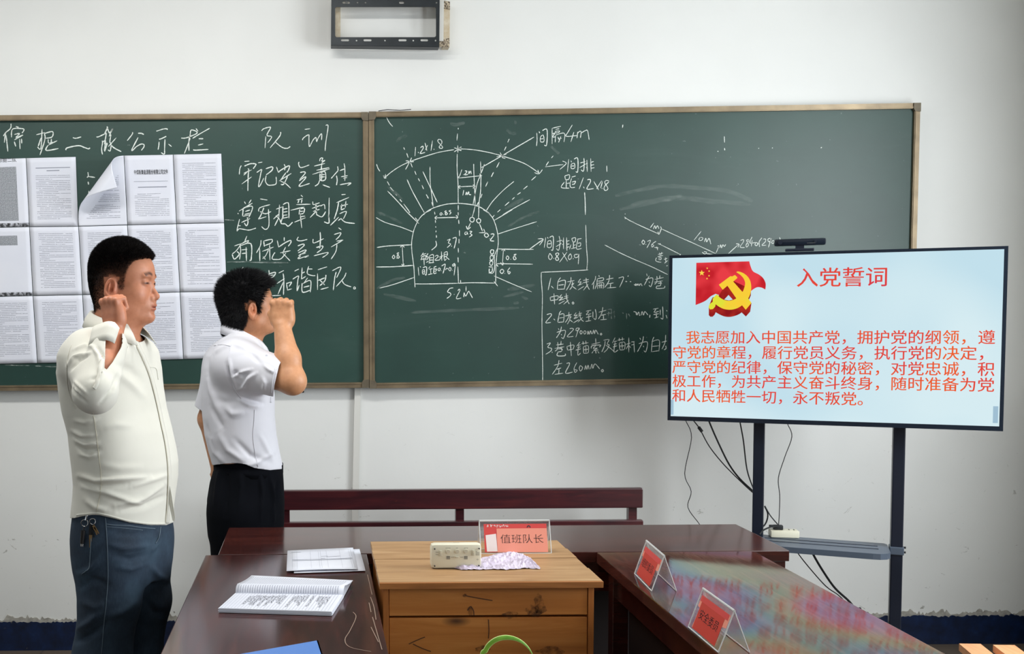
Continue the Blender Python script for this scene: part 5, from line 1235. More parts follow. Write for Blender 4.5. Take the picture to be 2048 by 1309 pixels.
# ================================================================== people: signed-distance bodies, polygonised on a grid
class Vol:
    def __init__(s, xs, ys, zs):
        s.x = np.asarray(xs, np.float32); s.y = np.asarray(ys, np.float32); s.z = np.asarray(zs, np.float32)
        s.F = np.full((len(xs), len(ys), len(zs)), 0.5, np.float32)
    def add(s, fn, lo, hi, k=0.012, op='u', pad=0.03):
        sl = []
        for ax, a, b in zip((s.x, s.y, s.z), lo, hi):
            i = max(int(np.searchsorted(ax, a-pad))-1, 0); j = min(int(np.searchsorted(ax, b+pad))+1, len(ax)); sl.append(slice(i, j))
        if any(q.stop-q.start < 2 for q in sl): return
        X = s.x[sl[0]][:, None, None]; Y = s.y[sl[1]][None, :, None]; Z = s.z[sl[2]][None, None, :]
        d = fn(X, Y, Z).astype(np.float32); f = s.F[tuple(sl)]
        if op == 'u': h = np.maximum(k-np.abs(f-d), 0)/k; r = np.minimum(f, d)-h*h*k*0.25
        else: d = -d; h = np.maximum(k-np.abs(f-d), 0)/k; r = np.maximum(f, d)+h*h*k*0.25
        s.F[tuple(sl)] = r
    def cone(s, a, b, r1, r2, k=0.012, op='u'):
        a = np.array(a, float); b = np.array(b, float); ba = b-a; L2 = ba@ba+1e-12
        def fn(X, Y, Z):
            t = np.clip(((X-a[0])*ba[0]+(Y-a[1])*ba[1]+(Z-a[2])*ba[2])/L2, 0, 1)
            return np.sqrt((X-a[0]-t*ba[0])**2+(Y-a[1]-t*ba[1])**2+(Z-a[2]-t*ba[2])**2)-(r1+(r2-r1)*t)
        R = max(r1, r2); s.add(fn, np.minimum(a, b)-R, np.maximum(a, b)+R, k, op)
    def ell(s, c, r, rot=None, k=0.012, op='u'):
        c = np.array(c, float); r = np.array(r, float); M_ = np.eye(3) if rot is None else np.array(rot)   # rows: local axes
        def fn(X, Y, Z):
            x, y, z = X-c[0], Y-c[1], Z-c[2]
            u = [M_[i][0]*x+M_[i][1]*y+M_[i][2]*z for i in range(3)]
            q = np.sqrt((u[0]/r[0])**2+(u[1]/r[1])**2+(u[2]/r[2])**2)
            g = np.sqrt((u[0]/r[0]**2)**2+(u[1]/r[1]**2)**2+(u[2]/r[2]**2)**2)+1e-9
            return q*(q-1)/g
        R = np.array([max(r)]*3) if rot is not None else r
        s.add(fn, c-R, c+R, k, op)
    def box(s, c, h, M_, rad, k=0.01, op='u'):
        c = np.array(c, float)
        def fn(X, Y, Z):
            x, y, z = X-c[0], Y-c[1], Z-c[2]
            q = [np.abs(M_[i][0]*x+M_[i][1]*y+M_[i][2]*z)-(h[i]-rad) for i in range(3)]
            out = np.sqrt(sum(np.maximum(a, 0)**2 for a in q)); ins = np.minimum(np.maximum(np.maximum(q[0], q[1]), q[2]), 0)
            return out+ins-rad
        R = float(np.linalg.norm(h)); s.add(fn, c-R, c+R, k, op)
    def loft(s, rows, yaw=0.0, k=0.03, p=2.3, grow=0.0):
        """rows: (z, cx, cy, rx, ry) from top to bottom, elliptic sections turned by yaw"""
        rows = sorted(rows); A = np.array(rows, float); ca, sa = math.cos(yaw), math.sin(yaw)
        def fn(X, Y, Z):
            z = np.clip(Z, A[0, 0], A[-1, 0]); g = [np.interp(z, A[:, 0], smooth1(A[:, 0], A[:, i])) if False else np.interp(z, A[:, 0], A[:, i]) for i in range(1, 5)]
            x, y = X-g[0], Y-g[1]; u = ca*x+sa*y; v = -sa*x+ca*y; rx, ry = g[2]+grow, g[3]+grow
            q = (np.abs(u/rx)**p+np.abs(v/ry)**p)**(1/p); d = (q-1)*np.minimum(rx, ry)
            dz = np.maximum(np.maximum(A[0, 0]-grow-Z, Z-A[-1, 0]-grow), -1)
            return np.where(dz > 0, np.sqrt(np.maximum(d, 0)**2+dz**2), np.maximum(d, dz))
        R = max(A[:, 3].max(), A[:, 4].max())+abs(grow)+0.01
        s.add(fn, (A[:, 1].min()-R, A[:, 2].min()-R, A[0, 0]), (A[:, 1].max()+R, A[:, 2].max()+R, A[-1, 0]), k)
    def mesh(s):
        F = s.F; inside = F < 0; nx, ny, nz = F.shape
        c = inside[:-1, :-1, :-1].astype(np.int8)
        cnt = sum(inside[i:nx-1+i, j:ny-1+j, k:nz-1+k].astype(np.int8) for i in (0, 1) for j in (0, 1) for k in (0, 1))
        act = (cnt > 0) & (cnt < 8); idx = -np.ones(act.shape, np.int32); I = np.argwhere(act); idx[act] = np.arange(len(I))
        P = np.zeros((len(I), 3)); N = np.zeros(len(I)); i, j, k = I.T
        ax = (s.x.astype(float), s.y.astype(float), s.z.astype(float))
        for d in range(3):
            o1, o2 = [q for q in range(3) if q != d]
            for a in (0, 1):
                for b in (0, 1):
                    off = [0, 0, 0]; off[o1] = a; off[o2] = b; off2 = list(off); off2[d] = 1
                    f0 = F[i+off[0], j+off[1], k+off[2]]; f1 = F[i+off2[0], j+off2[1], k+off2[2]]; m = (f0 < 0) != (f1 < 0)
                    t = np.where(m, f0/(f0-f1+1e-12), 0)
                    q = np.stack([ax[0][i+off[0]], ax[1][j+off[1]], ax[2][k+off[2]]], -1); q2 = np.stack([ax[0][i+off2[0]], ax[1][j+off2[1]], ax[2][k+off2[2]]], -1)
                    P += (q+(q2-q)*t[:, None])*m[:, None]; N += m
        P /= N[:, None]; Q = []
        for d in range(3):
            sl0 = [slice(1, n-1) for n in (nx, ny, nz)]; sl0[d] = slice(0, (nx, ny, nz)[d]-1); sl1 = list(sl0); sl1[d] = slice(1, (nx, ny, nz)[d])
            a = inside[tuple(sl0)]; b = inside[tuple(sl1)]; base = [1, 1, 1]; base[d] = 0
            o1, o2 = [(1, 2), (2, 0), (0, 1)][d]
            for flag, m in ((0, a & ~b), (1, ~a & b)):
                E = np.argwhere(m)+np.array(base)
                def g(u, v): e = E.copy(); e[:, o1] -= u; e[:, o2] -= v; return idx[e[:, 0], e[:, 1], e[:, 2]]
                q = np.stack([g(1, 1), g(0, 1), g(0, 0), g(1, 0)], -1)
                if flag: q = q[:, ::-1]
                Q.append(q)
        Q = np.concatenate(Q); Q = Q[(Q >= 0).all(1)]
        return P, Q
def np_obj(name, P, Q, mats, parent, matidx=None, cols=None):
    me = bpy.data.meshes.new(name); me.vertices.add(len(P)); me.vertices.foreach_set('co', P.astype(np.float32).ravel())
    n = len(Q); me.loops.add(4*n); me.polygons.add(n); me.loops.foreach_set('vertex_index', Q.astype(np.int32).ravel())
    me.polygons.foreach_set('loop_start', np.arange(0, 4*n, 4, dtype=np.int32)); me.polygons.foreach_set('loop_total', np.full(n, 4, np.int32))
    me.update(calc_edges=True); me.validate()
    for m in (mats if isinstance(mats, (list, tuple)) else [mats]): me.materials.append(m)
    me.polygons.foreach_set('use_smooth', [True]*len(me.polygons))
    if cols is not None:
        ca = me.color_attributes.new('tint', 'FLOAT_COLOR', 'POINT'); ca.data.foreach_set('color', np.concatenate([cols, np.ones((len(cols), 1))], 1).astype(np.float32).ravel())
    o = bpy.data.objects.new(name, me); COL.objects.link(o); o.parent = parent; return o
def normals(P, Q):
    N = np.zeros_like(P); n = np.cross(P[Q[:, 2]]-P[Q[:, 0]], P[Q[:, 3]]-P[Q[:, 1]])
    for c in range(4): np.add.at(N, Q[:, c], n)
    return N/(np.linalg.norm(N, axis=1, keepdims=True)+1e-12)
def relax(P, Q, it=2, lam=0.5, mask=None):
    for _ in range(it):
        S = np.zeros_like(P); C = np.zeros(len(P))
        for a, b in ((0, 1), (1, 2), (2, 3), (3, 0)):
            np.add.at(S, Q[:, a], P[Q[:, b]]); np.add.at(S, Q[:, b], P[Q[:, a]]); np.add.at(C, Q[:, a], 1); np.add.at(C, Q[:, b], 1)
        M_ = S/np.maximum(C, 1)[:, None]-P; w_ = lam if mask is None else (lam*mask)[:, None]
        P = P+M_*w_
    return P
def keep(P, Q, vm):
    q = Q[vm[Q].all(1)]; u, inv = np.unique(q, return_inverse=True); return P[u], inv.reshape(q.shape), u
def keep_g(P, Q, g):
    """keep where g > 0, with the border vertices slid onto g = 0"""
    pos = g > 0; q = Q[pos[Q].any(1)]; S = np.zeros_like(P); C = np.zeros(len(P))
    for a, b in ((0, 1), (1, 2), (2, 3), (3, 0), (1, 0), (2, 1), (3, 2), (0, 3)):
        i = q[:, a]; j = q[:, b]; m = ~pos[i] & pos[j]; i = i[m]; j = j[m]
        t = np.clip(g[j]/(g[j]-g[i]+1e-9), 0, 1); X = P[j]+(P[i]-P[j])*t[:, None]; np.add.at(S, i, X); np.add.at(C, i, 1)
    for a, b in ((0, 2), (1, 3), (2, 0), (3, 1)):
        i = q[:, a]; j = q[:, b]; m = ~pos[i] & pos[j] & (C[i] == 0); i = i[m]; j = j[m]
        t = np.clip(g[j]/(g[j]-g[i]+1e-9), 0, 1); X = P[j]+(P[i]-P[j])*t[:, None]; np.add.at(S, i, X*1e-6); np.add.at(C, i, 1e-6)
    P2 = P.copy(); m = C > 0; P2[m] = S[m]/C[m][:, None]
    u, inv = np.unique(q, return_inverse=True); return P2[u], inv.reshape(q.shape), u
def vnoise(P, f, seed=0):
    """cheap smooth noise in -1..1"""
    r = np.random.default_rng(seed); s_ = np.zeros(len(P))
    for k in range(5):
        d = r.normal(size=3); d /= np.linalg.norm(d); e = r.normal(size=3); e /= np.linalg.norm(e)
        s_ += np.sin(P@d*f*(0.7+.25*k)+r.random()*6+1.3*np.sin(P@e*f*0.6+r.random()*6))
    return s_/5*1.4
def seg_bump(PX, pts, width, rid=True):
    """soft ridge along a pixel polyline (open)"""
    best = np.full(len(PX), 1e9); tt = np.zeros(len(PX)); n = len(pts)-1
    for i in range(n):
        a = np.array(pts[i], float); b = np.array(pts[i+1], float); ab = b-a; t = np.clip(((PX-a)@ab)/(ab@ab), 0, 1)
        d = np.linalg.norm(PX-a-t[:, None]*ab, axis=1); m = d < best; best[m] = d[m]; tt[m] = (i+t[m])/n
    return np.exp(-(best/width)**2)*np.sin(np.pi*np.clip(tt, 0.03, 0.97))**0.6
# ------------------------------------------------------------------ skin, hair and cloth
def skin_mat(name, base):
    t = NT(name); at = t.n('ShaderNodeAttribute', attribute_name='tint')
    f = t.noise(55, 4, 0.6); c = t.ramp(f, [(0.3, tuple(max(0, x-9) for x in base)), (0.7, tuple(min(255, x+5) for x in base))])
    c2 = t.mix(1.0, c, at.outputs['Color'], 'MULTIPLY'); t.l(c2, t.b.inputs['Base Color']); t.set(Roughness=0.48)
    t.b.inputs['Subsurface Weight'].default_value = 0.12; t.b.inputs['Subsurface Radius'].default_value = (0.008, 0.003, 0.0015); t.b.inputs['Subsurface Scale'].default_value = 0.6
    t.bump(t.noise(700, 3, 0.6), 0.12, 0.0006); return t.m
MT['skin1'] = skin_mat('skin', (194, 130, 98)); MT['skin2'] = skin_mat('skin_tan', (202, 146, 108))
MT['hair'] = mk('black_hair', (22, 20, 20), 0.65, var=(34, 30, 28), vscale=60, spec=0.2)
MT['hair2'] = mk('black_hair_glossy', (13, 14, 17), 0.6, var=(24, 23, 25), vscale=60, spec=0.25)
def cloth(name, c, c2, rough=0.8, weave=900, b=0.15, sheen=0.15, tr=0.0):
    t = NT(name); f = t.noise(6, 4); t.l(t.ramp(f, [(0.3, c), (0.7, c2)]), t.b.inputs['Base Color']); t.set(Roughness=rough)
    t.b.inputs['Sheen Weight'].default_value = sheen; t.bump(t.noise(weave, 2), b, 0.0006); return t.m
MT['shirt1'] = cloth('cream_shirt_cotton', (214, 212, 200), (221, 219, 208))
MT['shirt1_in'] = cloth('cream_shirt_inside', (190, 182, 160), (198, 190, 168))
MT['shirt2'] = cloth('white_shirt_cotton', (216, 216, 223), (222, 222, 229))
MT['seam1'] = mk('cream_thread', (196, 190, 170), 0.8); MT['grey_tee'] = cloth('grey_undershirt', (126, 124, 122), (136, 134, 132))
MT['trouser'] = cloth('black_trouser_cloth', (7, 9, 14), (10, 12, 18), sheen=0.0, rough=0.95); MT['trouser'].node_tree.nodes['Principled BSDF'].inputs['Specular IOR Level'].default_value = 0.1
t = NT('washed_denim'); f = t.noise(7, 4, 0.6); c = t.ramp(f, [(0.3, (18, 31, 46)), (0.52, (30, 48, 66)), (0.75, (52, 74, 92))])
f2 = t.noise(400, 3, 0.6, t.coord((1, 1, 0.15))); c = t.mix(t.ramp(f2, [(0.4, (0, 0, 0)), (0.8, (90, 90, 90))]), c, (92, 110, 126))
t.l(c, t.b.inputs['Base Color']); t.set(Roughness=0.85); t.bump(f2, 0.25, 0.0008); MT['denim'] = t.m
MT['denim_stitch'] = mk('pale_denim_seam', (92, 108, 120), 0.8)
MT['leather'] = mk('black_leather', (20, 18, 18), 0.4)
MT['eye'] = mk('eye_white', (210, 205, 198), 0.2)
MT['iris'] = mk('dark_iris', (30, 20, 14), 0.15)
# ------------------------------------------------------------------ head in its own frame (x forward, y left, z up; eye level z=0)
def head_sdf(V, place, S, mouth_open=0.0, jowl=1.0, edx=0.0):
    """place(p)->local coords ; rot rows R ; S scale (x,y,z)"""
    R = place['R']; O = place['O']; S = np.array(S)
    def W(p): return O + R.T@(np.array(p)*S)
    def e(c, r, k=0.012, op='u', ang=None):
        r_ = np.array(r)*S; A_ = R if ang is None else np.array(ang)@R; V.ell(W(c), r_, A_, k, op)
    def cn(a, b, r1, r2, k=0.012, op='u'): V.cone(W(a), W(b), r1*S.mean(), r2*S.mean(), k, op)
    e((-.010, 0, .030), (.096, .077, .087)); e((.030, 0, .030), (.060, .064, .054), .02)
    e((-.045, 0, .0), (.058, .066, .066), .03)
    e((.030, 0, -.040), (.054, .058*jowl, .072), .03)
    for s_ in (-1, 1):
        e((.048, s_*.036, -.034), (.030, .028*jowl, .030), .022)
        e((.004, s_*.050*jowl, -.058), (.030, .018, .032), .03)
        cn((.004, s_*.050*jowl, -.068), (.062, s_*.018, -.100), .018, .014, .028)
        e((.080, s_*.026, .0165), (.011, .021, .0065), .012)                       # brow
        e((.094, s_*.033, .001), (.014, .016, .0105), .010, 's')                    # socket
        e((.0745, s_*.033, -.0015), (.0125, .0155, .0112), .006)                    # lids
        e((.0890, s_*.034, -.0028), (.0070, .0125, .0014), .0012, 's')                # slit
        e((.0885, s_*.0125, -.0430), (.0095, .0072, .0080), .006)                     # nose wing
        e((.0935, s_*.0065, -.0520), (.0050, .0032, .0032), .002, 's')                # nostril
    e((.068, 0, -.066), (.028, .029, .026), .02)
    cn((.080, 0, -.004), (.1010, 0, -.037), .0065, .0088, .010)
    e((.1005, 0, -.0405), (.0095, .0090, .0080), .006)
    e((.0925, 0, -.0640), (.0075, .0185, .0048), .005); e((.0895, 0, -.0735-mouth_open*.6), (.0080, .0165, .0055), .005)
    e((.0990, 0, -.0690-mouth_open*.3), (.0085, .0185, .0011+mouth_open*.35), .002, 's')
    e((.076, 0, -.098), (.0175, .0205, .0150), .014); e((.094, 0, -.0845), (.006, .015, .004), .008, 's')
    for s_ in (-1, 1):                                                            # ears
        c_, s2 = math.cos(0.22), math.sin(0.22)
        A_ = [[c_*.94, s_*-.34, -s2], [s_*.34, .94, 0], [s2, 0, c_]]
        e((-.006+edx, s_*.0800, -.018), (.0195, .0095, .0325), .004, 'u', A_)
        e((-.009+edx, s_*.083, -.043), (.0085, .0055, .0105), .006, 'u', A_)
        e((-.004+edx, s_*.0895, -.0135), (.0128, .0100, .0220), .003, 's', A_)
        e((-.0095+edx, s_*.0840, -.0165), (.0032, .0055, .0150), .003, 'u', A_)
        e((.0040+edx, s_*.0795, -.0235), (.0045, .0065, .0070), .004, 'u', A_)
        e((-.0005+edx, s_*.0850, -.0215), (.0055, .0100, .0075), .002, 's', A_)
    return W
def head_tint(L, seed=0, brow=1.0, brow_len=1.0, stub=0.0):
    """L: head-frame coordinates / S ; returns multiplicative colours"""
    x, y, z = L.T; ay = np.abs(y); C = np.ones((len(L), 3))
    def blend(m, col): C[:] = C*(1-m[:, None])+np.array(col)*m[:, None]
    g = lambda cx_, cy_, cz_, rx, ry, rz: np.exp(-(((x-cx_)/rx)**2+((ay-cy_)/ry)**2+((z-cz_)/rz)**2))
    blend(0.35*g(.07, .042, -.03, .03, .022, .022), (1.0, .80, .74)); blend(0.30*g(.1, 0, -.042, .015, .014, .012), (1.0, .78, .74))
    blend(0.5*np.clip(g(-.006, .083, -.018, .03, .012, .04)*1.3, 0, 1), (1.05, .72, .66))
    lipm = ((x > .084) & (ay < .0195) & (z < -.0600-.08*ay) & (z > -.0800+.1*ay)); m = np.where(lipm, 0.75, 0.0); blend(m, (.80, .58, .56))
    inm = ((ay < .017) & (z < -.0675) & (z > -.0715) & (x < .096) & (x > .08)); blend(np.where(inm, .75, 0), (.30, .12, .12))
    arc = .021+.004*np.sin((ay-.012)/.034*np.pi)
    bm_ = (np.exp(-((z-arc)/.0050)**2)*1.5*((ay > .011) & (ay < .011+.036*brow_len) & (x > .05)))*brow; bm_ *= (0.75+0.25*np.sin(ay*2500)); blend(np.clip(bm_, 0, 1), (.14, .11, .10))
    blend(np.clip(2.0*g(.086, .034, -.0026, .016, .0135, .0025), 0, 0.95), (.14, .09, .08))
    blend(0.35*g(.082, .034, -.010, .02, .014, .004), (.86, .70, .66))
    if stub: blend(stub*0.25*np.clip(np.exp(-((z+.085)/.025)**2), 0, 1)*(x > .02), (.72, .70, .72))
    return C
def orient(yaw, pitch, roll=0.0):
    """rows = local axes (forward, left, up) in world, yaw about z (0 = facing +X), pitch up"""
    f = np.array([math.cos(yaw)*math.cos(pitch), math.sin(yaw)*math.cos(pitch), math.sin(pitch)])
    l = np.array([-math.sin(yaw), math.cos(yaw), 0]); u = np.cross(f, l); u /= np.linalg.norm(u)
    l2 = l*math.cos(roll)+u*math.sin(roll); u2 = np.cross(f, l2); return np.stack([f, l2, u2])
def fist(V, wrist, a, n, scale=1.0, right=True, tight=1.0):
    """closed hand: a = wrist to knuckles, n = back-of-hand normal"""
    a = np.array(a, float); a /= np.linalg.norm(a); n = np.array(n, float); n -= a*(n@a); n /= np.linalg.norm(n)
    b = np.cross(n, a)*(1 if right else -1)          # towards the thumb
    w_ = np.array(wrist, float); s_ = scale
    def W(x, y, z): return w_+(a*x+b*y+n*z)*s_
    M_ = np.stack([a, b, n])
    V.box(W(.048, 0, -.004), np.array([.040, .037, .0155])*s_, M_, .013*s_, .012)
    V.box(W(.020, 0, -.006), np.array([.026, .028, .017])*s_, M_, .014*s_, .018)
    V.ell(W(.038, .030, -.018), np.array([.032, .015, .016])*s_, M_, .014)           # thumb mound
    V.ell(W(.036, -.028, -.014), np.array([.034, .012, .015])*s_, M_, .014)
    lens = ((.029, .040, .0102), (.0095, .044, .0106), (-.0105, .041, .0100), (-.0295, .033, .0088))
    for i, (y, L, r) in enumerate(lens):
        kx = .083-(.000, -.002, .001, .007)[i]
        k0 = W(kx, y, .0015); V.ell(W(kx-.002, y, .0035), np.array([.0110, .0092, .0090])*s_, M_, .006)     # knuckle
        p1 = W(kx+.004, y*.97, -L); p2 = W(kx-.024, y*.93, -L-.006); p3 = W(kx-.036, y*.90, -L*.48)
        V.cone(k0, p1, r*1.05*s_, r*.98*s_, .0035); V.cone(p1, p2, r*.97*s_, r*.90*s_, .003); V.cone(p2, p3, r*.88*s_, r*.78*s_, .003)
    t0 = W(.018, .028, -.014); t1 = W(.046, .043, -.028); t2 = W(.066, .026, -.052); t3 = W(.062, .004, -.060)
    V.cone(t0, t1, .0145*s_, .0120*s_, .008); V.cone(t1, t2, .0118*s_, .0108*s_, .004); V.cone(t2, t3, .0106*s_, .0088*s_, .004)
def open_hand(V, wrist, a, n, scale=1.0, right=False):
    a = np.array(a, float); a /= np.linalg.norm(a); n = np.array(n, float); n -= a*(n@a); n /= np.linalg.norm(n)
    b = np.cross(n, a)*(1 if right else -1); w_ = np.array(wrist, float); M_ = np.stack([a, b, n])
    def W(x, y, z): return w_+(a*x+b*y+n*z)*scale
    V.box(W(.046, 0, -.002), np.array([.044, .036, .013])*scale, M_, .011, .012)
    for i, (y, L, r) in enumerate(((.028, .068, .0088), (.0095, .076, .0092), (-.0095, .070, .0088), (-.0275, .054, .0080))):
        k0 = W(.085, y, 0); p1 = W(.085+L*.42, y*1.02, -.008); p2 = W(.085+L*.72, y, -.024); p3 = W(.085+L*.84, y, -.042)
        V.cone(k0, p1, r, r*.95, .004); V.cone(p1, p2, r*.94, r*.88, .003); V.cone(p2, p3, r*.86, r*.76, .003)
    V.cone(W(.016, .028, -.008), W(.048, .050, -.016), .0140, .0115, .008); V.cone(W(.048, .050, -.016), W(.078, .052, -.028), .0112, .0090, .004)
def ax(a, b, h, fine=None):
    """axis samples, with a finer step inside the (lo,hi,step) spans"""
    out = []; x = a
    while x <= b:
        out.append(x); st = h
        for lo, hi, f in (fine or []):
            if lo <= x <= hi: st = min(st, f)
        x += st
    return np.array(out)
def px_of(P, root): return proj(P+np.array(root))
def on_surface(bvh, root, pts, lift=0.001):
    """cast the viewing line through pixels onto a finished garment to find where a seam lies"""
    out = []
    for x, y in pts:
        d = ray(x, y); h = bvh.ray_cast(CAM-Vector(root), d)
        if h[0] is not None: out.append(h[0]+h[1]*lift if h[1].dot(d) < 0 else h[0]-h[1]*lift)
        else: out.append(None)
    return out
def strip(name, bvh, root, pts, wpx, mat, parent, thick=0.0012, sub=6, lift=0.0006, n2=1):
    Q = catmull([(x, y, 0) for x, y in pts], sub); V_ = []; F_ = []; prev = None
    for i, q in enumerate(Q):
        t_ = (Q[min(i+1, len(Q)-1)]-Q[max(i-1, 0)]).normalized(); nn = Vector((-t_.y, t_.x, 0))*wpx/2
        row = []
        for k in range(n2+1):
            f_ = 1-2*k/n2; row.append((q.x+nn.x*f_, q.y+nn.y*f_))
        S_ = on_surface(bvh, root, row, lift)
        if any(s is None for s in S_): prev = None; continue
        if prev is not None and (S_[0]-V_[prev]).length > 0.05: prev = None
        base = len(V_); V_ += S_
        if prev is not None:
            for k in range(n2): F_.append((prev+k, base+k, base+k+1, prev+k+1))
        prev = base
    if not F_: return None
    o = from_np(name, [tuple(v) for v in V_], F_, mat, parent, True)
    if thick: md = o.modifiers.new('thick', 'SOLIDIFY'); md.thickness = thick; md.offset = 0
    return o
def hair_strands(name, P, N, dens, length, comb, mat, parent, seed, width=0.0005, jit=0.35):
    """short tapered blades rooted on scalp points P with normals N"""
    r = np.random.default_rng(seed); n = len(P); D = N+comb+r.normal(0, jit, (n, 3)); D /= np.linalg.norm(D, axis=1, keepdims=True)
    T_ = np.cross(D, r.normal(size=(n, 3))); T_ /= np.linalg.norm(T_, axis=1, keepdims=True)
    L = (length*(0.7+0.5*r.random(n)))[:, None]; w_ = width
    bend = comb*0.35
    A_ = P-N*0.001+T_*w_; B = P-N*0.001-T_*w_; Cm = P+D*L*.55-T_*w_*.8; Dm = P+D*L*.55+T_*w_*.8; tip = P+(D+bend)*L*0.98; tip2 = tip+T_*w_*.25
    V_ = np.stack([A_, B, Cm, Dm, tip, tip2], 1).reshape(-1, 3); i = np.arange(n)*6
    Q = np.concatenate([np.stack([i, i+1, i+2, i+3], 1), np.stack([i+3, i+2, i+4, i+5], 1)])
    o = np_obj(name, V_, Q, mat, parent); o['kind'] = 'stuff'; return o
def sample_faces(P, Q, Nn, wv, count, seed):
    r = np.random.default_rng(seed); a = P[Q]; area_ = np.linalg.norm(np.cross(a[:, 2]-a[:, 0], a[:, 3]-a[:, 1]), axis=1)*wv[Q].mean(1)
    p = area_/area_.sum(); f = r.choice(len(Q), count, p=p); u = r.random((count, 2))[..., None]
    q = Q[f]; A_, B, C_, D = (P[q[:, k]] for k in range(4)); X = (A_*(1-u[:, 0])+B*u[:, 0])*(1-u[:, 1])+(D*(1-u[:, 0])+C_*u[:, 0])*u[:, 1]
    return X, Nn[q].mean(1), q[:, 0]
def collar(name, cx3, f, s, up, rx, ry, tilt, leaf_w, leaf_out, tips, gap, mat, parent, tipout=0.02, stand=0.012, n=44):
    """shirt collar: ring about the neck; f forward, s side, folded leaf with two points"""
    V_ = []; F_ = []
    for i in range(n+1):
        ph = gap+(2*math.pi-2*gap)*i/n; c_, s_ = math.cos(ph), math.sin(ph)
        fr = max(0.0, (c_-0.3)/0.7)**1.5
        base = np.array(cx3)+f*rx*c_+s*ry*s_+up*(-tilt*c_)
        rad = (f*c_*1.0+s*s_); rad /= np.linalg.norm(rad)
        top = base+up*stand-rad*0.002
        fold = base+up*(stand+0.001)+rad*0.004
        lw = leaf_w+(tips-leaf_w)*fr
        edge = base+rad*(leaf_out+tipout*fr)+up*(stand-lw)+f*0.010*fr
        mid = (fold*0.55+edge*0.45)+rad*0.004
        V_ += [tuple(base-up*0.016-rad*0.001), tuple(top), tuple(fold), tuple(mid), tuple(edge)]
        if i:
            b = 5*i
            for k in range(4): F_.append((b-5+k, b-5+k+1, b+k+1, b+k))
    o = from_np(name, V_, F_, mat, parent, True); md = o.modifiers.new('thick', 'SOLIDIFY'); md.thickness = 0.0016; md.offset = 0
    return o
def do_hair(P, Q, N, L, W_mask, off, mat, parent, n_strand, length, comb, seed, width=0.0005, capmin=0.35, jit=0.35):
    cm = W_mask*np.clip((off-0)/1, 0, 1)
    capP = P+N*(off)[:, None]
    vm = W_mask*(1+.16*vnoise(P, 260, seed+5)+.10*np.random.default_rng(seed).normal(size=len(P))) > capmin
    kp, kq, u = keep(capP, Q, vm)
    kp = relax(kp, kq, 2, 0.5)
    o = np_obj('hair', kp, kq, mat, parent)
    X, NN, vi = sample_faces(P, Q, N, W_mask, n_strand, seed)
    X = X+NN*(off[vi]*0.8)[:, None]
    hair_strands('hair_strands', X, NN, None, length(L[vi]), comb(L[vi]), mat, o, seed+1, width, jit)
    return o
def displace(P, N, root, folds, amp_noise, seed, fnoise=9.0, stretch=(1, 1, 1)):
    PX = px_of(P, root); D = np.zeros(len(P)); view = np.array(CAM)-(P+np.array(root)); view /= np.linalg.norm(view, axis=1, keepdims=True)
    facing = np.clip((N*view).sum(1)*2.5+0.2, 0, 1)
    for pts, amp, wd in folds: D += seg_bump(PX, pts, wd)*amp*2.3*facing
    D += amp_noise*vnoise(P*np.array(stretch), fnoise, seed)+amp_noise*0.5*vnoise(P*np.array(stretch), fnoise*2.1, seed+1)
    return P+N*D[:, None]
def rows_px(rows, Y0, root, up=True):
    out = []
    for y, cx_, rx, ry in rows:
        p = onY(cx_, y, Y0); out.append((p.z-root[2], p.x-root[0], Y0-root[1], rx, ry))
    return out
def mask_px(PX, poly):
    x, y = PX.T; ins = np.zeros(len(x), bool); n = len(poly)
    for i in range(n):
        x1, y1 = poly[i]; x2, y2 = poly[(i+1) % n]
        c = ((y1 > y) != (y2 > y)) & (x < (x2-x1)*(y-y1)/(y2-y1+1e-9)+x1); ins ^= c
    return ins
def shoe(name, pos, yaw, mat, sole, parent):
    f = np.array([math.cos(yaw), math.sin(yaw), 0]); l = np.array([-math.sin(yaw), math.cos(yaw), 0])
    V = Vol(ax(pos[0]-.22, pos[0]+.22, .008), ax(pos[1]-.22, pos[1]+.22, .008), ax(0.0, .16, .007)); M_ = np.stack([f, l, [0, 0, 1]])
    def W(x, y, z): return np.array([pos[0], pos[1], 0])+f*x+l*y+np.array([0, 0, z])
    V.ell(W(.10, 0, .045), (.075, .046, .034), M_); V.ell(W(-.04, 0, .05), (.075, .038, .042), M_, .03); V.cone(W(-.05, 0, .06), W(-.05, 0, .11), .044, .046, .03)
    V.box(W(.03, 0, .012), np.array([.145, .043, .011]), M_, .01, .006)
    P, Q = V.mesh(); return np_obj(name, P, Q, mat, parent)
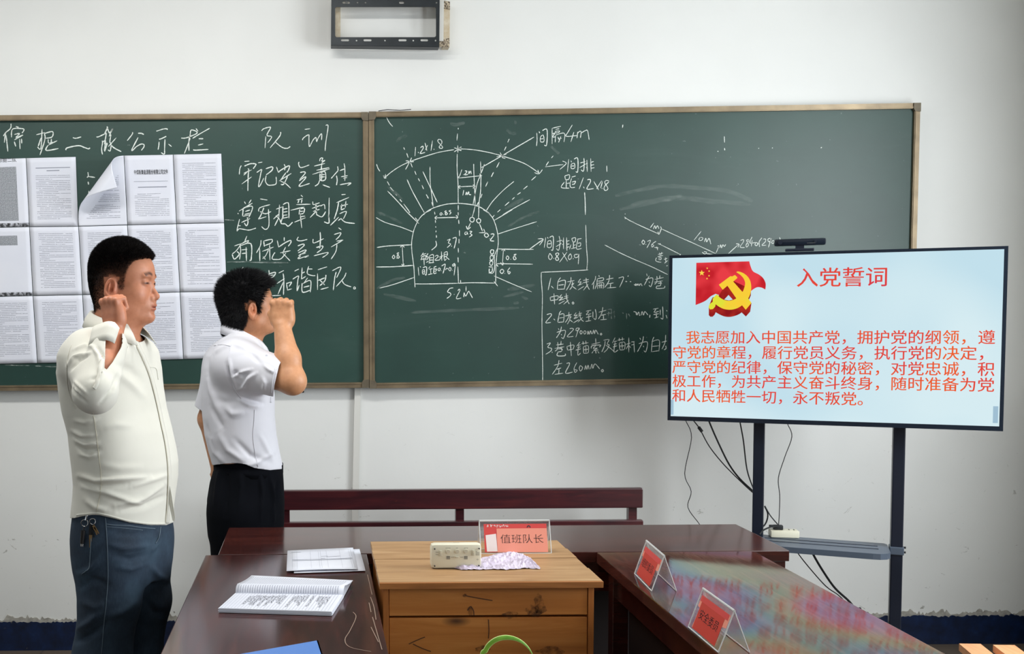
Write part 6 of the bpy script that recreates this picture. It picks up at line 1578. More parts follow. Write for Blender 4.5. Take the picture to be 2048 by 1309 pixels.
# ================================================================== person 1 : cream shirt and jeans
def person_cream():
    Y0 = 2.95; root = np.array([onY(245, 1000, Y0).x, Y0, 0.0])
    e = empty('person', root, 0, 'man in a cream shirt and blue jeans raising his right fist beside his ear', 'person')
    def W(px, py, Y): return np.array(onY(px, py, Y))-root
    yaw = math.radians(-25); f = np.array([math.cos(yaw), math.sin(yaw), 0]); sR = np.array([math.sin(yaw), -math.cos(yaw), 0])  # sR: his right
    TR = [(668, 232, .050, .075), (676, 229, .066, .115), (688, 225, .084, .155), (705, 222, .097, .182), (740, 222, .107, .19), (780, 226, .110, .185), (820, 232, .114, .18), (862, 243, .118, .175), (902, 249.5, .121, .178), (930, 253, .122, .178), (960, 254, .120, .177), (990, 251, .118, .176), (1020, 247, .118, .175), (1050, 246.5, .1165, .174), (1080, 246, .116, .172)]
    rows = rows_px(TR, Y0, root)
    S = W(180, 712, 2.80); EL = W(191, 783, 2.60); WR = W(229, 657, 2.745)
    S2 = W(255, 712, 3.08); EL2 = W(262, 880, 3.14); WR2 = W(268, 1030, 3.10)
    # ---- body
    V = Vol(ax(-.30, .30, .0075, [(-.11, .125, .0019)]), ax(-.42, .32, .0078, [(-.24, -.10, .0021), (-.10, .10, .0021)]), ax(0.0, 1.72, .009, [(1.375, 1.70, .0018)]))
    V.loft(rows, yaw, .03, 2.2, -0.013)
    V.cone(S, EL, .050, .038, .03); V.cone(EL, EL+(WR-EL)*.35, .040, .041, .015); V.cone(EL+(WR-EL)*.35, WR, .041, .0255, .015)
    V.cone(S2, EL2, .048, .038, .03); V.cone(EL2, WR2, .040, .026, .02); open_hand(V, WR2, (0.05, 0, -1), (.5, .85, 0))
    fist(V, WR+np.array([-.002, 0, .004]), (-.17, .05, 1), (-.62, -.78, .05), .86)
    for s_, top, mid, ank in ((1, (222, 1085, 2.88), (214, 1309, 2.875), .0), (-1, (262, 1085, 3.03), (276, 1309, 3.02), .0)):
        a = W(*top); k = W(*mid); k[2] = .49; n_ = np.array([k[0]-.005*s_, k[1], .10]); V.cone(a, k, .085, .058, .04); V.cone(k, n_, .056, .040, .02); V.cone(n_, n_+f*.12-np.array([0, 0, .055]), .036, .030, .02)
    hR = orient(math.radians(-9), math.radians(0)); HO = W(250.5, 566.5, 2.955)
    HS = (.89, .97, .985); pl = {'R': hR, 'O': HO}
    Wh = head_sdf(V, pl, HS, mouth_open=.0026, jowl=1.10, edx=-.011)
    nb = W(229, 672, 2.95); V.cone(Wh((-.030, 0, -.045)), nb, .054, .062, .035); V.cone(Wh((.004, 0, -.070)), nb+f*.010, .046, .050, .03)
    P, Q = V.mesh(); P = relax(P, Q, 1, .4); N = normals(P, Q)
    L = ((P-HO)@hR.T)/np.array(HS)
    col = head_tint(L, brow=.95); headz = (P[:, 2] > (HO[2]-.16))
    col[~headz] = 1.0
    hand = np.linalg.norm(P-WR, axis=1) < .13; hand &= P[:, 1] < -.13
    col[hand] = np.array([1.0, .94, .92])
    x, y, z = L.T
    top = np.clip((z-.045)/.03, 0, 1)
    xf = np.interp(z, [-.03, -.015, .0, .02, .045, .058, .066, .075], [.018, .026, .028, .031, .043, .052, .075, .12])
    zl = np.interp(x, [-.08, -.055, -.038, -.022, .000, .006], [-.085, -.075, -.045, .018, .014, -.026])
    mask = np.clip((xf-x)/.008, 0, 1)*np.clip((z-zl)/.010, 0, 1)*(np.abs(y) < .10)*headz
    ear = (np.abs(y) > .0735) & (z < .015) & (z > -.06) & (x > -.040) & (x < .010); mask[ear] = 0
    mask *= ((L**2).sum(1) < .16**2)
    fade = np.clip((z+.004+np.clip(-x-.03, 0, .1)*1.0)/.080, 0.0, 1)
    col = col*(1-(mask*(.50+.47*np.clip(fade*1.7, 0, 1)))[:, None])+np.array([.13, .12, .115])*(mask*(.50+.47*np.clip(fade*1.7, 0, 1)))[:, None]
    body = np_obj('body', P, Q, MT['skin1'], e, cols=col)
    off = .0015+.0065*np.clip((z-.03)/.05, 0, 1)+.002*fade
    off *= np.clip(mask*1.3-.3, 0, 1)
    off = off*(1+.10*vnoise(P, 120, 3))
    do_hair(P, Q, N, L, mask*(0.35+0.65*fade), off, MT['hair'], e, 52000, lambda l: .0035+.0075*np.clip((l[:, 2]-.02)/.06, 0, 1), lambda l: np.outer(np.ones(len(l)), f*.25)+np.array([0, 0, .15])*0, 21, .00045, .80, .30)
    # eyes
    for s_ in (-1, 1):
        c_ = Wh((.0735, s_*.033, -.002)); MBe = MB(); bmesh.ops.create_uvsphere(MBe.bm, u_segments=16, v_segments=10, radius=.0098, matrix=Matrix.Translation(Vector(c_))); MBe.build('eyeball', MT['iris'], body, True)
    # teeth glimpse
    # ---- shirt
    V = Vol(ax(-.30, .22, .0042), ax(-.45, .24, .0046), ax(.66, 1.50, .0042))
    V.loft(rows, yaw, .03, 2.25, 0.0)
    V.cone(W(228, 690, 2.93), S, .060, .066, .05)
    V.cone(S, EL, .068, .052, .035); V.cone(EL, EL+(WR-EL)*.72, .053, .046, .012)
    V.ell(EL+np.array([.0, -.004, -.006]), (.050, .052, .046), k=.02)
    V.cone(S2, EL2, .060, .052, .04); V.cone(EL2, WR2, .050, .038, .02)
    P, Q = V.mesh(); P = relax(P, Q, 2, .5); N = normals(P, Q)
    folds = [([(134, 735), (150, 715), (182, 706)], .0035, 3), ([(150, 700), (170, 693), (190, 694)], .003, 4), ([(140, 742), (158, 722), (178, 712)], -.003, 3), ([(141, 760), (150, 785), (172, 806)], -.003, 3), ([(140, 768), (165, 793)], .003, 2.5), ([(147, 762), (175, 790)], .0022, 2.5),
             ([(186, 695), (196, 712), (200, 735)], .0035, 2.5), ([(193, 692), (203, 708), (209, 722)], -.003, 2.5), ([(198, 735), (204, 748), (196, 762)], .0035, 3), ([(180, 760), (196, 756), (204, 740)], -.002, 4),
             ([(200, 808), (225, 780), (236, 745)], -.003, 3.5), ([(228, 742), (262, 768), (292, 800)], .0022, 8), ([(236, 730), (262, 742), (284, 765)], -.0022, 8), ([(258, 686), (268, 694), (276, 706)], .002, 3),
             ([(150, 842), (170, 846), (195, 838)], .003, 4), ([(145, 862), (165, 872), (190, 870)], .004, 4), ([(150, 880), (172, 890), (196, 886)], .004, 4), ([(154, 893), (170, 902), (198, 898)], -.004, 3.5), ([(158, 908), (180, 914), (198, 908)], .003, 4),
             ([(158, 952), (190, 962), (235, 958), (300, 955)], .0045, 5), ([(160, 963), (200, 974), (255, 969)], -.004, 4.5), ([(165, 975), (210, 985), (262, 1003), (290, 1012)], .0035, 5), ([(230, 1012), (285, 998), (330, 968)], .004, 5), ([(238, 1024), (290, 1012), (333, 990)], -.0035, 5), ([(262, 975), (300, 962), (336, 950)], .003, 5), ([(170, 1000), (190, 1015), (215, 1022)], .003, 6), ([(205, 860), (230, 850), (262, 852)], .0015, 7), ([(195, 930), (240, 938), (290, 935)], .0015, 8)]
    P = displace(P, N, root, folds, .0011, 5, 14, (1, 1, 1.3))
    PX = px_of(P, root)
    hem = np.interp(PX[:, 0], [148, 165, 185, 200, 225, 260, 300, 333, 350], [1037, 1033, 1030.5, 1031, 1037, 1046, 1051, 1051, 1044])
    g = hem-PX[:, 1]; g = np.where(P[:, 2] > 1.0, 50, g)
    ncen = W(231, 660, 2.95); pn = np.array([f[0]*.42, f[1]*.42, 1]); pn /= np.linalg.norm(pn)
    nn_ = np.where(np.linalg.norm((P-ncen)[:, :2], axis=1) < .085, -((P-ncen)@pn)*700, 50); g = np.minimum(g, nn_)
    fa = (WR-EL)/np.linalg.norm(WR-EL); t_ = (P-EL)@fa; rad = np.linalg.norm((P-EL)-np.outer(t_, fa), axis=1); Lf = np.linalg.norm(WR-EL)
    sleeve = (rad < .060) & (P[:, 1] < -.200) & (PX[:, 0] < 246) & (PX[:, 0] > 181)
    g = np.minimum(g, np.where(sleeve & (t_ > Lf*.5), (Lf*.66-t_)*700, 50))
    # open slit on the side of the forearm: distance to a wedge in the picture plane
    xa = np.interp(PX[:, 1], [650, 700, 745, 760], [212, 210.5, 208.5, 208.5]); xb = np.interp(PX[:, 1], [650, 695, 724, 745], [252, 243, 226, 209])
    wd = np.maximum(xa-PX[:, 0], PX[:, 0]-xb); wd = np.maximum(wd, (PX[:, 1]-746)*.5)
    g = np.where(sleeve & (N[:, 1] < .25) & (t_ > Lf*.15), np.minimum(g, wd), g)
    t2 = (P-EL2)@((WR2-EL2)/np.linalg.norm(WR2-EL2)); l2 = np.linalg.norm(WR2-EL2); g = np.minimum(g, np.where((P[:, 1] > .06) & (np.linalg.norm(P-WR2, axis=1) < .09), (l2*.98-t2)*700, 50))
    P2, Q2, u = keep_g(P, Q, g)
    sh = np_obj('shirt', P2, Q2, MT['shirt1'], e); md = sh.modifiers.new('thick', 'SOLIDIFY'); md.thickness = .0014; md.offset = -1
    bv = BVHTree.FromPolygons([tuple(v) for v in P2], [tuple(int(i) for i in q) for q in Q2])
    strip('placket', bv, root, [(270, 676), (277, 694), (287, 716), (298, 742), (307, 772), (316, 810), (324, 848), (331, 880), (336, 915), (338, 945), (338, 975), (336.5, 1010), (334, 1048)], 6.5, MT['shirt1'], sh, .002, 6, .0012, 2)
    strip('placket_edge', bv, root, [(267, 680), (274, 697), (284, 719), (295, 745), (304, 775), (313, 812), (321, 850), (328, 882), (333, 917), (335, 947), (334.5, 977), (333, 1010), (330, 1046)], .7, MT['seam1'], sh, .0008, 6, .0022)
    strip('side_seam', bv, root, [(186, 826), (190, 850), (194, 880), (198, 915), (202, 950), (201, 985), (194, 1020), (192, 1030)], 1.0, MT['seam1'], sh, .0008, 6, .0010)
    strip('armhole_seam', bv, root, [(143, 690), (136, 715), (134, 745), (136, 775), (143, 800), (152, 818)], .8, MT['shirt1'], sh, .0012, 6, .0008)
    strip('hem_fold', bv, root, [(153, 1031), (170, 1029), (186, 1027.5), (200, 1028), (225, 1034), (260, 1043), (300, 1048), (331, 1048)], 3.2, MT['shirt1'], sh, .0014, 6, .0008)
    tb = [W(336, 955, 2.93), W(343, 990, 2.935), W(350, 1036, 2.94), W(349, 1044, 2.94), W(345, 1042, 2.94), W(338, 1010, 2.94), W(333, 985, 2.94)]
    MB().prism([Vector(p) for p in tb], (0, .002, 0)).build('front_tail', MT['shirt1'], sh)
    strip('pocket_edge', bv, root, [(300, 735), (312, 738), (316, 760)], .8, MT['shirt1'], sh, .0012, 4, .0010)
    strip('sleeve_tab', bv, root, [(205, 720), (199, 745), (194, 768), (188, 778)], 8, MT['shirt1'], sh, .0015, 6, .002, 2)
    # cuff: open band standing around the forearm
    g = np.cross(fa, [0, -1, 0]); g /= np.linalg.norm(g); h_ = np.cross(g, fa)     # g about +X , h_ towards camera
    if h_[1] > 0: h_ = -h_
    if g[0] < 0: g = -g
    VV = []; FF = []; n = 30
    for i in range(n+1):
        th = math.radians(62+268*i/n); d_ = g*math.cos(th)+h_*math.sin(th)
        for j in range(4):
            q = j/3; r_ = .047+.004*q+.0025*math.sin(5*th); corner = max(0, 1-min(i, n-i)/2.0)*.010
            VV.append(tuple(EL+fa*(Lf*(.60)+q*(.060-corner))+d_*r_))
        if i:
            b = 4*i
            for j in range(3): FF.append((b-4+j, b-3+j, b+1+j, b+j))
    o = from_np('cuff', VV, FF, MT['shirt1'], sh, True); md = o.modifiers.new('thick', 'SOLIDIFY'); md.thickness = .0025; md.offset = 0
    cc = W(230, 653, 2.95)
    collar('collar', cc+np.array([0, 0, .006]), f, -sR, np.array([0, 0, 1.0]), .064, .065, .020, .040, .025, .062, math.radians(24), MT['shirt1'], sh, .024, .018)
    # undershirt ring
    VV = []; FF = []; n = 36
    for i in range(n+1):
        th = 2*math.pi*i/n; c_, s_ = math.cos(th), math.sin(th); b0 = cc+f*.0590*c_-sR*.060*s_+np.array([0, 0, -.020*c_])
        VV += [tuple(b0+np.array([0, 0, -.030])+(f*c_-sR*s_)*.006), tuple(b0+np.array([0, 0, .000])), tuple(b0+np.array([0, 0, .0]) - (f*c_-sR*s_)*.003)]
        if i: b = 3*i; FF += [(b-3, b-2, b+1, b), (b-2, b-1, b+2, b+1)]
    from_np('undershirt', VV, FF, MT['grey_tee'], e, True)
    # ---- jeans
    V = Vol(ax(-.22, .22, .0052), ax(-.24, .26, .0056), ax(.03, 1.0, .0062))
    hip = rows_px([(1000, 247, .1115, .168), (1040, 247, .1150, .170), (1070, 247, .1165, .172), (1100, 246.5, .1155, .168), (1130, 246.5, .112, .158), (1160, 246, .100, .140)], Y0, root); V.loft(hip, yaw, .05, 2.2, 0.0)
    near = [W(219, 1085, 2.885), W(220, 1200, 2.875), W(205, 1309, 2.870)]; far = [W(276, 1085, 3.02), W(284, 1200, 3.02), W(274, 1309, 3.01)]
    near.append(np.array([near[2][0]-.004, near[2][1]+.0, .30])); near.append(np.array([near[2][0]+.004, near[2][1]+.01, .05]))
    far.append(np.array([far[2][0]-.004, far[2][1], .30])); far.append(np.array([far[2][0]-.006, far[2][1], .05]))
    for pts, rr_ in ((near, (.094, .0850, .0790, .070, .068)), (far, (.092, .0830, .0720, .066, .065))):
        for i in range(4): V.cone(pts[i], pts[i+1], rr_[i], rr_[i+1], .035 if i == 0 else .022)
    P, Q = V.mesh(); P = relax(P, Q, 2, .5); N = normals(P, Q)
    folds = [([(158, 1150), (180, 1140), (200, 1118)], .004, 5), ([(160, 1175), (185, 1160), (215, 1170)], -.004, 6), ([(155, 1262), (180, 1245), (205, 1220)], .006, 7), ([(152, 1285), (180, 1272), (212, 1248)], -.005, 6), ([(212, 1235), (245, 1225), (275, 1200)], .003, 7), ([(215, 1090), (250, 1098), (300, 1092)], .003, 5), ([(225, 1112), (262, 1120), (300, 1108)], -.0025, 5), ([(232, 1135), (262, 1140), (288, 1130)], .0025, 5), ([(220, 1065), (260, 1070), (310, 1066)], -.002, 5), ([(318, 1060), (316, 1085), (300, 1108)], .004, 3.5), ([(300, 1130), (315, 1150), (335, 1160)], .003, 6), ([(290, 1200), (310, 1225), (332, 1230)], -.004, 7), ([(165, 1205), (190, 1215), (212, 1205)], .004, 7)]
    P = displace(P, N, root, folds, .0016, 15, 11, (1, 1, 1.5))
    # ankles stay covered, the top edge is hidden under the shirt
    vm = P[:, 2] > .042; vm &= P[:, 2] < (onY(245, 1000, Y0).z+.01); vm &= ~((P[:, 2] < .055))
    P2, Q2, u = keep(P, Q, vm); je = np_obj('jeans', P2, Q2, MT['denim'], e); md = je.modifiers.new('thick', 'SOLIDIFY'); md.thickness = .0018; md.offset = -1
    bv = BVHTree.FromPolygons([tuple(v) for v in P2], [tuple(int(i) for i in q) for q in Q2])
    strip('side_seam', bv, root, [(211, 1036), (214, 1080), (215.5, 1120), (216, 1160), (213, 1200), (208, 1250), (203, 1309)], 1.3, MT['denim_stitch'], je, .0010, 6, .0012)
    strip('pocket_seam', bv, root, [(213, 1049), (230, 1051), (255, 1052), (285, 1056), (310, 1058)], 1.6, MT['denim_stitch'], je, .0010, 6, .0008)
    strip('pocket_seam', bv, root, [(213, 1054), (232, 1056), (258, 1058), (285, 1061)], .9, MT['denim_stitch'], je, .0008, 6, .0008)
    strip('back_pocket_seam', bv, root, [(183, 1055), (182, 1085), (180.5, 1110), (179, 1135), (172, 1143), (163, 1149)], 1.4, MT['denim_stitch'], je, .0010, 6, .0010)
    strip('fly_seam', bv, root, [(321, 1054), (318, 1075), (311, 1088)], 1.2, MT['denim_stitch'], je, .0010, 6, .0008)
    for q, nm in ((near[-1], 0), (far[-1], 1)): shoe('shoe', (q[0]+.02, q[1], 0), yaw, MT['leather'], None, e)
    # ---- keys hanging from the belt loop
    k0 = W(174, 1031, 2.862)+np.array([0, -.0, 0]); h = bv.ray_cast(CAM-Vector(root), ray(174, 1040)); yk = (h[0].y if h[0] is not None else k0[1])+root[1]-.010
    ko = onY(174, 1031, yk); ke = empty('key_bunch', ko, 0, 'bunch of keys on a steel ring hanging from the jeans at the hip', 'keys')
    def KP(px, py, dy=0): return onY(px, py, yk-dy)-ko
    MB().tube([KP(174, 1031), KP(173, 1036), KP(171.5, 1041)], .0030, 8).build('clip', MT['steel'], ke, True)
    def ring(c, r_, t__): return [c+Vector((r_*math.cos(a), 0.002*math.sin(2*a), r_*math.sin(a))) for a in [k*math.pi/12 for k in range(24)]]
    MB().tube(ring(KP(169, 1047), .0092, 0), .0010, 6, True).build('ring', MT['steel'], ke, True)
    MB().tube(ring(KP(185, 1044, .002), .0078, 0), .0012, 6, True).build('ring', MT['steel'], ke, True)
    fob = mk('brass_brown', (130, 104, 70), 0.45, 0.4)
    MB().cyl(KP(168, 1056), KP(166.5, 1064), .0022).cyl(KP(166.5, 1062), KP(164, 1088), .0062, .0052).build('black_fob', MT['leather'], ke, True)
    MB().cyl(KP(164.5, 1087), KP(164, 1093), .0045).build('fob_cap', MT['steel'], ke, True)
    MB().prism([KP(178, 1071, .003), KP(184.5, 1071, .003), KP(182.5, 1096, .003), KP(178.5, 1096, .003)], (0, .003, 0)).build('key', fob, ke)
    MB().prism([KP(179, 1050, .002), KP(183, 1050, .002), KP(184, 1071, .002), KP(177, 1071, .002)], (0, .004, 0)).build('key_head', MT['leather'], ke)
    for (a, b, c_, d_) in ((186, 1052, 198, 1068), (184, 1060, 189, 1078), (188, 1056, 196, 1075)):
        m = MB(); p = KP(a, b, .003); q = KP(c_, d_, .003); dd = (q-p).normalized(); nn = Vector((-dd.z, 0, dd.x))
        m.prism([p+nn*.0035, p-nn*.0035, p+dd*.008-nn*.002, q-nn*.0018, q+nn*.0012, p+dd*.008+nn*.003], (0, .0016, 0)); m.build('key', MT['black_steel'] if a == 184 else fob, ke)
    return e
# ================================================================== person 2 : white short-sleeved shirt and black trousers
def person_white():
    Y0 = 3.80; root = np.array([onY(487, 1000, Y0).x, Y0, 0.0])
    e = empty('person', root, 0, 'man in a white short-sleeved shirt and black trousers holding his fist before his face', 'person')
    def W(px, py, Y): return np.array(onY(px, py, Y))-root
    yaw = math.radians(12); f = np.array([math.cos(yaw), math.sin(yaw), 0]); sR = np.array([math.sin(yaw), -math.cos(yaw), 0])
    TR = [(672, 480, .048, .080), (680, 478, .066, .125), (692, 474, .086, .165), (710, 471, .105, .190), (735, 473, .120, .2), (760, 474, .126, .2), (790, 475.5, .130, .2), (830, 476.5, .1285, .195), (870, 480.5, .129, .19), (905, 488, .127, .185), (928, 494, .126, .180), (938, 497, .121, .172), (946, 497, .111, .162)]
    rows = rows_px(TR, Y0, root)
    S = W(472, 728, 3.64); EL = W(583, 762, 3.54); WR = W(564.5, 654, 3.60)
    S2 = W(452, 728, 3.94); EL2 = W(417, 838, 3.96); WR2 = W(436, 940, 3.93)
    V = Vol(ax(-.24, .27, .0075, [(-.10, .20, .0022)]), ax(-.36, .30, .0078, [(-.31, .10, .0025)]), ax(0.0, 1.68, .009, [(1.165, 1.66, .0023)]))
    V.loft(rows, yaw, .03, 2.2, -0.015)
    V.cone(S, EL, .054, .0440, .03); V.ell(EL+np.array([.012, 0, -.004]), (.036, .038, .040), k=.02); V.cone(EL, EL+(WR-EL)*.4, .043, .0425, .02); V.cone(EL+(WR-EL)*.4, WR, .0425, .0290, .02)
    V.cone(S2, EL2, .050, .040, .03); V.cone(EL2, WR2, .038, .026, .02); open_hand(V, WR2, (0.25, 0, -1), (.3, .95, 0))
    fist(V, WR+np.array([.002, 0, .0]), (-.06, .0, 1), (-.16, -.985, .05), 1.03)
    hips = rows_px([(930, 497, .118, .168), (960, 493.5, .128, .172), (1000, 491, .132, .176), (1040, 491, .130, .174)], Y0, root); V.loft(hips, yaw, .03, 2.2, -0.012)
    legs = []
    for s_, (tx, ty), (kx, ky) in ((1, (478, 3.71), (475, 3.71)), (-1, (505, 3.90), (507, 3.90))):
        a = W(tx, 1030, ty); k = W(kx, 1110, ky); k[2] = .48; n_ = np.array([k[0], k[1], .10]); V.cone(a, k, .088, .060, .04); V.cone(k, n_, .058, .040, .02); V.cone(n_, n_+f*.12-np.array([0, 0, .055]), .036, .030, .02); legs.append((a, k, n_))
    hR = orient(math.radians(14), math.radians(7)); HO = W(499, 612, Y0); HS = (.91, .92, .93); pl = {'R': hR, 'O': HO}
    Wh = head_sdf(V, pl, HS, 0.0, .98)
    nb = W(482, 682, Y0); V.cone(Wh((-.035, 0, -.045)), nb, .054, .058, .03); V.cone(Wh((.005, 0, -.070)), nb+f*.03, .042, .044, .03)
    P, Q = V.mesh(); P = relax(P, Q, 1, .4); N = normals(P, Q)
    L = ((P-HO)@hR.T)/np.array(HS); col = head_tint(L, brow=.9, brow_len=.9, stub=.6); headz = (P[:, 2] > (HO[2]-.15)); col[~headz] = 1.0; col[headz] *= np.array([.90, .83, .80])
    arm = ((P[:, 1] < -.10) & (P[:, 0] > .08)); col[arm & ~(np.linalg.norm(P-HO, axis=1) < .12)] = np.array([1.02, 1.02, .99])
    x, y, z = L.T
    xf = np.interp(z, [-.035, -.02, .0, .02, .045, .060, .070], [.020, .030, .034, .040, .056, .076, .12])
    zl = np.interp(x, [-.09, -.05, -.030, -.014, .006, .012], [-.105, -.095, -.060, .022, .014, -.034])
    mask = np.clip((xf-x)/.006, 0, 1)*np.clip((z-zl)/.008, 0, 1)*(np.abs(y) < .10)*headz*((L**2).sum(1) < .17**2)
    ear = (np.abs(y) > .0735) & (z < .014) & (z > -.06) & (x > -.033) & (x < .016); mask[ear] = 0
    col = col*(1-(mask*.9)[:, None])+np.array([.12, .11, .11])*(mask*.9)[:, None]
    body = np_obj('body', P, Q, MT['skin2'], e, cols=col)
    off = (.006+.010*np.clip((z-.02)/.06, 0, 1)+.004*np.clip((-x-.04)/.04, 0, 1))*np.clip(mask*1.2-.2, 0, 1)*np.clip(.35+(xf-x)/.03, 0, 1)
    off = off*(1+.22*vnoise(P, 90, 8))
    def comb(l): return np.outer(np.clip((l[:, 0]+.03)/.08, 0, 1), f*1.0)+np.outer(np.clip(-(l[:, 0]+.02)/.08, 0, 1), np.array([-.35, 0, .15]))+np.outer(np.clip((.05-l[:, 2])/.08, 0, 1), np.array([0.05, 0, -1.0]))
    do_hair(P, Q, N, L, mask, off, MT['hair2'], e, 24000, lambda l: .010+.012*np.clip((l[:, 2]-.0)/.07, 0, 1), comb, 31, .0006, .45, .40)
    for s_ in (-1, 1):
        c_ = Wh((.0735, s_*.033, -.002)); MBe = MB(); bmesh.ops.create_uvsphere(MBe.bm, u_segments=16, v_segments=10, radius=.0092, matrix=Matrix.Translation(Vector(c_))); MBe.build('eyeball', MT['iris'], body, True)
    # ---- shirt
    V = Vol(ax(-.24, .24, .0044), ax(-.38, .28, .0048), ax(.80, 1.48, .0044))
    V.loft(rows, yaw, .03, 2.25, 0.0)
    SE = S+(EL-S)*.70
    V.cone(W(478, 700, 3.77), S, .058, .074, .05); V.cone(S, SE, .078, .072, .04)
    V.cone(W(470, 705, 3.86), S2, .055, .070, .05); V.cone(S2, S2+(EL2-S2)*.85, .074, .064, .04)
    P, Q = V.mesh(); P = relax(P, Q, 2, .5); N = normals(P, Q)
    def z4(l): return [(400+x/6.545, 660+y/6.545) for x, y in l]
    folds = [(z4([(430, 630), (500, 575), (680, 520)]), .0045, 3.2), (z4([(480, 785), (570, 740), (640, 640), (740, 570)]), .0050, 3.2), (z4([(440, 600), (470, 560), (560, 590), (640, 560)]), -.004, 3.5), (z4([(390, 400), (410, 560), (430, 660), (480, 800)]), .0040, 3), (z4([(350, 440), (390, 620), (450, 760)]), -.0045, 3.5), (z4([(190, 310), (300, 230), (420, 190)]), .003, 4), (z4([(420, 180), (560, 230), (700, 340)]), .003, 4), (z4([(560, 240), (700, 340), (780, 430)]), -.003, 4), (z4([(500, 880), (650, 930), (830, 960)]), -.0045, 4), (z4([(510, 900), (640, 980), (790, 1010)]), .003, 5), (z4([(820, 620), (850, 700), (830, 800)]), .0035, 3.5), (z4([(840, 470), (900, 520), (980, 560)]), .0035, 3.5), (z4([(100, 600), (150, 800), (230, 1000), (300, 1150)]), .0035, 6), (z4([(140, 1000), (230, 1180), (300, 1290)]), -.003, 5), (z4([(330, 1000), (420, 1100), (600, 1080)]), .003, 6), (z4([(200, 900), (330, 950), (500, 930)]), -.002, 7),
             ([(418, 870), (430, 905), (450, 930)], .0035, 5), ([(436, 865), (455, 900), (490, 925)], .003, 6), ([(490, 935), (515, 925), (548, 905)], .0035, 5), ([(470, 880), (500, 912), (540, 925)], -.003, 6), ([(520, 870), (535, 900), (548, 925)], .0025, 5), ([(412, 845), (420, 880), (436, 915)], -.003, 4)]
    P = displace(P, N, root, folds, .0013, 25, 13, (1, 1, 1.2)); PX = px_of(P, root)
    g = np.interp(PX[:, 0], [425, 450, 475, 490, 510, 540, 570], [931, 928, 927, 929, 937, 941, 938])-PX[:, 1]
    g = np.where(P[:, 2] > 1.1, 50, g)
    cut = np.interp(PX[:, 1], [715, 732, 770, 808, 830], [566, 558, 549, 545, 545]); arm_ = (P[:, 1] < -.10) & (PX[:, 1] < 826) & (PX[:, 1] > 700) & (PX[:, 0] > 535)
    sa = (EL-S)/np.linalg.norm(EL-S); ts = (P-S)@sa; g = np.where(arm_, np.minimum(g, cut-PX[:, 0]+np.clip((P[:, 1]+.17), 0, .2)*260), g)
    ncen = W(484, 668, Y0); pn = np.array([f[0]*.62, f[1]*.62, 1]); pn /= np.linalg.norm(pn)
    g = np.minimum(g, np.where(np.linalg.norm((P-ncen)[:, :2], axis=1) < .095, -((P-ncen)@pn)*560, 50))
    s2a = (EL2-S2)/np.linalg.norm(EL2-S2); t2 = (P-S2)@s2a; g = np.minimum(g, np.where((np.linalg.norm((P-S2)-np.outer(t2, s2a), axis=1) < .08) & (PX[:, 0] < 425) & (P[:, 1] > .06), (np.linalg.norm(EL2-S2)*.84-t2)*560, 50))
    P2, Q2, u = keep_g(P, Q, g); sh = np_obj('shirt', P2, Q2, MT['shirt2'], e); md = sh.modifiers.new('thick', 'SOLIDIFY'); md.thickness = .0014; md.offset = -1
    bv = BVHTree.FromPolygons([tuple(v) for v in P2], [tuple(int(i) for i in q) for q in Q2])
    strip('side_seam', bv, root, [(509, 820), (508, 845), (506, 870), (509, 900), (516, 934)], .8, MT['shirt2'], sh, .0012, 6, .0010)
    strip('armhole_seam', bv, root, [(462, 690), (457, 715), (459, 745), (468, 775), (482, 798)], 1.0, MT['shirt2'], sh, .0012, 6, .0012)
    strip('yoke_seam', bv, root, [(428, 692), (445, 690), (462, 693)], 1.0, MT['shirt2'], sh, .0012, 6, .0012)
    strip('sleeve_hem', bv, root, [(551, 738), (546, 755), (543, 780), (541, 806)], 2.4, MT['shirt2'], sh, .0012, 6, .0012)
    cc = W(486, 674, Y0); collar('collar', cc, f, -sR, np.array([0, 0, 1.0]), .066, .064, .036, .040, .016, .050, math.radians(20), MT['shirt2'], sh, .012, .016)
    for (bx, by) in ((533, 712),):
        h = bv.ray_cast(CAM-Vector(root), ray(bx, by))
        if h[0] is not None: MB().cyl(h[0], h[0]-ray(bx, by)*.003, .004, n=12).build('button', MT['paper'], sh)
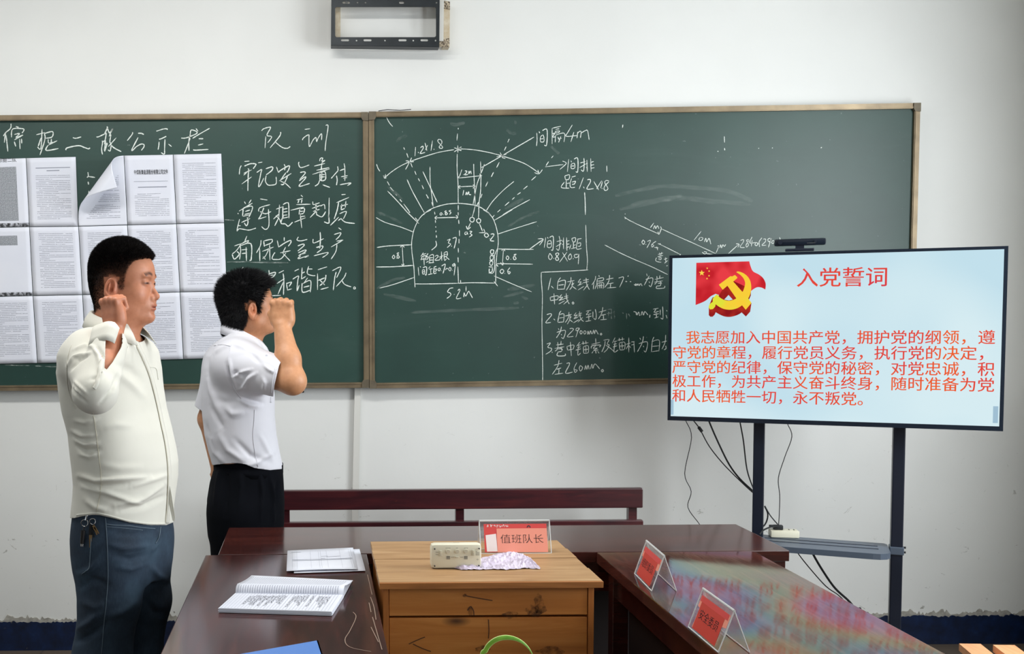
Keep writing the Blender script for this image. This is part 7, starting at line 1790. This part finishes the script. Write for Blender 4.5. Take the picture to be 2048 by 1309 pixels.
    # ---- trousers
    V = Vol(ax(-.22, .22, .0055), ax(-.26, .28, .006), ax(.03, .98, .0065))
    hips = rows_px([(905, 492, .113, .168), (926, 497, .1185, .170), (945, 495.5, .126, .176), (965, 493, .133, .180), (1000, 491, .140, .186), (1040, 491, .139, .184), (1060, 491, .136, .180)], Y0, root); V.loft(hips, yaw, .03, 2.2, 0.0)
    for (a, k, n_) in legs: V.cone(a, k, .110, .088, .04); V.cone(k, n_-np.array([0, 0, .05]), .088, .072, .03)
    P, Q = V.mesh(); P = relax(P, Q, 2, .5); N = normals(P, Q)
    folds = [([(440, 940), (436, 970), (430, 1010)], .004, 4), ([(455, 940), (455, 980), (450, 1030)], -.003, 5), ([(520, 945), (524, 985), (520, 1040)], .004, 4), ([(540, 950), (548, 1000), (545, 1050)], .005, 4), ([(478, 938), (482, 970), (478, 1020)], .003, 5), ([(555, 960), (552, 1000), (540, 1040)], -.004, 4)]
    P = displace(P, N, root, folds, .0018, 35, 9, (1, 1, .6))
    vm = (P[:, 2] > .045) & (P[:, 2] < onY(495, 912, Y0).z)
    P2, Q2, u = keep(P, Q, vm); tr = np_obj('trousers', P2, Q2, MT['trouser'], e); md = tr.modifiers.new('thick', 'SOLIDIFY'); md.thickness = .0016; md.offset = -1
    z_ = onY(497, 936, Y0).z; VV = []; FF = []; n = 48; c0 = W(496.5, 934, Y0)
    for i in range(n):
        th = 2*math.pi*i/n; d_ = f*math.cos(th)*.1235-sR*math.sin(th)*.175
        VV += [tuple(np.array([c0[0], c0[1], z_-.016])+d_), tuple(np.array([c0[0], c0[1], z_+.016])+d_)]
        FF.append((2*i, 2*((i+1) % n), 2*((i+1) % n)+1, 2*i+1))
    o = from_np('waistband', VV, FF, MT['trouser'], tr, True); md = o.modifiers.new('thick', 'SOLIDIFY'); md.thickness = .004; md.offset = 0
    for (a, k, n_) in legs: shoe('shoe', (n_[0]+.02, n_[1], 0), yaw, MT['leather'], None, e)
    return e
person_cream(); person_white()
